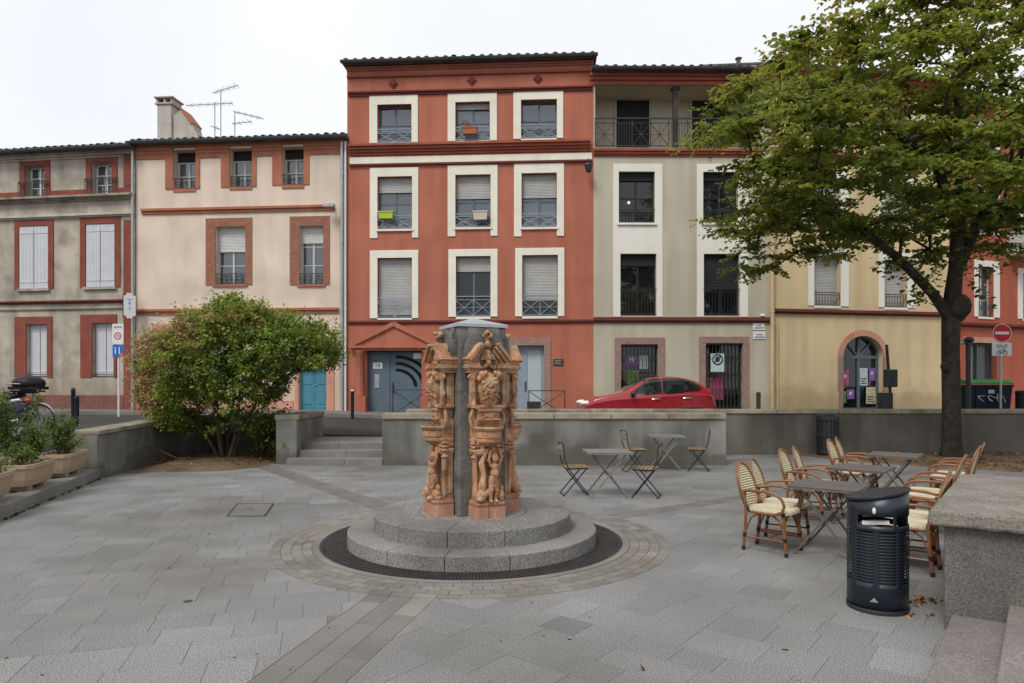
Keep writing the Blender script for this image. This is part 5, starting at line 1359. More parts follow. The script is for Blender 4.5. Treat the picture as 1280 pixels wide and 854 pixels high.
# ------------------------------------------------------------------ café furniture
def arcpts(f_, n): return [f_(i / n) for i in range(n + 1)]
def rattan_chair():
    t = empty('rattan_chair')
    # local: faces +x; seat 0.46 high
    for sy in (-1, 1):
        b = B(); b.tube([(.23, .20 * sy, 0), (.205, .195 * sy, .25), (.19, .19 * sy, .45)], [.016, .017, .018], 8); lg = b.build('front_leg', M_RATTAN, t, smooth=60)
        bb = B(); 
        for z in (.02, .17, .43): bb.tube([(.23 - .04 * z / .45 - .0, .20 * sy - .01 * sy * z / .45, z - .02), (.23 - .04 * z / .45, .20 * sy - .01 * sy * z / .45, z + .02)], .0205, 8)
        bb.build('binding', M_BIND, lg, kind='stuff')
        b = B(); b.tube([(-.25, .17 * sy, 0), (-.225, .175 * sy, .25), (-.215, .18 * sy, .45), (-.24, .185 * sy, .62)], [.016, .017, .018, .017], 8); lg = b.build('rear_leg', M_RATTAN, t, smooth=60)
        bb = B()
        for z, dx in ((.02, -.248), (.17, -.233), (.46, -.216), (.60, -.237)): bb.tube([(dx, (.17 + .01 * z) * sy, z - .022), (dx, (.17 + .01 * z) * sy, z + .022)], .021, 8)
        bb.build('binding', M_BIND, lg, kind='stuff')
        # armrest: leaves the back, runs forward, bends down in a loop to the seat
        pts = [(-.24, .19 * sy, .645), (-.12, .235 * sy, .66), (.02, .26 * sy, .665), (.13, .262 * sy, .65), (.205, .255 * sy, .60), (.225, .245 * sy, .53), (.20, .235 * sy, .465), (.12, .225 * sy, .43), (0, .215 * sy, .425), (-.14, .2 * sy, .43)]
        B().tube(pts, .0155, 8).build('armrest', M_RATTAN, t, smooth=60)
        B().tube([(.215, .195 * sy, .2), (.15, .19 * sy, .36), (.06, .185 * sy, .425)], .010, 6).build('brace', M_RATTAN, t, smooth=60)
        B().tube([(-.225, .175 * sy, .2), (-.16, .18 * sy, .36), (-.06, .185 * sy, .425)], .010, 6).build('brace', M_RATTAN, t, smooth=60)
        B().tube([(.222, .198 * sy, .15), (-.235, .173 * sy, .15)], .011, 6).build('stretcher', M_RATTAN, t, smooth=60)
    B().tube([(0, -.186, .15), (0, .186, .15)], .011, 6).build('stretcher', M_RATTAN, t, smooth=60)
    B().tube([(.212, -.196, .28), (.20, -.1, .40), (.198, 0, .425), (.20, .1, .40), (.212, .196, .28)], .010, 6).build('brace', M_RATTAN, t, smooth=60)
    # seat
    n = 28; poly = []
    for i in range(n):
        a = 2 * PI * i / n; c_, s_ = math.cos(a), math.sin(a); e = .55
        poly.append((.02 + .235 * math.copysign(abs(c_) ** e, c_), (.225 - .02 * (c_ < 0)) * math.copysign(abs(s_) ** e, s_)))
    b = B(); b.prism(poly, lambda u, v, k: (u, v, k), .425, .462); b.prism([(u * .96, v * .95) for u, v in poly], lambda u, v, k: (u, v, k), .462, .472); b.build('seat', M_WEAVE2, t, bevel=.006)
    # oval back leaning backwards
    def bk(u, v): return (-.215 - .13 * (v - .42) / .5 - .02 * (1 - (u / .2) ** 2), u, v)
    ring = []
    for i in range(32):
        a = 2 * PI * i / 32; ring.append((.195 * math.cos(a), .66 + .265 * math.sin(a)))
    B().tube([bk(u, v) for u, v in ring], .016, 8, closed=True).build('back_frame', M_RATTAN, t, smooth=60)
    b = B(); K = 8; vs = [bk(0, .66)]
    for k in range(1, K + 1):
        for u, v in ring: vs.append(bk(u * k / K * .97, .66 + (v - .66) * k / K * .97))
    fs = [(0, 1 + i, 1 + (i + 1) % 32) for i in range(32)] + [(1 + k * 32 + i, 1 + k * 32 + (i + 1) % 32, 1 + (k + 1) * 32 + (i + 1) % 32, 1 + (k + 1) * 32 + i) for k in range(K - 1) for i in range(32)]
    b.add(vs, fs); b.build('backrest', M_WEAVE, t, smooth=60)
    return t
def folding_table(w=.68, d=.66, h=.73, mtl=M_TABLE, name='folding_table'):
    t = empty(name)
    tp = B(); tp.box(-w / 2, w / 2, -d / 2, d / 2, h - .012, h); tp.build('tabletop', mtl, t, bevel=.004)
    tp = B(); tp.box(-w / 2, w / 2, -d / 2, -d / 2 + .012, h - .035, h - .0125); tp.box(-w / 2, w / 2, d / 2 - .012, d / 2, h - .035, h - .0125); tp.box(-w / 2, -w / 2 + .012, -d / 2 + .012, d / 2 - .012, h - .035, h - .0125); tp.box(w / 2 - .012, w / 2, -d / 2 + .012, d / 2 - .012, h - .035, h - .0125); tp.build('apron', mtl, t)
    for sy in (-1, 1):
        y0 = sy * (d / 2 - .06); B().beam((-w * .42, y0, 0), (w * .36, y0, h - .03), .022, .022, (0, 1, 0)).build('leg', mtl, t)
        y1 = sy * (d / 2 - .10); B().beam((w * .42, y1, 0), (-w * .36, y1, h - .03), .022, .022, (0, 1, 0)).build('leg', mtl, t)
    b = B(); b.tube([(-w * .42, -d / 2 + .06, .012), (-w * .42, d / 2 - .06, .012)], .01, 6); b.build('foot_bar', mtl, t)
    b = B(); b.tube([(w * .42, -d / 2 + .1, .012), (w * .42, d / 2 - .1, .012)], .01, 6); b.build('foot_bar', mtl, t)
    b = B(); b.tube([(0, -d / 2 + .06, h * .47), (0, d / 2 - .06, h * .47)], .008, 6); b.build('pivot_bar', mtl, t)
    return t
def bistro_chair():
    t = empty('folding_chair')   # faces +x
    for sy in (-1, 1):
        y = .19 * sy; B().tube([(.20, y, 0), (-.14, y, .44), (-.20, y, .58), (-.23, y, .84)], .011, 6, flat=1).build('back_leg_frame', M_BLACK, t, smooth=50)
        y = .165 * sy; B().tube([(-.22, y, 0), (.16, y, .44)], .011, 6).build('leg', M_BLACK, t, smooth=50)
        B().beam((-.16, .165 * sy, .435), (.20, .165 * sy, .445), .012, .02).build('seat_rail', M_BLACK, t)
    B().tube([(.19, -.19, .02), (.19, .19, .02)], .009, 6).build('stretcher', M_BLACK, t); B().tube([(-.21, -.165, .02), (-.21, .165, .02)], .009, 6).build('stretcher', M_BLACK, t)
    B().tube([(-.23, -.19, .84), (-.235, 0, .85), (-.23, .19, .84)], .011, 6).build('top_rail', M_BLACK, t)
    for k in range(6): B().box(-.17 + .065 * k, -.17 + .065 * k + .05, -.195, .195, .452, .468).build('seat_slat', M_WOOD, t, bevel=.003)
    for k in range(2): B().beam((-.218 - .012 * k - .01, -.19, .68 + .09 * k), (-.218 - .012 * k - .01, .19, .68 + .09 * k), .014, .06).build('back_slat', M_WOOD, t)
    return t
UX = Vector((UV.y, -UV.x, 0)); VX = Vector((UV.x, UV.y, 0)); UANG = math.atan2(UX.y, UX.x)
TC = [Vector((3.38, 7.28, 0)), Vector((4.50, 8.80, 0)), Vector((5.84, 10.42, 0))]
tn_ = ['beside the litter bin', 'in the middle of the terrace row', 'in front of the tree bed']
ct = folding_table(); rcch = rattan_chair(); used = [0, 0]
near = [('second', 'first')]
for i, c in enumerate(TC):
    o = ct if i == 0 else copy_tree(ct)
    o.location = c; o.rotation_euler = (0, 0, UANG + R.uniform(-.04, .04)); tag(o, 'taupe metal folding café table ' + tn_[i], 'table', 'café tables of the terrace')
    for sd in (-1, 1):
        for k in (-1, 1):
            q = rcch if used[0] == 0 else copy_tree(rcch); used[0] = 1
            off = .53 if sd < 0 else .74
            q.location = c + UX * sd * (off + R.uniform(-.04, .04)) + VX * k * (.25 + R.uniform(-.02, .02)) * (1 if i else .98) + (VX * .05 if sd > 0 else VX * -.02)
            q.rotation_euler = (0, 0, UANG + (0 if sd < 0 else PI) + R.uniform(-.1, .1))
            tb_ = ('table beside the bin', 'middle café table', 'table by the tree bed')[i]
            tag(q, 'cream and cane armchair, %s side of %s, %s end' % ('fountain' if sd < 0 else 'parapet', tb_, 'plaza' if k < 0 else 'street wall'), 'chair', 'rattan chairs round the café tables')
bt = folding_table(.72, .62, .73, mat('grey_table_metal', (.17, .165, .165), .5, .12, 6, .05, 60, spec=.5), 'bistro_table')
bt.location = (1.53, 10.95, 0); bt.rotation_euler = (0, 0, .03); tag(bt, 'grey metal folding table with two slatted chairs, nearer the fountain', 'table', None)
dup(bt, (3.2, 14.25, 0), -.05, 'grey metal folding table standing close to the ramp wall')
bc = bistro_chair(); bc.location = (1.02, 11.1, 0); bc.rotation_euler = (0, 0, .12); tag(bc, 'slatted wood folding chair left of the bistro table, nearest the fountain', 'chair')
bc['label'] = 'slatted wood folding chair between the fountain and the nearer grey table'
dup(bc, (2.14, 10.9, 0), PI - .35, 'slatted wood folding chair on the terrace side of the nearer grey table')
dup(bc, (2.52, 14.05, 0), .15, 'slatted wood folding chair by the ramp wall, back towards the fountain')
dup(bc, (3.86, 14.15, 0), PI - .3, 'slatted wood folding chair by the end of the ramp wall, back towards the street corner')

# ------------------------------------------------------------------ litter bins
def slotted_bin(name, r, h0, h1, loc, rz, label, lid_slant=True, slots=True):
    t = empty(name, loc, rz, label=label, cat='litter bin')
    M_BIN = mat('bin_navy_metal', (.009, .013, .021), .38, .15, 4, .08, 50, spec=.5)
    NA = 96; b = B(); sa = 236 - math.degrees(rz)
    zr = [0.0, .05]
    zz = .24
    rowsz = []
    while zz < .64: rowsz.append((zz, zz + .012)); zz += .0245
    levels = [0, .2] + [v for q in rowsz for v in q] + [.66, .69, .765, .80]
    def topz(a): return h0 + (h1 - h0) * (0.5 + .5 * math.cos(a))   # highest towards local +x
    nv = len(levels) + 1
    for i in range(NA):
        a = 2 * PI * i / NA
        for lv in levels: b.v.append((r * math.cos(a), r * math.sin(a), lv))
        b.v.append((r * math.cos(a), r * math.sin(a), topz(a)))
    for i in range(NA):
        j = (i + 1) % NA
        for q in range(nv - 1):
            hole = False
            if q < len(levels) - 1:
                mz = (levels[q] + levels[q + 1]) / 2
                if any(lo < mz < hi for lo, hi in rowsz) and (i % 12) < 9: hole = True
                ang = (i + .5) / NA * 360
                if .69 < mz < .765 and any(abs(((ang - c0 + 180) % 360) - 180) < 34 for c0 in (sa, sa + 180, sa + 75)): hole = True
            if not hole: b.f.append((i * nv + q, j * nv + q, j * nv + q + 1, i * nv + q + 1)); b.mi.append(0)
    body = b.build('bin_shell', M_BIN, t, smooth=40)
    sd = body.modifiers.new('solid', 'SOLIDIFY'); sd.thickness = .005; sd.offset = -1
    L = B(); L.lathe([(.001, .03), (r - .035, .03), (r - .03, .62)], (0, 0, 0), 32); L.build('liner', mat('bin_liner', (.055, .06, .065), .5), t, smooth=40)
    Lb = B(); vs = []; n = 40
    for dz, rr in ((0, r + .012), (.022, r + .012)):
        for i in range(n):
            a = 2 * PI * i / n; vs.append((rr * math.cos(a), rr * math.sin(a), topz(a) + dz))
    Lb.add(vs, [tuple(range(n - 1, -1, -1)), tuple(range(n, 2 * n))] + [(i, (i + 1) % n, n + (i + 1) % n, n + i) for i in range(n)]); Lb.build('lid', M_BIN, t, bevel=.004)
    B().lathe([(r + .004, 0), (r + .006, .03), (r + .003, .035)], (0, 0, 0), 48).build('base_ring', M_BLACK, t, smooth=40)
    lk = B(); a = math.radians(sa); lk.ball(((r + .002) * math.cos(a), (r + .002) * math.sin(a), .81), (.014, .014, .026)); lk.build('badge', M_WHITE, t)
    pw = B(); a = math.radians(sa); pw.beam((.15 * math.cos(a) + .09 * math.sin(a), .15 * math.sin(a) - .09 * math.cos(a), .70), (.15 * math.cos(a) - .1 * math.sin(a), .15 * math.sin(a) + .1 * math.cos(a), .72), .04, .03); pw.build('paper_litter', M_WHITE, t)
    e = B(); a = math.radians(sa); c_, s_ = math.cos(a), math.sin(a)
    e.prism([(-.03, .10), (.03, .10), (0, .135)], lambda u, v, k: ((r + k) * c_ - u * s_, (r + k) * s_ + u * c_, v), .001, .006); e.build('emblem', M_STEEL, t)
    return t
bl = G(1098, 766); bl = Vector((2.945, 5.5, 0))
slotted_bin('litter_bin', .222, .86, .955, bl, math.radians(-25), 'dark navy slotted round litter bin with slanted lid beside the stone parapet')
wb = empty('wall_bin', (P(1035, 0, 17.0).x, 17.02, 0), 0, label='black slatted litter bin standing against the long street wall', cat='litter bin')
sl_me = B().box(-.018, .018, .25, .262, .06, .92).mesh('slat', M_BLACK)
for i in range(18): link('slat', sl_me, wb, None, 2 * PI * i / 18)
for z in (.08, .5, .9): B().lathe([(.245, z), (.275, z), (.275, z + .05), (.245, z + .05), (.245, z)], (0, 0, 0), 24).build('hoop', M_BLACK, wb)
B().lathe([(.001, .05), (.235, .05), (.235, .88), (.001, .88)], (0, 0, 0), 24).build('drum', M_BLACK, wb); B().lathe([(.27, .95), (.27, 1.0), (.2, 1.06), (.001, 1.07)], (0, 0, 0), 24).build('lid', M_BLACK, wb)

# ------------------------------------------------------------------ concrete planters and their plants
def leaf_cloud(name, pos, nrm_tilt, size, tone, mtl, parent=None, aspect=.62, out=None, fold=.25):
    """one mesh of leaf-sized folded faces"""
    n = len(pos)
    up = NP.normal(0, nrm_tilt, (n, 3)); up[:, 2] += 1; up /= np.linalg.norm(up, axis=1)[:, None]
    d = NP.normal(0, 1, (n, 3))
    if out is not None: d = d * .7 + out
    d -= up * np.sum(d * up, axis=1)[:, None]; d /= np.linalg.norm(d, axis=1)[:, None] + 1e-6
    d[:, 2] -= .25; d /= np.linalg.norm(d, axis=1)[:, None]
    s = np.cross(up, d); s /= np.linalg.norm(s, axis=1)[:, None]
    L = size[:, None] if size.ndim == 1 else size
    w = L * aspect * .5
    k = up * L * fold * .3
    V = np.empty((n, 6, 3), np.float32)
    V[:, 0] = pos; V[:, 3] = pos + d * L - up * L * .12
    V[:, 1] = pos + d * L * .28 + s * w * .92 + k; V[:, 2] = pos + d * L * .68 + s * w * .8 + k
    V[:, 5] = pos + d * L * .28 - s * w * .92 + k; V[:, 4] = pos + d * L * .68 - s * w * .8 + k
    base = (np.arange(n) * 6)[:, None]
    F = np.concatenate([base + np.array([[0, 3, 2, 1]]), base + np.array([[0, 5, 4, 3]])], axis=1).reshape(-1, 4)
    me = bpy.data.meshes.new(name); me.vertices.add(n * 6); me.vertices.foreach_set('co', V.ravel())
    nf = len(F); me.loops.add(nf * 4); me.loops.foreach_set('vertex_index', F.ravel().astype(np.int32)); me.polygons.add(nf)
    me.polygons.foreach_set('loop_start', np.arange(0, nf * 4, 4, dtype=np.int32)); me.polygons.foreach_set('loop_total', np.full(nf, 4, np.int32))
    me.update(calc_edges=True); me.materials.append(mtl)
    tone_attr(me, np.repeat(np.repeat(tone[:, None], 6, 0), 3, 1))
    return link(name, me, parent)
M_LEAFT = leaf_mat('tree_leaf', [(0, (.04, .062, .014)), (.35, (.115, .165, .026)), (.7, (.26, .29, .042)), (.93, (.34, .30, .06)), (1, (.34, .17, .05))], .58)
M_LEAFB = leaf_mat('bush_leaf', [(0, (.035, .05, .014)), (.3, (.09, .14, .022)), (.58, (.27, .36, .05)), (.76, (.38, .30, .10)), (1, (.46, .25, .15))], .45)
M_LEAFP = leaf_mat('planter_leaf', [(0, (.03, .06, .018)), (.5, (.09, .16, .035)), (1, (.24, .27, .06))], .42)
M_BARK = mat('bark', (.045, .037, .03), .95, .4, 5, 1.0, 16, streak=.5, dirt=(.02, .018, .014), dirt_scale=6, dirt_amt=.8)
M_STEM = mat('bush_stem', (.085, .06, .045), .9, .25, 6, .4, 40)
M_TUB = mat('sand_concrete', (.40, .30, .20), .9, .15, 3, .35, 60, speck=.15, sscale=120, dirt=(.22, .16, .10), dirt_scale=3, dirt_amt=.5)
KANG = math.atan2(KD.y, KD.x)
def planter(loc, label, wear=1.0):
    t = empty('planter', loc, KANG, label=label, cat='planter', group=None)
    def oct_(L, w, c): return [(-L + c, -w), (L - c, -w), (L, -w + c), (L, w - c), (L - c, w), (-L + c, w), (-L, w - c), (-L, -w + c)]
    b = B(); lv = [(.46, .20, .06, .07), (.485, .225, .065, .16), (.515, .255, .075, .33), (.53, .27, .08, .335), (.53, .27, .08, .40), (.49, .23, .07, .40), (.48, .22, .06, .35)]
    vs = [(*p, z) for L, w, c, z in lv for p in oct_(L, w, c)]; m = len(lv)
    fs = [(k * 8 + i, k * 8 + (i + 1) % 8, (k + 1) * 8 + (i + 1) % 8, (k + 1) * 8 + i) for k in range(m - 1) for i in range(8)] + [tuple(range(7, -1, -1))]
    b.add(vs, fs); b.build('tub', M_TUB, t, bevel=.006)
    for s in (-1, 1): B().box(.28 * s - .07, .28 * s + .07, -.17, .17, 0, .072).build('foot', M_TUB, t, bevel=.005)
    B().prism(oct_(.48, .22, .06), lambda u, v, k: (u, v, k), .30, .36).build('soil', M_SOIL, t)
    return t
def small_plant(name, loc, h, spread, n, label, tone0=.4, size=.055, stems=6, cat='plant', group=None):
    t = empty(name, loc, 0, label=label, cat=cat, group=group); sb = B(); pos = []
    for i in range(stems):
        a = R.uniform(0, 2 * PI); l_ = h * R.uniform(.6, 1); tip = Vector((spread * math.cos(a) * R.uniform(.4, 1), spread * math.sin(a) * R.uniform(.4, 1), l_)); mid = tip * .5 + Vector((R.uniform(-.04, .04), R.uniform(-.04, .04), .06 * h))
        sb.tube([(0, 0, -.02), mid, tip], [.008, .006, .003], 5)
        for k in range(n // stems):
            f_ = R.uniform(.25, 1.08); q = mid.lerp(tip, (f_ - .5) * 2) if f_ > .5 else Vector((0, 0, 0)).lerp(mid, f_ * 2)
            pos.append(q + Vector((R.gauss(0, .05), R.gauss(0, .05), R.gauss(0, .04))))
    sb.build('stems', M_STEM, t)
    pos = np.array([tuple(q) for q in pos]); leaf_cloud('foliage', pos, .7, NP.uniform(.6, 1.25, len(pos)) * size, np.clip(NP.normal(tone0, .2, len(pos)), 0, 1), M_LEAFP, t)
    return t
PZ = .2
pls = [(kerb_pt(9.15, .35), 'sand coloured concrete planter farthest from the curved wall, front row'), (kerb_pt(10.62, .35), 'sand coloured concrete planter in the middle of the front row'), (kerb_pt(12.12, .35), 'sand coloured concrete planter next to the curved wall end, front row'),
       (kerb_pt(10.3, 1.02), 'sand coloured concrete planter in the back row with a tall leafy shrub'), (kerb_pt(11.85, 1.02), 'sand coloured concrete planter in the back row beside the curved wall end')]
for i, (p_, lb_) in enumerate(pls):
    p_.z = PZ if i < 3 else .2
    planter(p_, lb_)
    for k in range(2):
        s_ = (-.2, .2)[k]; q = p_ + Vector((KD.x * s_, KD.y * s_, .355))
        hh = [.25, .34, .34, 1.1, 1.05][i] * R.uniform(.85, 1.1)
        if (i, k) in ((2, 0), (1, 1)): hh = (.8, .6)[k]
        wh = ['front planter farthest from the curved wall', 'middle front planter', 'front planter beside the curved wall', 'back row planter with a tall shrub', 'back planter beside the curved wall'][i]
        small_plant('planter_shrub', q, hh,   .28 if i < 3 else .42, 420 if hh < .6 else 1000, ('low yellowish plant in ' if hh < .6 else 'taller green shrub in ') + wh + ', ' + ('camera stairs end', 'street end')[k].replace('camera stairs', 'open plaza'), (.68 if hh < .6 else .58), .055, 7, group='shrubs growing in the concrete planters')
# tall shrub twigs at the frame edge
small_plant('planter_shrub', kerb_pt(9.9, 1.15) + Vector((0, 0, .555)), 1.3, .5, 420, 'tall sparse shrub with bare lower stems at the end of the back planters', .45, .06, 7)

# ------------------------------------------------------------------ trees and bushes
def grow(chains, targets, step=.55, bend=.25, seed=1, minz=None):
    """connect crown targets to a growing skeleton; returns nodes, parents, terminal ids"""
    rr = random.Random(seed); nodes, par = [], []
    for ch in chains:
        st = ch.get('from')
        prev = st if st is not None else -1
        ids = []
        for p in ch['pts']:
            nodes.append(np.array(p, float)); par.append(prev); prev = len(nodes) - 1; ids.append(prev)
        ch['ids'] = ids
    free = [i for ch in chains for i in ch['ids'][ch.get('skip', 0):]]
    terms = []
    root = nodes[0]
    arr = [i for i in free]
    tg = sorted(targets, key=lambda t: min(np.linalg.norm(t - nodes[i]) for i in free))
    for t in tg:
        A = np.array([nodes[i] for i in arr]); dv = t - A; dist = np.linalg.norm(dv, axis=1) + np.maximum(0, A[:, 2] - t[2] + .1) * 1.2
        k = arr[int(np.argmin(dist))]; p = nodes[k]; v = t - p; L = np.linalg.norm(v); n = max(1, int(L / step)); off = np.array([rr.uniform(-1, 1), rr.uniform(-1, 1), rr.uniform(-.3, 1)]) * bend * L * .25
        prev = k
        for j in range(1, n + 1):
            f_ = j / n; q = p + v * f_ + off * math.sin(PI * f_) + np.array([rr.gauss(0, .03), rr.gauss(0, .03), rr.gauss(0, .03)]) * (f_ < 1)
            nodes.append(q); par.append(prev); prev = len(nodes) - 1; arr.append(prev)
        terms.append(prev)
    return nodes, par, terms
def skeleton_mesh(nodes, par, r_tip, expo, fixed=None, rmax=9, n=6, skip=0):
    cnt = [1.0] * len(nodes); kids = [0] * len(nodes)
    for i in range(len(nodes) - 1, -1, -1):
        if par[i] >= 0: cnt[par[i]] += cnt[i]
    rad = [min(rmax, r_tip * c ** expo) for c in cnt]
    b = B()
    for i in range(len(nodes)):
        if i < skip or par[i] < 0: continue
        p = par[i]; b.tube([tuple(nodes[p]), tuple(nodes[i])], [min(rad[p], rad[i] * 1.35), rad[i]], n if rad[i] > .02 else 4, caps=False)
    return b, rad

TB = np.array([10.3, 16.0, 0.0])
tr = empty('broadleaf_tree', tuple(TB), label='large green broadleaf tree with dark forked trunk growing in the earth bed', cat='tree')
def TL(px, py, Y): v = P(px, py, Y); return np.array([v.x, v.y, v.z]) - TB
trunk = [np.array([0, 0, -.05]), np.array([.02, 0, .5]), np.array([0, 0, 1.5]), np.array([-.02, 0, 2.6]), np.array([.0, .0, 3.55]), np.array([.1, 0, 4.5]), np.array([.2, .05, 5.6]), np.array([.25, .0, 6.8]), np.array([.2, .1, 8.0]), np.array([.3, .1, 9.3]), np.array([.35, .0, 10.6])]
limb1 = [TL(1165, 366, 15.9), TL(1125, 325, 15.6), TL(1078, 287, 15.2), TL(1030, 262, 14.9), TL(985, 235, 14.6)]
limb2 = [TL(1225, 270, 16.2), TL(1262, 215, 16.3), TL(1300, 160, 16.2)]
limb3 = [TL(1170, 205, 15.4), TL(1120, 165, 14.8), TL(1060, 125, 14.2), TL(1010, 100, 13.9)]
limb4 = [TL(1210, 230, 17.0), TL(1180, 190, 18.2), TL(1130, 150, 19.2)]
chains = [{'pts': trunk, 'skip': 6}, {'pts': limb1, 'from': 4, 'skip': 1}, {'pts': limb2, 'from': 5}, {'pts': limb3, 'from': 6}, {'pts': limb4, 'from': 6}]
rr = random.Random(11); tg = []
# crown volume: dome, flat-bottomed, boughs stacked in layers
while len(tg) < 640:
    x, y, z = rr.uniform(-6.2, 6.2), rr.uniform(-4.4, 5.2), rr.uniform(4.7, 13.0)
    h = (z - 5.9) / (7.2 if z > 5.9 else 1.5)
    rad = max(0, 1 - abs(h) ** 1.4) ** .6 if z > 5.9 else math.sqrt(max(0, 1 - h * h)); e = math.hypot((x + .1) / 5.75, y / 4.6)
    if e > rad * (1 + .1 * math.sin(3.1 * math.atan2(y, x) + z * 1.3)): continue
    if rr.random() > .5 + .5 * (e / max(rad, .01)) ** 1.5: continue
    if x > 3.5 and z < 5.2: continue
    if z < 5.25 and x > -3.2: continue
    lay = math.sin(z * 4.2 + x * .9 + y * .6)      # looser air between bough layers
    if lay < -.35 and rr.random() < .75: continue
    if e > .55 * rad and z < 4.9 and x > -2: continue
    tg.append(np.array([x, y, z]))
nodes, par, terms = grow(chains, tg, .6, .3, 4)
b = B(); b.tube([tuple(p) for p in trunk], [.255, .205, .192, .188, .20, .15, .14, .12, .095, .07, .045], 14); b.tube([tuple(trunk[4] - np.array([0, 0, .25]))] + [tuple(p) for p in limb1], [.13, .112, .10, .088, .072, .05], 10)
b.tube([tuple(trunk[5] - np.array([0, 0, .15]))] + [tuple(p) for p in limb2], [.14, .12, .10, .07], 9); b.tube([tuple(trunk[6] - np.array([0, 0, .1]))] + [tuple(p) for p in limb3], [.13, .11, .09, .07, .05], 9)
b.ball((.15, -.12, 3.4), (.11, .1, .15)); b.ball((-.22, -.12, 2.2), (.1, .1, .12)); b.ball((.1, -.15, 3.6), (.25, .22, .3))
b.build('trunk', M_BARK, tr, smooth=70)
nt_ = len(trunk) + len(limb1) + len(limb2) + len(limb3) + len(limb4)
sk, rad = skeleton_mesh(nodes, par, .007, .48, rmax=.09, n=6, skip=nt_ - len(limb4))
sk.build('branches', M_BARK, tr, smooth=70, kind='stuff')
pos, out, tn = [], [], []
for t in terms:
    ids = [t]; k = par[t]
    for _ in range(2):
        if k >= 0: ids.append(k); k = par[k]
    dirv = nodes[t] - nodes[ids[-1]]; dirv /= np.linalg.norm(dirv) + 1e-6; dirv[2] *= .3
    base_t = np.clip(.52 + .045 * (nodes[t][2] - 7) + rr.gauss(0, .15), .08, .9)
    for i in ids[:2]:
        ctr = nodes[i]; ntw = 7 if i == t else 3
        for w_ in range(ntw):      # flat sprays: leaves set alternately along a twig
            a = rr.uniform(0, 2 * PI); l_ = rr.uniform(.3, .75); tw = np.array([math.cos(a), math.sin(a), rr.uniform(-.3, .28)]) * l_ + dirv * .3
            sd_ = np.array([-math.sin(a), math.cos(a), rr.uniform(-.2, .2)]); mm = int(6 + l_ * 11); f_ = np.linspace(.12, 1.0, mm)[:, None]; al = np.where(np.arange(mm) % 2, 1, -1)[:, None]
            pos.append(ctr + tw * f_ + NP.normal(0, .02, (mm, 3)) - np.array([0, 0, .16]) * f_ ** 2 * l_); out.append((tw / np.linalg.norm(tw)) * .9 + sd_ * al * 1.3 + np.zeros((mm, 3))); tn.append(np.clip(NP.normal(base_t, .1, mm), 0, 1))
# sprigs hanging from the lower limb and trunk
for i in range(60):
    f_ = rr.random(); j = rr.randrange(len(limb1) - 1); c = limb1[j] * (1 - f_) + limb1[j + 1] * f_ + np.array([rr.uniform(-.25, .25), rr.uniform(-.3, .3), rr.uniform(-.35, .3)])
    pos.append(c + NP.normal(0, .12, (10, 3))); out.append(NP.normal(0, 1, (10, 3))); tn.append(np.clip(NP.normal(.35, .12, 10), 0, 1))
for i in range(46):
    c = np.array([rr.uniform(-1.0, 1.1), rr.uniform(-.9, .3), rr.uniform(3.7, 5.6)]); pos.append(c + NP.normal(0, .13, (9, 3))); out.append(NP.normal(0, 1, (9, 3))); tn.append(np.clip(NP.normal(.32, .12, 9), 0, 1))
pos = np.concatenate(pos); out = np.concatenate(out); tn = np.concatenate(tn)
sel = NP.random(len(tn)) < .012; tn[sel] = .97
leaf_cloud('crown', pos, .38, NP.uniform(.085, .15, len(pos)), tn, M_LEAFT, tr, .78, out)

# bush in the curved bed
BB = np.array([-6.75, 16.0, .05])
bu = empty('bush', tuple(BB), label='wide leafy bush turning orange on one side behind the curved wall', cat='bush')
rr = random.Random(5); stems = []; chains = []
for i in range(9):
    a = 2 * PI * i / 9 + rr.uniform(-.3, .3); r0 = rr.uniform(.05, .22); r1 = rr.uniform(.35, 1.5)
    p0 = np.array([r0 * math.cos(a), r0 * math.sin(a), -.05]); p3 = np.array([r1 * math.cos(a) * 1.1, r1 * math.sin(a) * .7, rr.uniform(1.3, 1.9)])
    pts = [p0, p0 + (p3 - p0) * np.array([.2, .2, .35]) + NP.normal(0, .04, 3), p0 + (p3 - p0) * np.array([.5, .5, .7]) + NP.normal(0, .05, 3), p3]
    chains.append({'pts': pts, 'skip': 1})
tg = []
while len(tg) < 740:
    x, y, z = rr.uniform(-2.0, 2.6), rr.uniform(-1.5, 1.35), rr.uniform(.62, 3.75)
    cx, cz = .25, 2.1
    e = ((x - cx) / 2.4) ** 2 + (y / 1.45) ** 2 + ((z - cz) / (1.65 if z > cz else 1.65)) ** 2
    if e > 1 + .16 * math.sin(5 * math.atan2(z - cz, x) + 1) + .1 * math.sin(9 * x): continue
    if rr.random() > .2 + .8 * e: continue
    if z < 1.35 and -.75 < x < .9 and rr.random() < .75: continue
    if z < 1.25 and x > .9 and rr.random() < .35: continue
    if x < -.9 and z > 3.05 + (x + .9) * .55: continue
    if x > 1.2 and z < 2.0 - .25 * (1.6 - x): continue
    if .3 < x <= 1.2 and z < 1.3 and rr.random() < .6: continue
    if z > 3.5 + .25 * math.sin(x * 3.3 + 1) * math.cos(x * 1.7): continue
    tg.append(np.array([x, y, z]))
for i in range(34): tg.append(np.array([rr.uniform(.75, 1.6), rr.uniform(-.4, .8), rr.uniform(.15, .9)]))
nodes, par, terms = grow(chains, tg, .3, .25, 9)
b = B()
for ch in chains:
    b.tube([tuple(p) for p in ch['pts']], [.045, .038, .03, .02], 7)
b.tube([(-.25, -.5, .03), (-.7, -.85, .1), (-1.15, -1.0, .35), (-1.35, -1.05, .42)], [.02, .02, .014, .008], 6)
b.build('stems', M_STEM, bu, smooth=70)
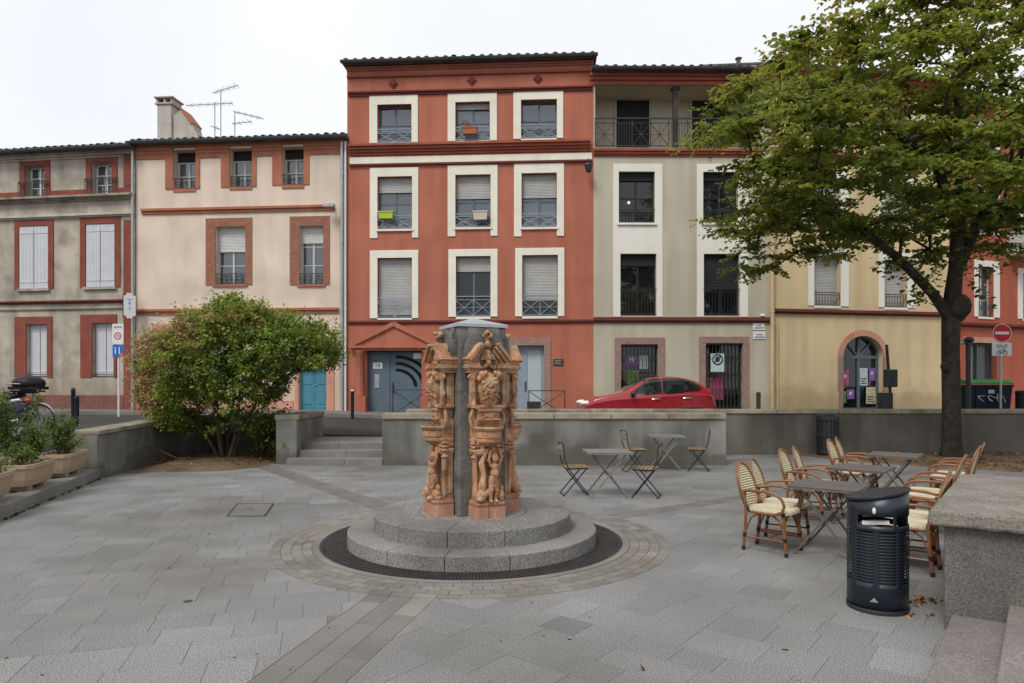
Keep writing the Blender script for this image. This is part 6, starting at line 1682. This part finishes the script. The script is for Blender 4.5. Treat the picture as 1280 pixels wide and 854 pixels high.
sk, rad = skeleton_mesh(nodes, par, .0045, .45, rmax=.03, n=5, skip=sum(len(c['pts']) for c in chains)); sk.build('branches', M_STEM, bu, smooth=70, kind='stuff')
pos, out, tn = [], [], []
for t in terms:
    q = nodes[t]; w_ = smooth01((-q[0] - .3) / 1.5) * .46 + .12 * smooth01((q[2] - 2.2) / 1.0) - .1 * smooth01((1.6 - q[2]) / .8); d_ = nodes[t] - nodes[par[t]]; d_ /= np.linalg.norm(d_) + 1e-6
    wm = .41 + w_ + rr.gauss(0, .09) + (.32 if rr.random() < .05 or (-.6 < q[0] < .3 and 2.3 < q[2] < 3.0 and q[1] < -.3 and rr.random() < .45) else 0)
    for k in range(6):
        tw = np.array([rr.uniform(-1, 1), rr.uniform(-1, 1), rr.uniform(-.5, .8)]) * .24 + d_ * .12; f_ = NP.uniform(0, 1.1, 13)[:, None]
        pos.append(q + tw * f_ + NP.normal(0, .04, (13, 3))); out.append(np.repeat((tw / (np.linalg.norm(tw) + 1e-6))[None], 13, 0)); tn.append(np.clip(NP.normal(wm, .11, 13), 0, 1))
for k in range(7):   # long shoots above the outline
    x = rr.uniform(-1.5, 2.0); p0 = np.array([x, rr.uniform(-.5, .5), 3.3 - abs(x - .3) * .25]); tip = p0 + np.array([rr.uniform(-.2, .5), 0, rr.uniform(.2, .45)])
    f_ = NP.uniform(0, 1, 16)[:, None]; pos.append(p0 + (tip - p0) * f_ + NP.normal(0, .03, (16, 3))); out.append(NP.normal(0, 1, (16, 3))); tn.append(np.clip(NP.normal(.5, .1, 16), 0, 1))
pos = np.concatenate(pos); out = np.concatenate(out); tn = np.concatenate(tn)
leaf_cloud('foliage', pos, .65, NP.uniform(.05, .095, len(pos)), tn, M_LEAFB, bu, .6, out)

# fallen leaves and litter in the beds
M_FALL = leaf_mat('fallen_leaf', [(0, (.09, .05, .025)), (.5, (.22, .10, .035)), (1, (.42, .17, .05))], .1)
def litter(name, pts, kind, zj=.02, size=(.05, .1), label=None, cat=None):
    o = leaf_cloud(name, np.array(pts), .35, NP.uniform(size[0], size[1], len(pts)), NP.uniform(0, 1, len(pts)), M_FALL, None, .7)
    return tag(o, label, cat, None, kind)
pts = [(rr.uniform(7.9, 19), rr.uniform(13.7, 17.2), .13) for _ in range(1500)]; pts = [p for p in pts if p[1] > 13.6 + max(0, 10.5 - p[0]) * .95]
pts = [(x, y, .03 + .10 * max(0, 1 - (((x - 12.5) / 7) ** 2 + ((y - 15.6) / 2.4) ** 2))) for x, y, z in pts]
litter('leaf_litter', pts, 'stuff')
pts = [(rr.uniform(-8.0, -5.4), rr.uniform(14.4, 17.0), .09) for _ in range(380)]; litter('leaf_litter', [p for p in pts if p[1] > 14.2 + .2 * (p[0] + 8)], 'stuff', size=(.03, .07))
c = G(1155, 752); pts = [(c.x + rr.gauss(0, .11), c.y + rr.gauss(0, .05), .012 + rr.random() * .012) for _ in range(46)] + [(G(1140, 770).x + rr.gauss(0, .06), G(1140, 770).y + rr.gauss(0, .03), .012) for _ in range(12)]
litter('leaf_litter', pts, 'stuff', size=(.03, .065))
for (px_, py_, lb_) in ((803, 840, 'single orange fallen leaf on the bare paving between strip and bin'), (985, 814, 'small orange fallen leaf on the paving before the bin')):
    q = G(px_, py_); litter('fallen_leaf', [(q.x, q.y, .012)], None, size=(.07, .08), label=lb_, cat='leaf')
pts = []
while len(pts) < 90:
    x, y = rr.uniform(-6, 8), rr.uniform(3.9, 15)
    if abs(x) < .8 * y and (Vector((x, y)) - FC).length > 1.8 and not (x > 2.6 and y < 5.2): pts.append((x, y, .008))
litter('leaf_litter', pts, 'stuff', size=(.012, .035))
gs = B()
for i in range(150):
    x, y = rr.uniform(-7, 9), rr.uniform(3.7, 14); r_ = rr.uniform(.006, .013)
    if (Vector((x, y)) - FC).length < 2.3 or (x > 2.6 and y < 5.2) or x < kerb_x(y) + .1: continue
    gs.add([(x + r_ * math.cos(k * PI / 4) * rr.uniform(.7, 1.2), y + r_ * math.sin(k * PI / 4) * rr.uniform(.7, 1.2), .0036) for k in range(8)], [tuple(range(8))])
tag(gs.build('gum_spots', mat('old_gum', (.10, .097, .092), .8)), kind='stuff')
wd = B()
for i in range(42):
    yy = rr.uniform(8.2, 12.9); q = kerb_pt(yy, -.015)
    for k in range(4): wd.add([(q.x, q.y, 0), (q.x + rr.uniform(-.05, .06), q.y + rr.uniform(-.06, .06), rr.uniform(.02, .06)), (q.x + rr.uniform(-.02, .04), q.y + .015, rr.uniform(0, .03))], [(0, 1, 2)])
tag(wd.build('weeds', mat('weed_green', (.05, .085, .02), .8)), kind='stuff')

# ------------------------------------------------------------------ red hatchback in the street
M_CAR = mat('car_paint_red', (.30, .012, .022), .28, .03, 2, 0, spec=.5, coat=.8)
M_CARG = glass_mat('car_glass', (.012, .016, .018), .72, .02)
M_TYRE = mat('tyre_rubber', (.02, .02, .02), .85, .1, 8, .1); M_LAMP = mat('lamp_lens', (.72, .70, .62), .15, .05, 4, 0); M_TAIL = mat('tail_lens', (.35, .01, .01), .2, .05, 4, 0)
def cr(xs, pts):
    px_ = [p[0] for p in pts]; py_ = [p[1] for p in pts]; xs = np.asarray(xs); n = len(px_)
    m = np.zeros(n); d = np.diff(py_) / np.diff(px_); m[0], m[-1] = d[0], d[-1]
    for i in range(1, n - 1): m[i] = 0 if d[i - 1] * d[i] <= 0 else 2 * d[i - 1] * d[i] / (d[i - 1] + d[i])
    k = np.clip(np.searchsorted(px_, xs) - 1, 0, n - 2); h = np.array(px_)[k + 1] - np.array(px_)[k]; t = (xs - np.array(px_)[k]) / h; y0, y1 = np.array(py_)[k], np.array(py_)[k + 1]
    return (1 + 2 * t) * (1 - t) ** 2 * y0 + t * (1 - t) ** 2 * h * m[k] + t * t * (3 - 2 * t) * y1 + t * t * (t - 1) * h * m[k + 1]
LEN = 3.92
car = empty('parked_car'.replace('parked_', ''), (0, 0, 0), label='dark red hatchback car driving along the street behind the walls', cat='car')
ccx, ccy = P(812, 0, 19.15).x, 19.95
car.location = (ccx - LEN / 2, ccy, street_z(ccx, ccy) + .0)
NX, NT = 110, 26
xs = np.concatenate([np.linspace(0, .3, 16)[:-1], np.linspace(.3, 3.6, NX - 30), np.linspace(3.6, LEN, 16)[1:]]); NXX = len(xs)
zt = cr(xs, [(0, .52), (.06, .66), (.2, .80), (.5, .92), (.9, 1.02), (1.2, 1.09), (1.5, 1.27), (1.85, 1.43), (2.2, 1.51), (2.6, 1.535), (3.0, 1.50), (3.35, 1.40), (3.6, 1.24), (3.78, 1.0), (3.88, .8), (LEN, .55)])
ww = cr(xs, [(0, .42), (.05, .56), (.2, .70), (.5, .79), (1.0, .83), (2.0, .845), (3.0, .835), (3.5, .78), (3.75, .70), (3.87, .6), (LEN, .46)])
zsh = np.minimum(zt - .04, cr(xs, [(0, .5), (.3, .72), (1.0, .86), (2.0, .93), (3.2, 1.02), (3.7, .98), (LEN, .5)]))
tum = cr(xs, [(0, .02), (1.1, .06), (1.7, .20), (2.4, .27), (3.2, .25), (3.7, .12), (LEN, .02)])
zb = cr(xs, [(0, .32), (.2, .2), (.5, .18), (3.4, .18), (3.75, .24), (LEN, .36)])
def csec(i):
    pts = [(ww[i] * .6, zb[i]), (ww[i] * .93, zb[i] + .01), (ww[i] * .97, zb[i] + .1), (ww[i], zb[i] + (zsh[i] - zb[i]) * .55), (ww[i] * .995, zsh[i] - .02)]
    for k in range(NT):
        s = (k + 0.0) / (NT - 1); t = 1 - (1 - s) ** 1.7; hw = (ww[i] - tum[i] * t) * max(0, 1 - t ** 12) ** .5; pts.append((hw, zsh[i] + (zt[i] - zsh[i]) * t))
    return pts
secs = [csec(i) for i in range(NXX)]; K = len(secs[0])
def in_poly(x, z, poly):
    r = False; j = len(poly) - 1
    for i in range(len(poly)):
        xi, zi = poly[i]; xj, zj = poly[j]
        if (zi > z) != (zj > z) and x < (xj - xi) * (z - zi) / (zj - zi) + xi: r = not r
        j = i
    return r
win_f = [(1.50, 1.03), (1.62, 1.19), (1.86, 1.36), (2.12, 1.445), (2.3, 1.465), (2.3, 1.02), (1.9, 1.0)]
win_r = [(2.36, 1.02), (2.36, 1.47), (2.6, 1.475), (2.95, 1.445), (3.25, 1.36), (3.42, 1.22), (3.46, 1.13), (3.2, 1.08)]
arch = [(.70, .30, .36), (3.16, .30, .36)]
body, glassL, glassF = B(), {}, {}
parts = {'body': [], 'wf1': [], 'wf-1': [], 'wr1': [], 'wr-1': [], 'screen': [], 'rear': []}
for i in range(NXX - 1):
    for k in range(K - 1):
        for sgn in (1, -1):
            q = [(xs[i], secs[i][k]), (xs[i + 1], secs[i + 1][k]), (xs[i + 1], secs[i + 1][k + 1]), (xs[i], secs[i][k + 1])]
            mx = sum(a for a, _ in q) / 4; mz = sum(c[1] for _, c in q) / 4; my = sum(c[0] for _, c in q) / 4
            key = 'body'
            if any(math.hypot(mx - a, mz - z0) < r_ and my > .5 for a, z0, r_ in arch): continue
            tfrac = (k - 5) / (NT - 1)
            if k >= 5:
                if in_poly(mx, mz, win_f) and tfrac < .75: key = 'wf%d' % sgn
                elif in_poly(mx, mz, win_r) and tfrac < .75: key = 'wr%d' % sgn
                elif 1.27 < mx < 1.92 and my < .60 - .10 * (mx - 1.27) and tfrac > .55: key = 'screen'
                elif 3.38 < mx < 3.66 and my < .52 and tfrac > .55: key = 'rear'
            parts[key].append([(a, sgn * c[0], c[1]) for a, c in q])
def quads(fl, lift=0):
    b = B(); idx = {}
    for q in fl:
        ids = []
        for v in q:
            kk = (round(v[0], 5), round(v[1], 5), round(v[2], 5))
            if kk not in idx: idx[kk] = len(b.v); b.v.append(kk)
            ids.append(idx[kk])
        ids2 = []
        for t_ in ids:
            if t_ not in ids2: ids2.append(t_)
        if len(ids2) > 2: b.f.append(tuple(ids2)); b.mi.append(0)
    return b
quads(parts['body']).build('body', M_CAR, car, smooth=50)
for key, nm in (('wf1', 'side_window'), ('wf-1', 'side_window'), ('wr1', 'side_window'), ('wr-1', 'side_window'), ('screen', 'windscreen'), ('rear', 'rear_window')): quads(parts[key]).build(nm, M_CARG, car, smooth=50)
B().box(.35, 3.6, -.6, .6, .24, .78).build('interior', M_DARKIN, car)
for sx_ in (1.75, 2.7):
    for sy in (-.34, .34):
        B().add([(sx_ - .05, sy - .22, .7), (sx_ + .12, sy - .22, .7), (sx_ + .32, sy - .2, 1.28), (sx_ + .22, sy - .2, 1.28), (sx_ - .05, sy + .22, .7), (sx_ + .12, sy + .22, .7), (sx_ + .32, sy + .2, 1.28), (sx_ + .22, sy + .2, 1.28)], [(0, 1, 2, 3), (7, 6, 5, 4), (0, 4, 5, 1), (1, 5, 6, 2), (2, 6, 7, 3), (3, 7, 4, 0)]).build('seat', mat('seat_fabric', (.10, .10, .11), .9), car, bevel=.03)
for a, z0, r_ in arch:
    for sgn in (-1, 1):
        def lp(prof):
            b = B(); n = 28; vs = []
            for i in range(n):
                t = 2 * PI * i / n
                for rr_, yy in prof: vs.append((a + rr_ * math.cos(t), yy * sgn, z0 + rr_ * math.sin(t)))
            k = len(prof); return b.add(vs, [(i * k + q, ((i + 1) % n) * k + q, ((i + 1) % n) * k + q + 1, i * k + q + 1) for i in range(n) for q in range(k - 1)])
        w = lp([(.20, .66), (.29, .66), (.30, .70), (.30, .80), (.29, .825), (.20, .83)]).build('wheel', M_TYRE, car, smooth=40)
        lp([(.205, .825), (.19, .80), (.06, .82), (.001, .825)]).build('rim', M_STEEL, w, smooth=40)
for sgn in (-1, 1):
    b = B(); b.ball((.20, .60 * sgn, .76), (.17, .12, .075), 14, 8); b.build('headlight', M_LAMP, car, smooth=60)
    b = B(); b.ball((3.66, .665 * sgn, 1.02), (.07, .07, .17), 12, 8); b.build('tail_light', M_TAIL, car, smooth=60)
    b = B(); b.ball((1.48, .93 * sgn, 1.03), (.075, .10, .075), 12, 8); b.box(1.46, 1.52, min(.8 * sgn, .88 * sgn), max(.8 * sgn, .88 * sgn), .97, 1.01); b.build('mirror', M_BLACK if sgn < 0 else M_CAR, car, smooth=50)
    for hx in (2.02, 2.90): B().tube([(hx, .84 * sgn, .875 + .03 * (hx > 2.5)), (hx + .06, .865 * sgn, .88 + .03 * (hx > 2.5)), (hx + .17, .865 * sgn, .885 + .03 * (hx > 2.5)), (hx + .23, .835 * sgn, .885 + .03 * (hx > 2.5))], .016, 6).build('door_handle', mat('chrome', (.6, .6, .6), .2, metal=1, bump=0), car, smooth=60)
    B().box(2.315, 2.345, min(.60 * sgn, .79 * sgn), max(.60 * sgn, .79 * sgn), 1.0, 1.03)
    bp = B(); bp.tube([(2.33, .825 * sgn, 1.0), (2.33, .775 * sgn, 1.15), (2.33, .68 * sgn, 1.38), (2.33, .635 * sgn, 1.46)], .022, 6); bp.build('door_pillar', M_BLACK, car)
for xq in (1.40, 2.33, 3.12):
    i = int(np.argmin(np.abs(xs - xq)))
    for sgn in (-1, 1): B().tube([(xs[i], sgn * (secs[i][k][0] + .001), secs[i][k][1]) for k in range(2, 6)], .007, 4).build('door_seam', M_BLACK, car)
B().tube([(.03, -.42, .42), (-.02, 0, .42), (.03, .42, .42)], .05, 8).build('bumper', M_BLACK, car); B().tube([(3.88, -.42, .45), (3.94, 0, .45), (3.88, .42, .45)], .05, 8).build('bumper', M_BLACK, car)

# ------------------------------------------------------------------ street furniture
M_BOLL = mat('bollard_dark', (.022, .026, .03), .5, .15, 4, .05)
def bollard(px_, py_top, py_base, zb_, label, mtl=M_BOLL, r=.055, light=False, Y=None):
    p = G(px_, py_base, zb_) if Y is None else Vector(((px_ - 640) * Y / FPX, Y, zb_)); h = CAM_H - (py_top - HZ) * p.y / FPX - zb_
    t = empty('bollard', p, 0, label=label, cat='bollard', group='bollards along the street'); B().lathe([(r * 1.25, 0), (r * 1.25, .03), (r, .04), (r, h - .10), (r * 1.12, h - .09), (r * 1.12, h - .06), (r, h - .05)], (0, 0, 0), 16).build('post', mtl, t, smooth=40)
    B().lathe([(r, h - .05), (r * .9, h - .015), (.001, h)], (0, 0, 0), 16).build('cap', M_WHITE if light else mtl, t, smooth=40)
bollard(91.5, 485, 530, .69, 'dark bollard nearer the grey house by the speed sign')
bollard(96, 494.5, 533, .69, 'shorter dark bollard just behind the curved wall')
bollard(183, 486, 520, .71, 'dark bollard in front of the pale pink house by the bush')
bollard(440.5, 487, 527, .57, 'dark bollard with pale top beside the red house columns', light=True)
bollard(948, 490, 512, .6, 'brown square topped bollard beside the ochre drainpipe', mat('corten', (.07, .05, .04), .8), .075, Y=24.0)
bollard(1277, 488, 515, .55, 'wide black bollard beyond the waste container', r=.17, Y=21.5)

def barrier(px0, px1, py_t, Y, zb_, label):
    a, c = P(px0, 0, Y), P(px1, 0, Y); w = c.x - a.x; h = CAM_H - (py_t - HZ) * Y / FPX - zb_; t = empty('pedestrian_barrier', (a.x, Y, zb_), 0, label=label, cat='barrier', group='crossed barriers before the red house')
    B().tube([(0, 0, -.1), (0, 0, h), (w, 0, h), (w, 0, -.1)], .022, 8).build('frame', M_BLACK, t); B().tube([(0, 0, .12), (w, 0, h - .02)], .013, 6).build('cross_bar', M_BLACK, t); B().tube([(0, 0, h - .02), (w, 0, .12)], .013, 6).build('cross_bar', M_BLACK, t)
    B().lathe([(.001, -.02), (.05, -.02), (.05, .02), (.001, .02)], (w / 2, 0, (h + .1) / 2), 12).build('centre_boss', M_BLACK, t)
barrier(491, 536, 487.5, 22.7, .66, 'black crossed barrier in front of the pedimented door')
barrier(661, 706, 488.5, 22.7, .63, 'black crossed barrier in front of the glazed door')

# speed zone sign
Y = 22.4; p = P(147.5, 0, Y); zb_ = .7; k = Y / FPX
t = empty('speed_sign', (p.x, Y, zb_), 0, label='white thirty zone sign over a blue panel on a pale pole', cat='sign')
zt_ = CAM_H - (405 - HZ) * k - zb_; zm = CAM_H - (431 - HZ) * k - zb_; zl = CAM_H - (446.5 - HZ) * k - zb_; wv = 14 * k / 2
B().tube([(0, .04, -.1), (0, .04, zt_)], .032, 10).build('pole', M_WHITE, t, smooth=50)
pn = B().box(-wv, wv, -.012, .005, zm + .01, zt_).build('zone_panel', M_WHITE, t, bevel=.005)
cz = zm + (zt_ - zm) * .42; rr_ = wv * .66
def ringp(r0, r1, y, cz, mtl, nm, par, cx=0):
    b = B(); n = 32; vs = []
    for i in range(n):
        a = 2 * PI * i / n
        for r in (r0, r1): vs.append((cx + r * math.cos(a), y, cz + r * math.sin(a)))
    return b.add(vs, [(2 * i, 2 * i + 1, 2 * ((i + 1) % n) + 1, 2 * ((i + 1) % n)) for i in range(n)]).build(nm, mtl, par)
ringp(rr_ * .72, rr_, -.016, cz, M_RED, 'red_ring', pn); link('digits', text_mesh('30', rr_ * .95, M_BLACK), pn, (0, -.016, cz)); link('lettering', text_mesh('ZONE', wv * .52, M_BLACK), pn, (0, -.016, zm + (zt_ - zm) * .84))
b2 = B().box(-wv * .95, wv * .95, -.012, .005, zl, zm - .01).build('blue_panel', M_BLUE, t, bevel=.005)
for kx in (-.08, .05):
    b = B(); b.ball((kx, -.014, zl + .30), (.022, .004, .026)); b.box(kx - .016, kx + .016, -.016, -.012, zl + .1, zl + .27); b.build('figure_mark', M_WHITE, b2)
B().box(.06, .17, -.016, -.012, zl + .0, zl + .13).build('orange_sticker', mat('sticker_orange', (.6, .14, .04), .6), b2)

# no-entry sign
Y = 21.0; k = Y / FPX; p = P(1252, 0, Y); zb_ = .55; t = empty('no_entry_sign', (p.x, Y, zb_), 0, label='round red no-entry sign with white plate below, by the waste container', cat='sign')
cz = CAM_H - (416.5 - HZ) * k - zb_; rr_ = 11.8 * k
B().tube([(0, .04, -.1), (0, .04, cz + .2)], .033, 10).build('pole', M_STEEL, t, smooth=50)
d_ = B(); d_.lathe([(.001, 0), (rr_, 0), (rr_, .02), (.001, .02)], (0, 0, 0), 36); d_.v = [(x, -z, y + cz) for x, y, z in d_.v]; dk = d_.build('disc', M_RED, t)
ringp(rr_ * .93, rr_ * .995, -.024, cz, M_WHITE, 'white_rim', dk); B().box(-rr_ * .74, rr_ * .74, -.026, -.02, cz - rr_ * .15, cz + rr_ * .15).build('white_bar', M_WHITE, dk)
z0 = CAM_H - (445 - HZ) * k - zb_; z1 = CAM_H - (428.5 - HZ) * k - zb_; hw_ = 12.3 * k; pl_ = B().box(-hw_, hw_, -.015, .005, z0, z1).build('exception_plate', M_WHITE, t, bevel=.008)
link('lettering', text_mesh('SAUF', .15, M_BLACK), pl_, (0, -.018, z1 - .11))
b = B()
for kx in (-.1, .1): b.tube([(kx + .065 * math.cos(q * PI / 8), -.019, z0 + .1 + .065 * math.sin(q * PI / 8)) for q in range(16)], .009, 4, closed=True)
b.tube([(-.1, -.019, z0 + .1), (-.04, -.019, z0 + .2), (.07, -.019, z0 + .2), (.0, -.019, z0 + .1), (-.1, -.019, z0 + .1)], .009, 4); b.tube([(.1, -.019, z0 + .1), (.06, -.019, z0 + .23)], .009, 4); b.build('bicycle_mark', M_BLACK, pl_)

# waste container with green lid
Y = 21.6; k = Y / FPX; p = P(1228, 0, Y); zb_ = .56; t = empty('waste_container', (p.x, Y, zb_), -.06, label='dark blue wheeled waste container with green lid and graffiti', cat='waste container')
W2_, zt_ = 27 * k, CAM_H - (481 - HZ) * k - zb_
b = B(); b.add([(-W2_ * .9, -.32, .18), (W2_ * .9, -.32, .18), (W2_ * .9, .32, .18), (-W2_ * .9, .32, .18), (-W2_, -.38, zt_), (W2_, -.38, zt_), (W2_, .38, zt_), (-W2_, .38, zt_)], [(3, 2, 1, 0), (0, 1, 5, 4), (1, 2, 6, 5), (2, 3, 7, 6), (3, 0, 4, 7), (4, 5, 6, 7)]); b.box(-W2_ * 1.03, W2_ * 1.03, -.41, .41, zt_ - .07, zt_ + .0)
for xx in (-.4, 0, .4): b.box(xx - .02, xx + .02, -.385, -.34, .3, zt_ - .1)
M_CONT = mat('container_navy', (.012, .018, .03), .5, .15, 4, .05); ob = b.build('tub', M_CONT, t, bevel=.012)
b = B(); pr = [(-.42, zt_ + .02), (-.42, zt_ + .06), (-.2, zt_ + .15), (.15, zt_ + .17), (.4, zt_ + .1), (.4, zt_ + .02)]; b.prism(pr, lambda u, v, kk: (kk, u, v), -W2_ * 1.02, W2_ * 1.02); b.build('lid', mat('lid_green', (.04, .22, .06), .5, .1, 3, .05), t, bevel=.015)
for xx in (-.5, .5):
    for yy in (-.25, .25): w = B(); w.lathe([(.001, -.03), (.09, -.03), (.09, .03), (.001, .03)], (0, 0, 0), 14); w.v = [(x + xx, z + yy, y + .09) for x, y, z in w.v]; w.build('wheel', M_TYRE, t)
rg = random.Random(8)
for k2 in range(3):
    x0 = -.35 + .28 * k2; pts = [(x0 + .03 * q * math.cos(q * 1.9 + k2) + .02 * q, -.40, zt_ - .55 + .05 * math.sin(q * 1.4 + k2) * (2 if k2 < 2 else 3) + .12) for q in range(7)]; B().tube(pts, .009, 4).build('graffiti', M_WHITE, t)
B().box(-.06, .12, -.4, -.39, zt_ - .27, zt_ - .16).build('sticker', M_GREYJ, t)

# black post with short arm beside the tree, and leaning signal post by the arched door
Y = 20.3; k = Y / FPX; p = P(1210.5, 0, Y); t = empty('lamp_post', (p.x, Y, .55), 0, label='thick black post with short bluish arm lamp beside the tree trunk', cat='post'); zt_ = CAM_H - (424 - HZ) * k - .55
B().tube([(0, 0, -.1), (0, 0, zt_)], .068, 12).build('post', M_BLACK, t, smooth=50); B().tube([(0, 0, zt_ - .1), (-.42, -.05, zt_ - .12)], .05, 8).build('arm', M_BLACK, t, smooth=50); B().ball((.02, 0, zt_ - .02), (.15, .13, .1)).build('lamp_head', M_BLACK, t, smooth=50); B().ball((-.28, -.06, zt_ - .12), (.13, .06, .05)).build('lens', mat('bluish_lens', (.25, .33, .42), .3), t)
Y = 22.0; k = Y / FPX; p = P(1116, 0, Y); t = empty('signal_post', (p.x, Y, .58), 0, label='leaning black post with signal box beside the arched door', cat='post'); zt_ = CAM_H - (431 - HZ) * k - .58
B().tube([(0, 0, -.1), (-.2, 0, zt_)], .045, 10).build('pole', M_BLACK, t, smooth=50)
z0, z1 = CAM_H - (484 - HZ) * k - .58, CAM_H - (462 - HZ) * k - .58; B().box(-.34, .06, -.2, -.03, z0, z1).build('signal_box', M_BLACK, t, bevel=.03); B().lathe([(.001, 0), (.07, 0), (.06, .02)], (-.14, -.2, (z0 + z1) / 2), 12).build('lens', M_GLASSD, t)
B().box(-.45, -.05, -.12, .1, -.1, CAM_H - (491 - HZ) * k - .58).build('cabinet', M_BLACK, t, bevel=.02)

# ------------------------------------------------------------------ scooter and bicycle by the planters
M_PURP = mat('scooter_purple', (.045, .03, .11), .3, .05, 3, 0, coat=.6); M_SILV = mat('scooter_silver', (.35, .36, .38), .35, .05, 3, 0, metal=.5); M_PLAST = mat('black_plastic', (.016, .016, .018), .45, .1, 4, .05)
sc = empty('scooter', (-10.2, 13.05, .69), math.radians(8), label='purple and grey touring scooter with black top case behind the planters', cat='scooter')
# local +x is the rear
b = B(); prof = [(-.62, .30), (-.55, .62), (-.62, .86), (-.50, .92), (-.40, .62), (-.25, .36), (.10, .36), (.22, .58), (.35, .74), (.78, .80), (.92, .74), (.86, .58), (.55, .42), (.40, .28), (-.2, .20), (-.5, .22)]
b.prism(prof, lambda u, v, k: (u, k, v), -.15, .15); b.build('fairing', M_PURP, sc, bevel=.05)
b = B(); b.prism([(.22, .62), (.36, .78), (.8, .84), (.86, .78), (.5, .70)], lambda u, v, k: (u, k, v), -.17, .17); b.build('side_panel', M_SILV, sc, bevel=.03)
b = B(); b.prism([(-.12, .70), (.1, .80), (.45, .84), (.75, .94), (.8, .88), (.45, .76), (.1, .70)], lambda u, v, k: (u, k, v), -.15, .15); b.build('seat', M_PLAST, sc, bevel=.04)
b = B(); b.box(.68, 1.06, -.02, .02, .92, .95); b.box(.64, 1.1, -.16, .16, .95, .985); b.build('luggage_rack', M_PLAST, sc)
b = B(); b.ball((.88, 0, 1.12), (.29, .24, .15), 20, 10); b.box(.62, 1.14, -.2, .2, 1.0, 1.06); b.build('top_case', M_PLAST, sc, smooth=60)
b = B(); b.tube([(.60, -.23, 1.115), (.8, -.245, 1.11), (1.1, -.14, 1.11)], .012, 6); b.build('case_seam', M_SILV, sc)
b = B(); b.ball((.93, -.1, .80), (.07, .08, .045)); b.build('tail_light', mat('orange_lens', (.5, .08, .02), .25), sc, smooth=60)
b = B(); n = 8; vs = []
for i in range(n + 1):
    f_ = i / n
    for q in range(7): a = (q - 3) / 3; vs.append((-.60 + .22 * f_ + .06 * abs(a) ** 2, .22 * a * (1 - .25 * f_), .88 + .50 * f_))
b.add(vs, [(i * 7 + q, i * 7 + q + 1, (i + 1) * 7 + q + 1, (i + 1) * 7 + q) for i in range(n) for q in range(6)]); b.build('windscreen', glass_mat('scooter_screen', (.35, .37, .40), .5, .1), sc, smooth=60)
b = B(); b.tube([(-.38, -.33, .98), (-.42, -.1, .95), (-.42, .1, .95), (-.38, .33, .98)], .016, 8); b.build('handlebar', M_PLAST, sc)
for sy in (-1, 1): b = B(); b.tube([(-.45, .2 * sy, .98), (-.48, .34 * sy, 1.16)], .008, 6); b.ball((-.48, .36 * sy, 1.19), (.03, .08, .05)); b.build('mirror', M_PLAST, sc)
b = B(); b.tube([(-.52, 0, .75), (-.68, 0, .27)], .04, 8); b.build('fork', M_PLAST, sc)
for xx in (-.70, .62):
    w = B(); n = 28
    w.tube([(xx + .215 * math.cos(2 * PI * i / n), 0, .27 + .215 * math.sin(2 * PI * i / n)) for i in range(n)], .058, 8, closed=True); wo = w.build('wheel', M_TYRE, sc, smooth=60)
    r_ = B(); r_.lathe([(.001, .02), (.17, .03), (.17, -.03), (.001, -.02)], (0, 0, 0), 20); r_.v = [(x + xx, z, y + .27) for x, y, z in r_.v]; r_.build('rim', M_SILV, wo)
B().tube([(.25, -.19, .32), (.5, -.22, .34), (.85, -.22, .42)], [.03, .05, .05], 10).build('exhaust', M_STEEL, sc, smooth=60)

bk = empty('bicycle', (-10.35, 14.3, .69), math.radians(172), label='bicycle parked behind the scooter, chrome mudguard showing', cat='bicycle')
for xx in (-.52, .52):
    n = 32; w = B().tube([(xx + .33 * math.cos(2 * PI * i / n), 0, .34 + .33 * math.sin(2 * PI * i / n)) for i in range(n)], .018, 6, closed=True).build('wheel', M_TYRE, bk, smooth=60)
    s_ = B()
    for i in range(14): a = 2 * PI * i / 14; s_.tube([(xx, 0, .34), (xx + .32 * math.cos(a), 0, .34 + .32 * math.sin(a))], .003, 4)
    s_.build('spokes', M_STEEL, w, kind='stuff')
    B().tube([(xx + .365 * math.cos(a), 0, .34 + .365 * math.sin(a)) for a in [PI * (.1 + .75 * i / 14) for i in range(15)]], .02, 6).build('mudguard', M_STEEL, bk, smooth=60)
b = B(); bbk, hd, st_ = (0.0, 0, .30), (-.36, 0, .82), (.16, 0, .80)
for p_, q_ in ((bbk, hd), (bbk, st_), (st_, (-.37, 0, .78)), (bbk, (.52, 0, .34)), (st_, (.52, 0, .34)), (hd, (-.52, 0, .34)), (hd, (-.33, 0, .98))): b.tube([p_, q_], .016, 8)
b.build('frame', M_PURP, bk); B().tube([(-.28, -.28, .98), (-.36, -.1, 1.0), (-.36, .1, 1.0), (-.28, .28, .98)], .013, 8).build('handlebar', M_STEEL, bk); B().ball((.19, 0, .92), (.13, .08, .04)).build('saddle', M_PLAST, bk); B().tube([st_, (.19, 0, .9)], .014, 6).build('seat_post', M_STEEL, bk)
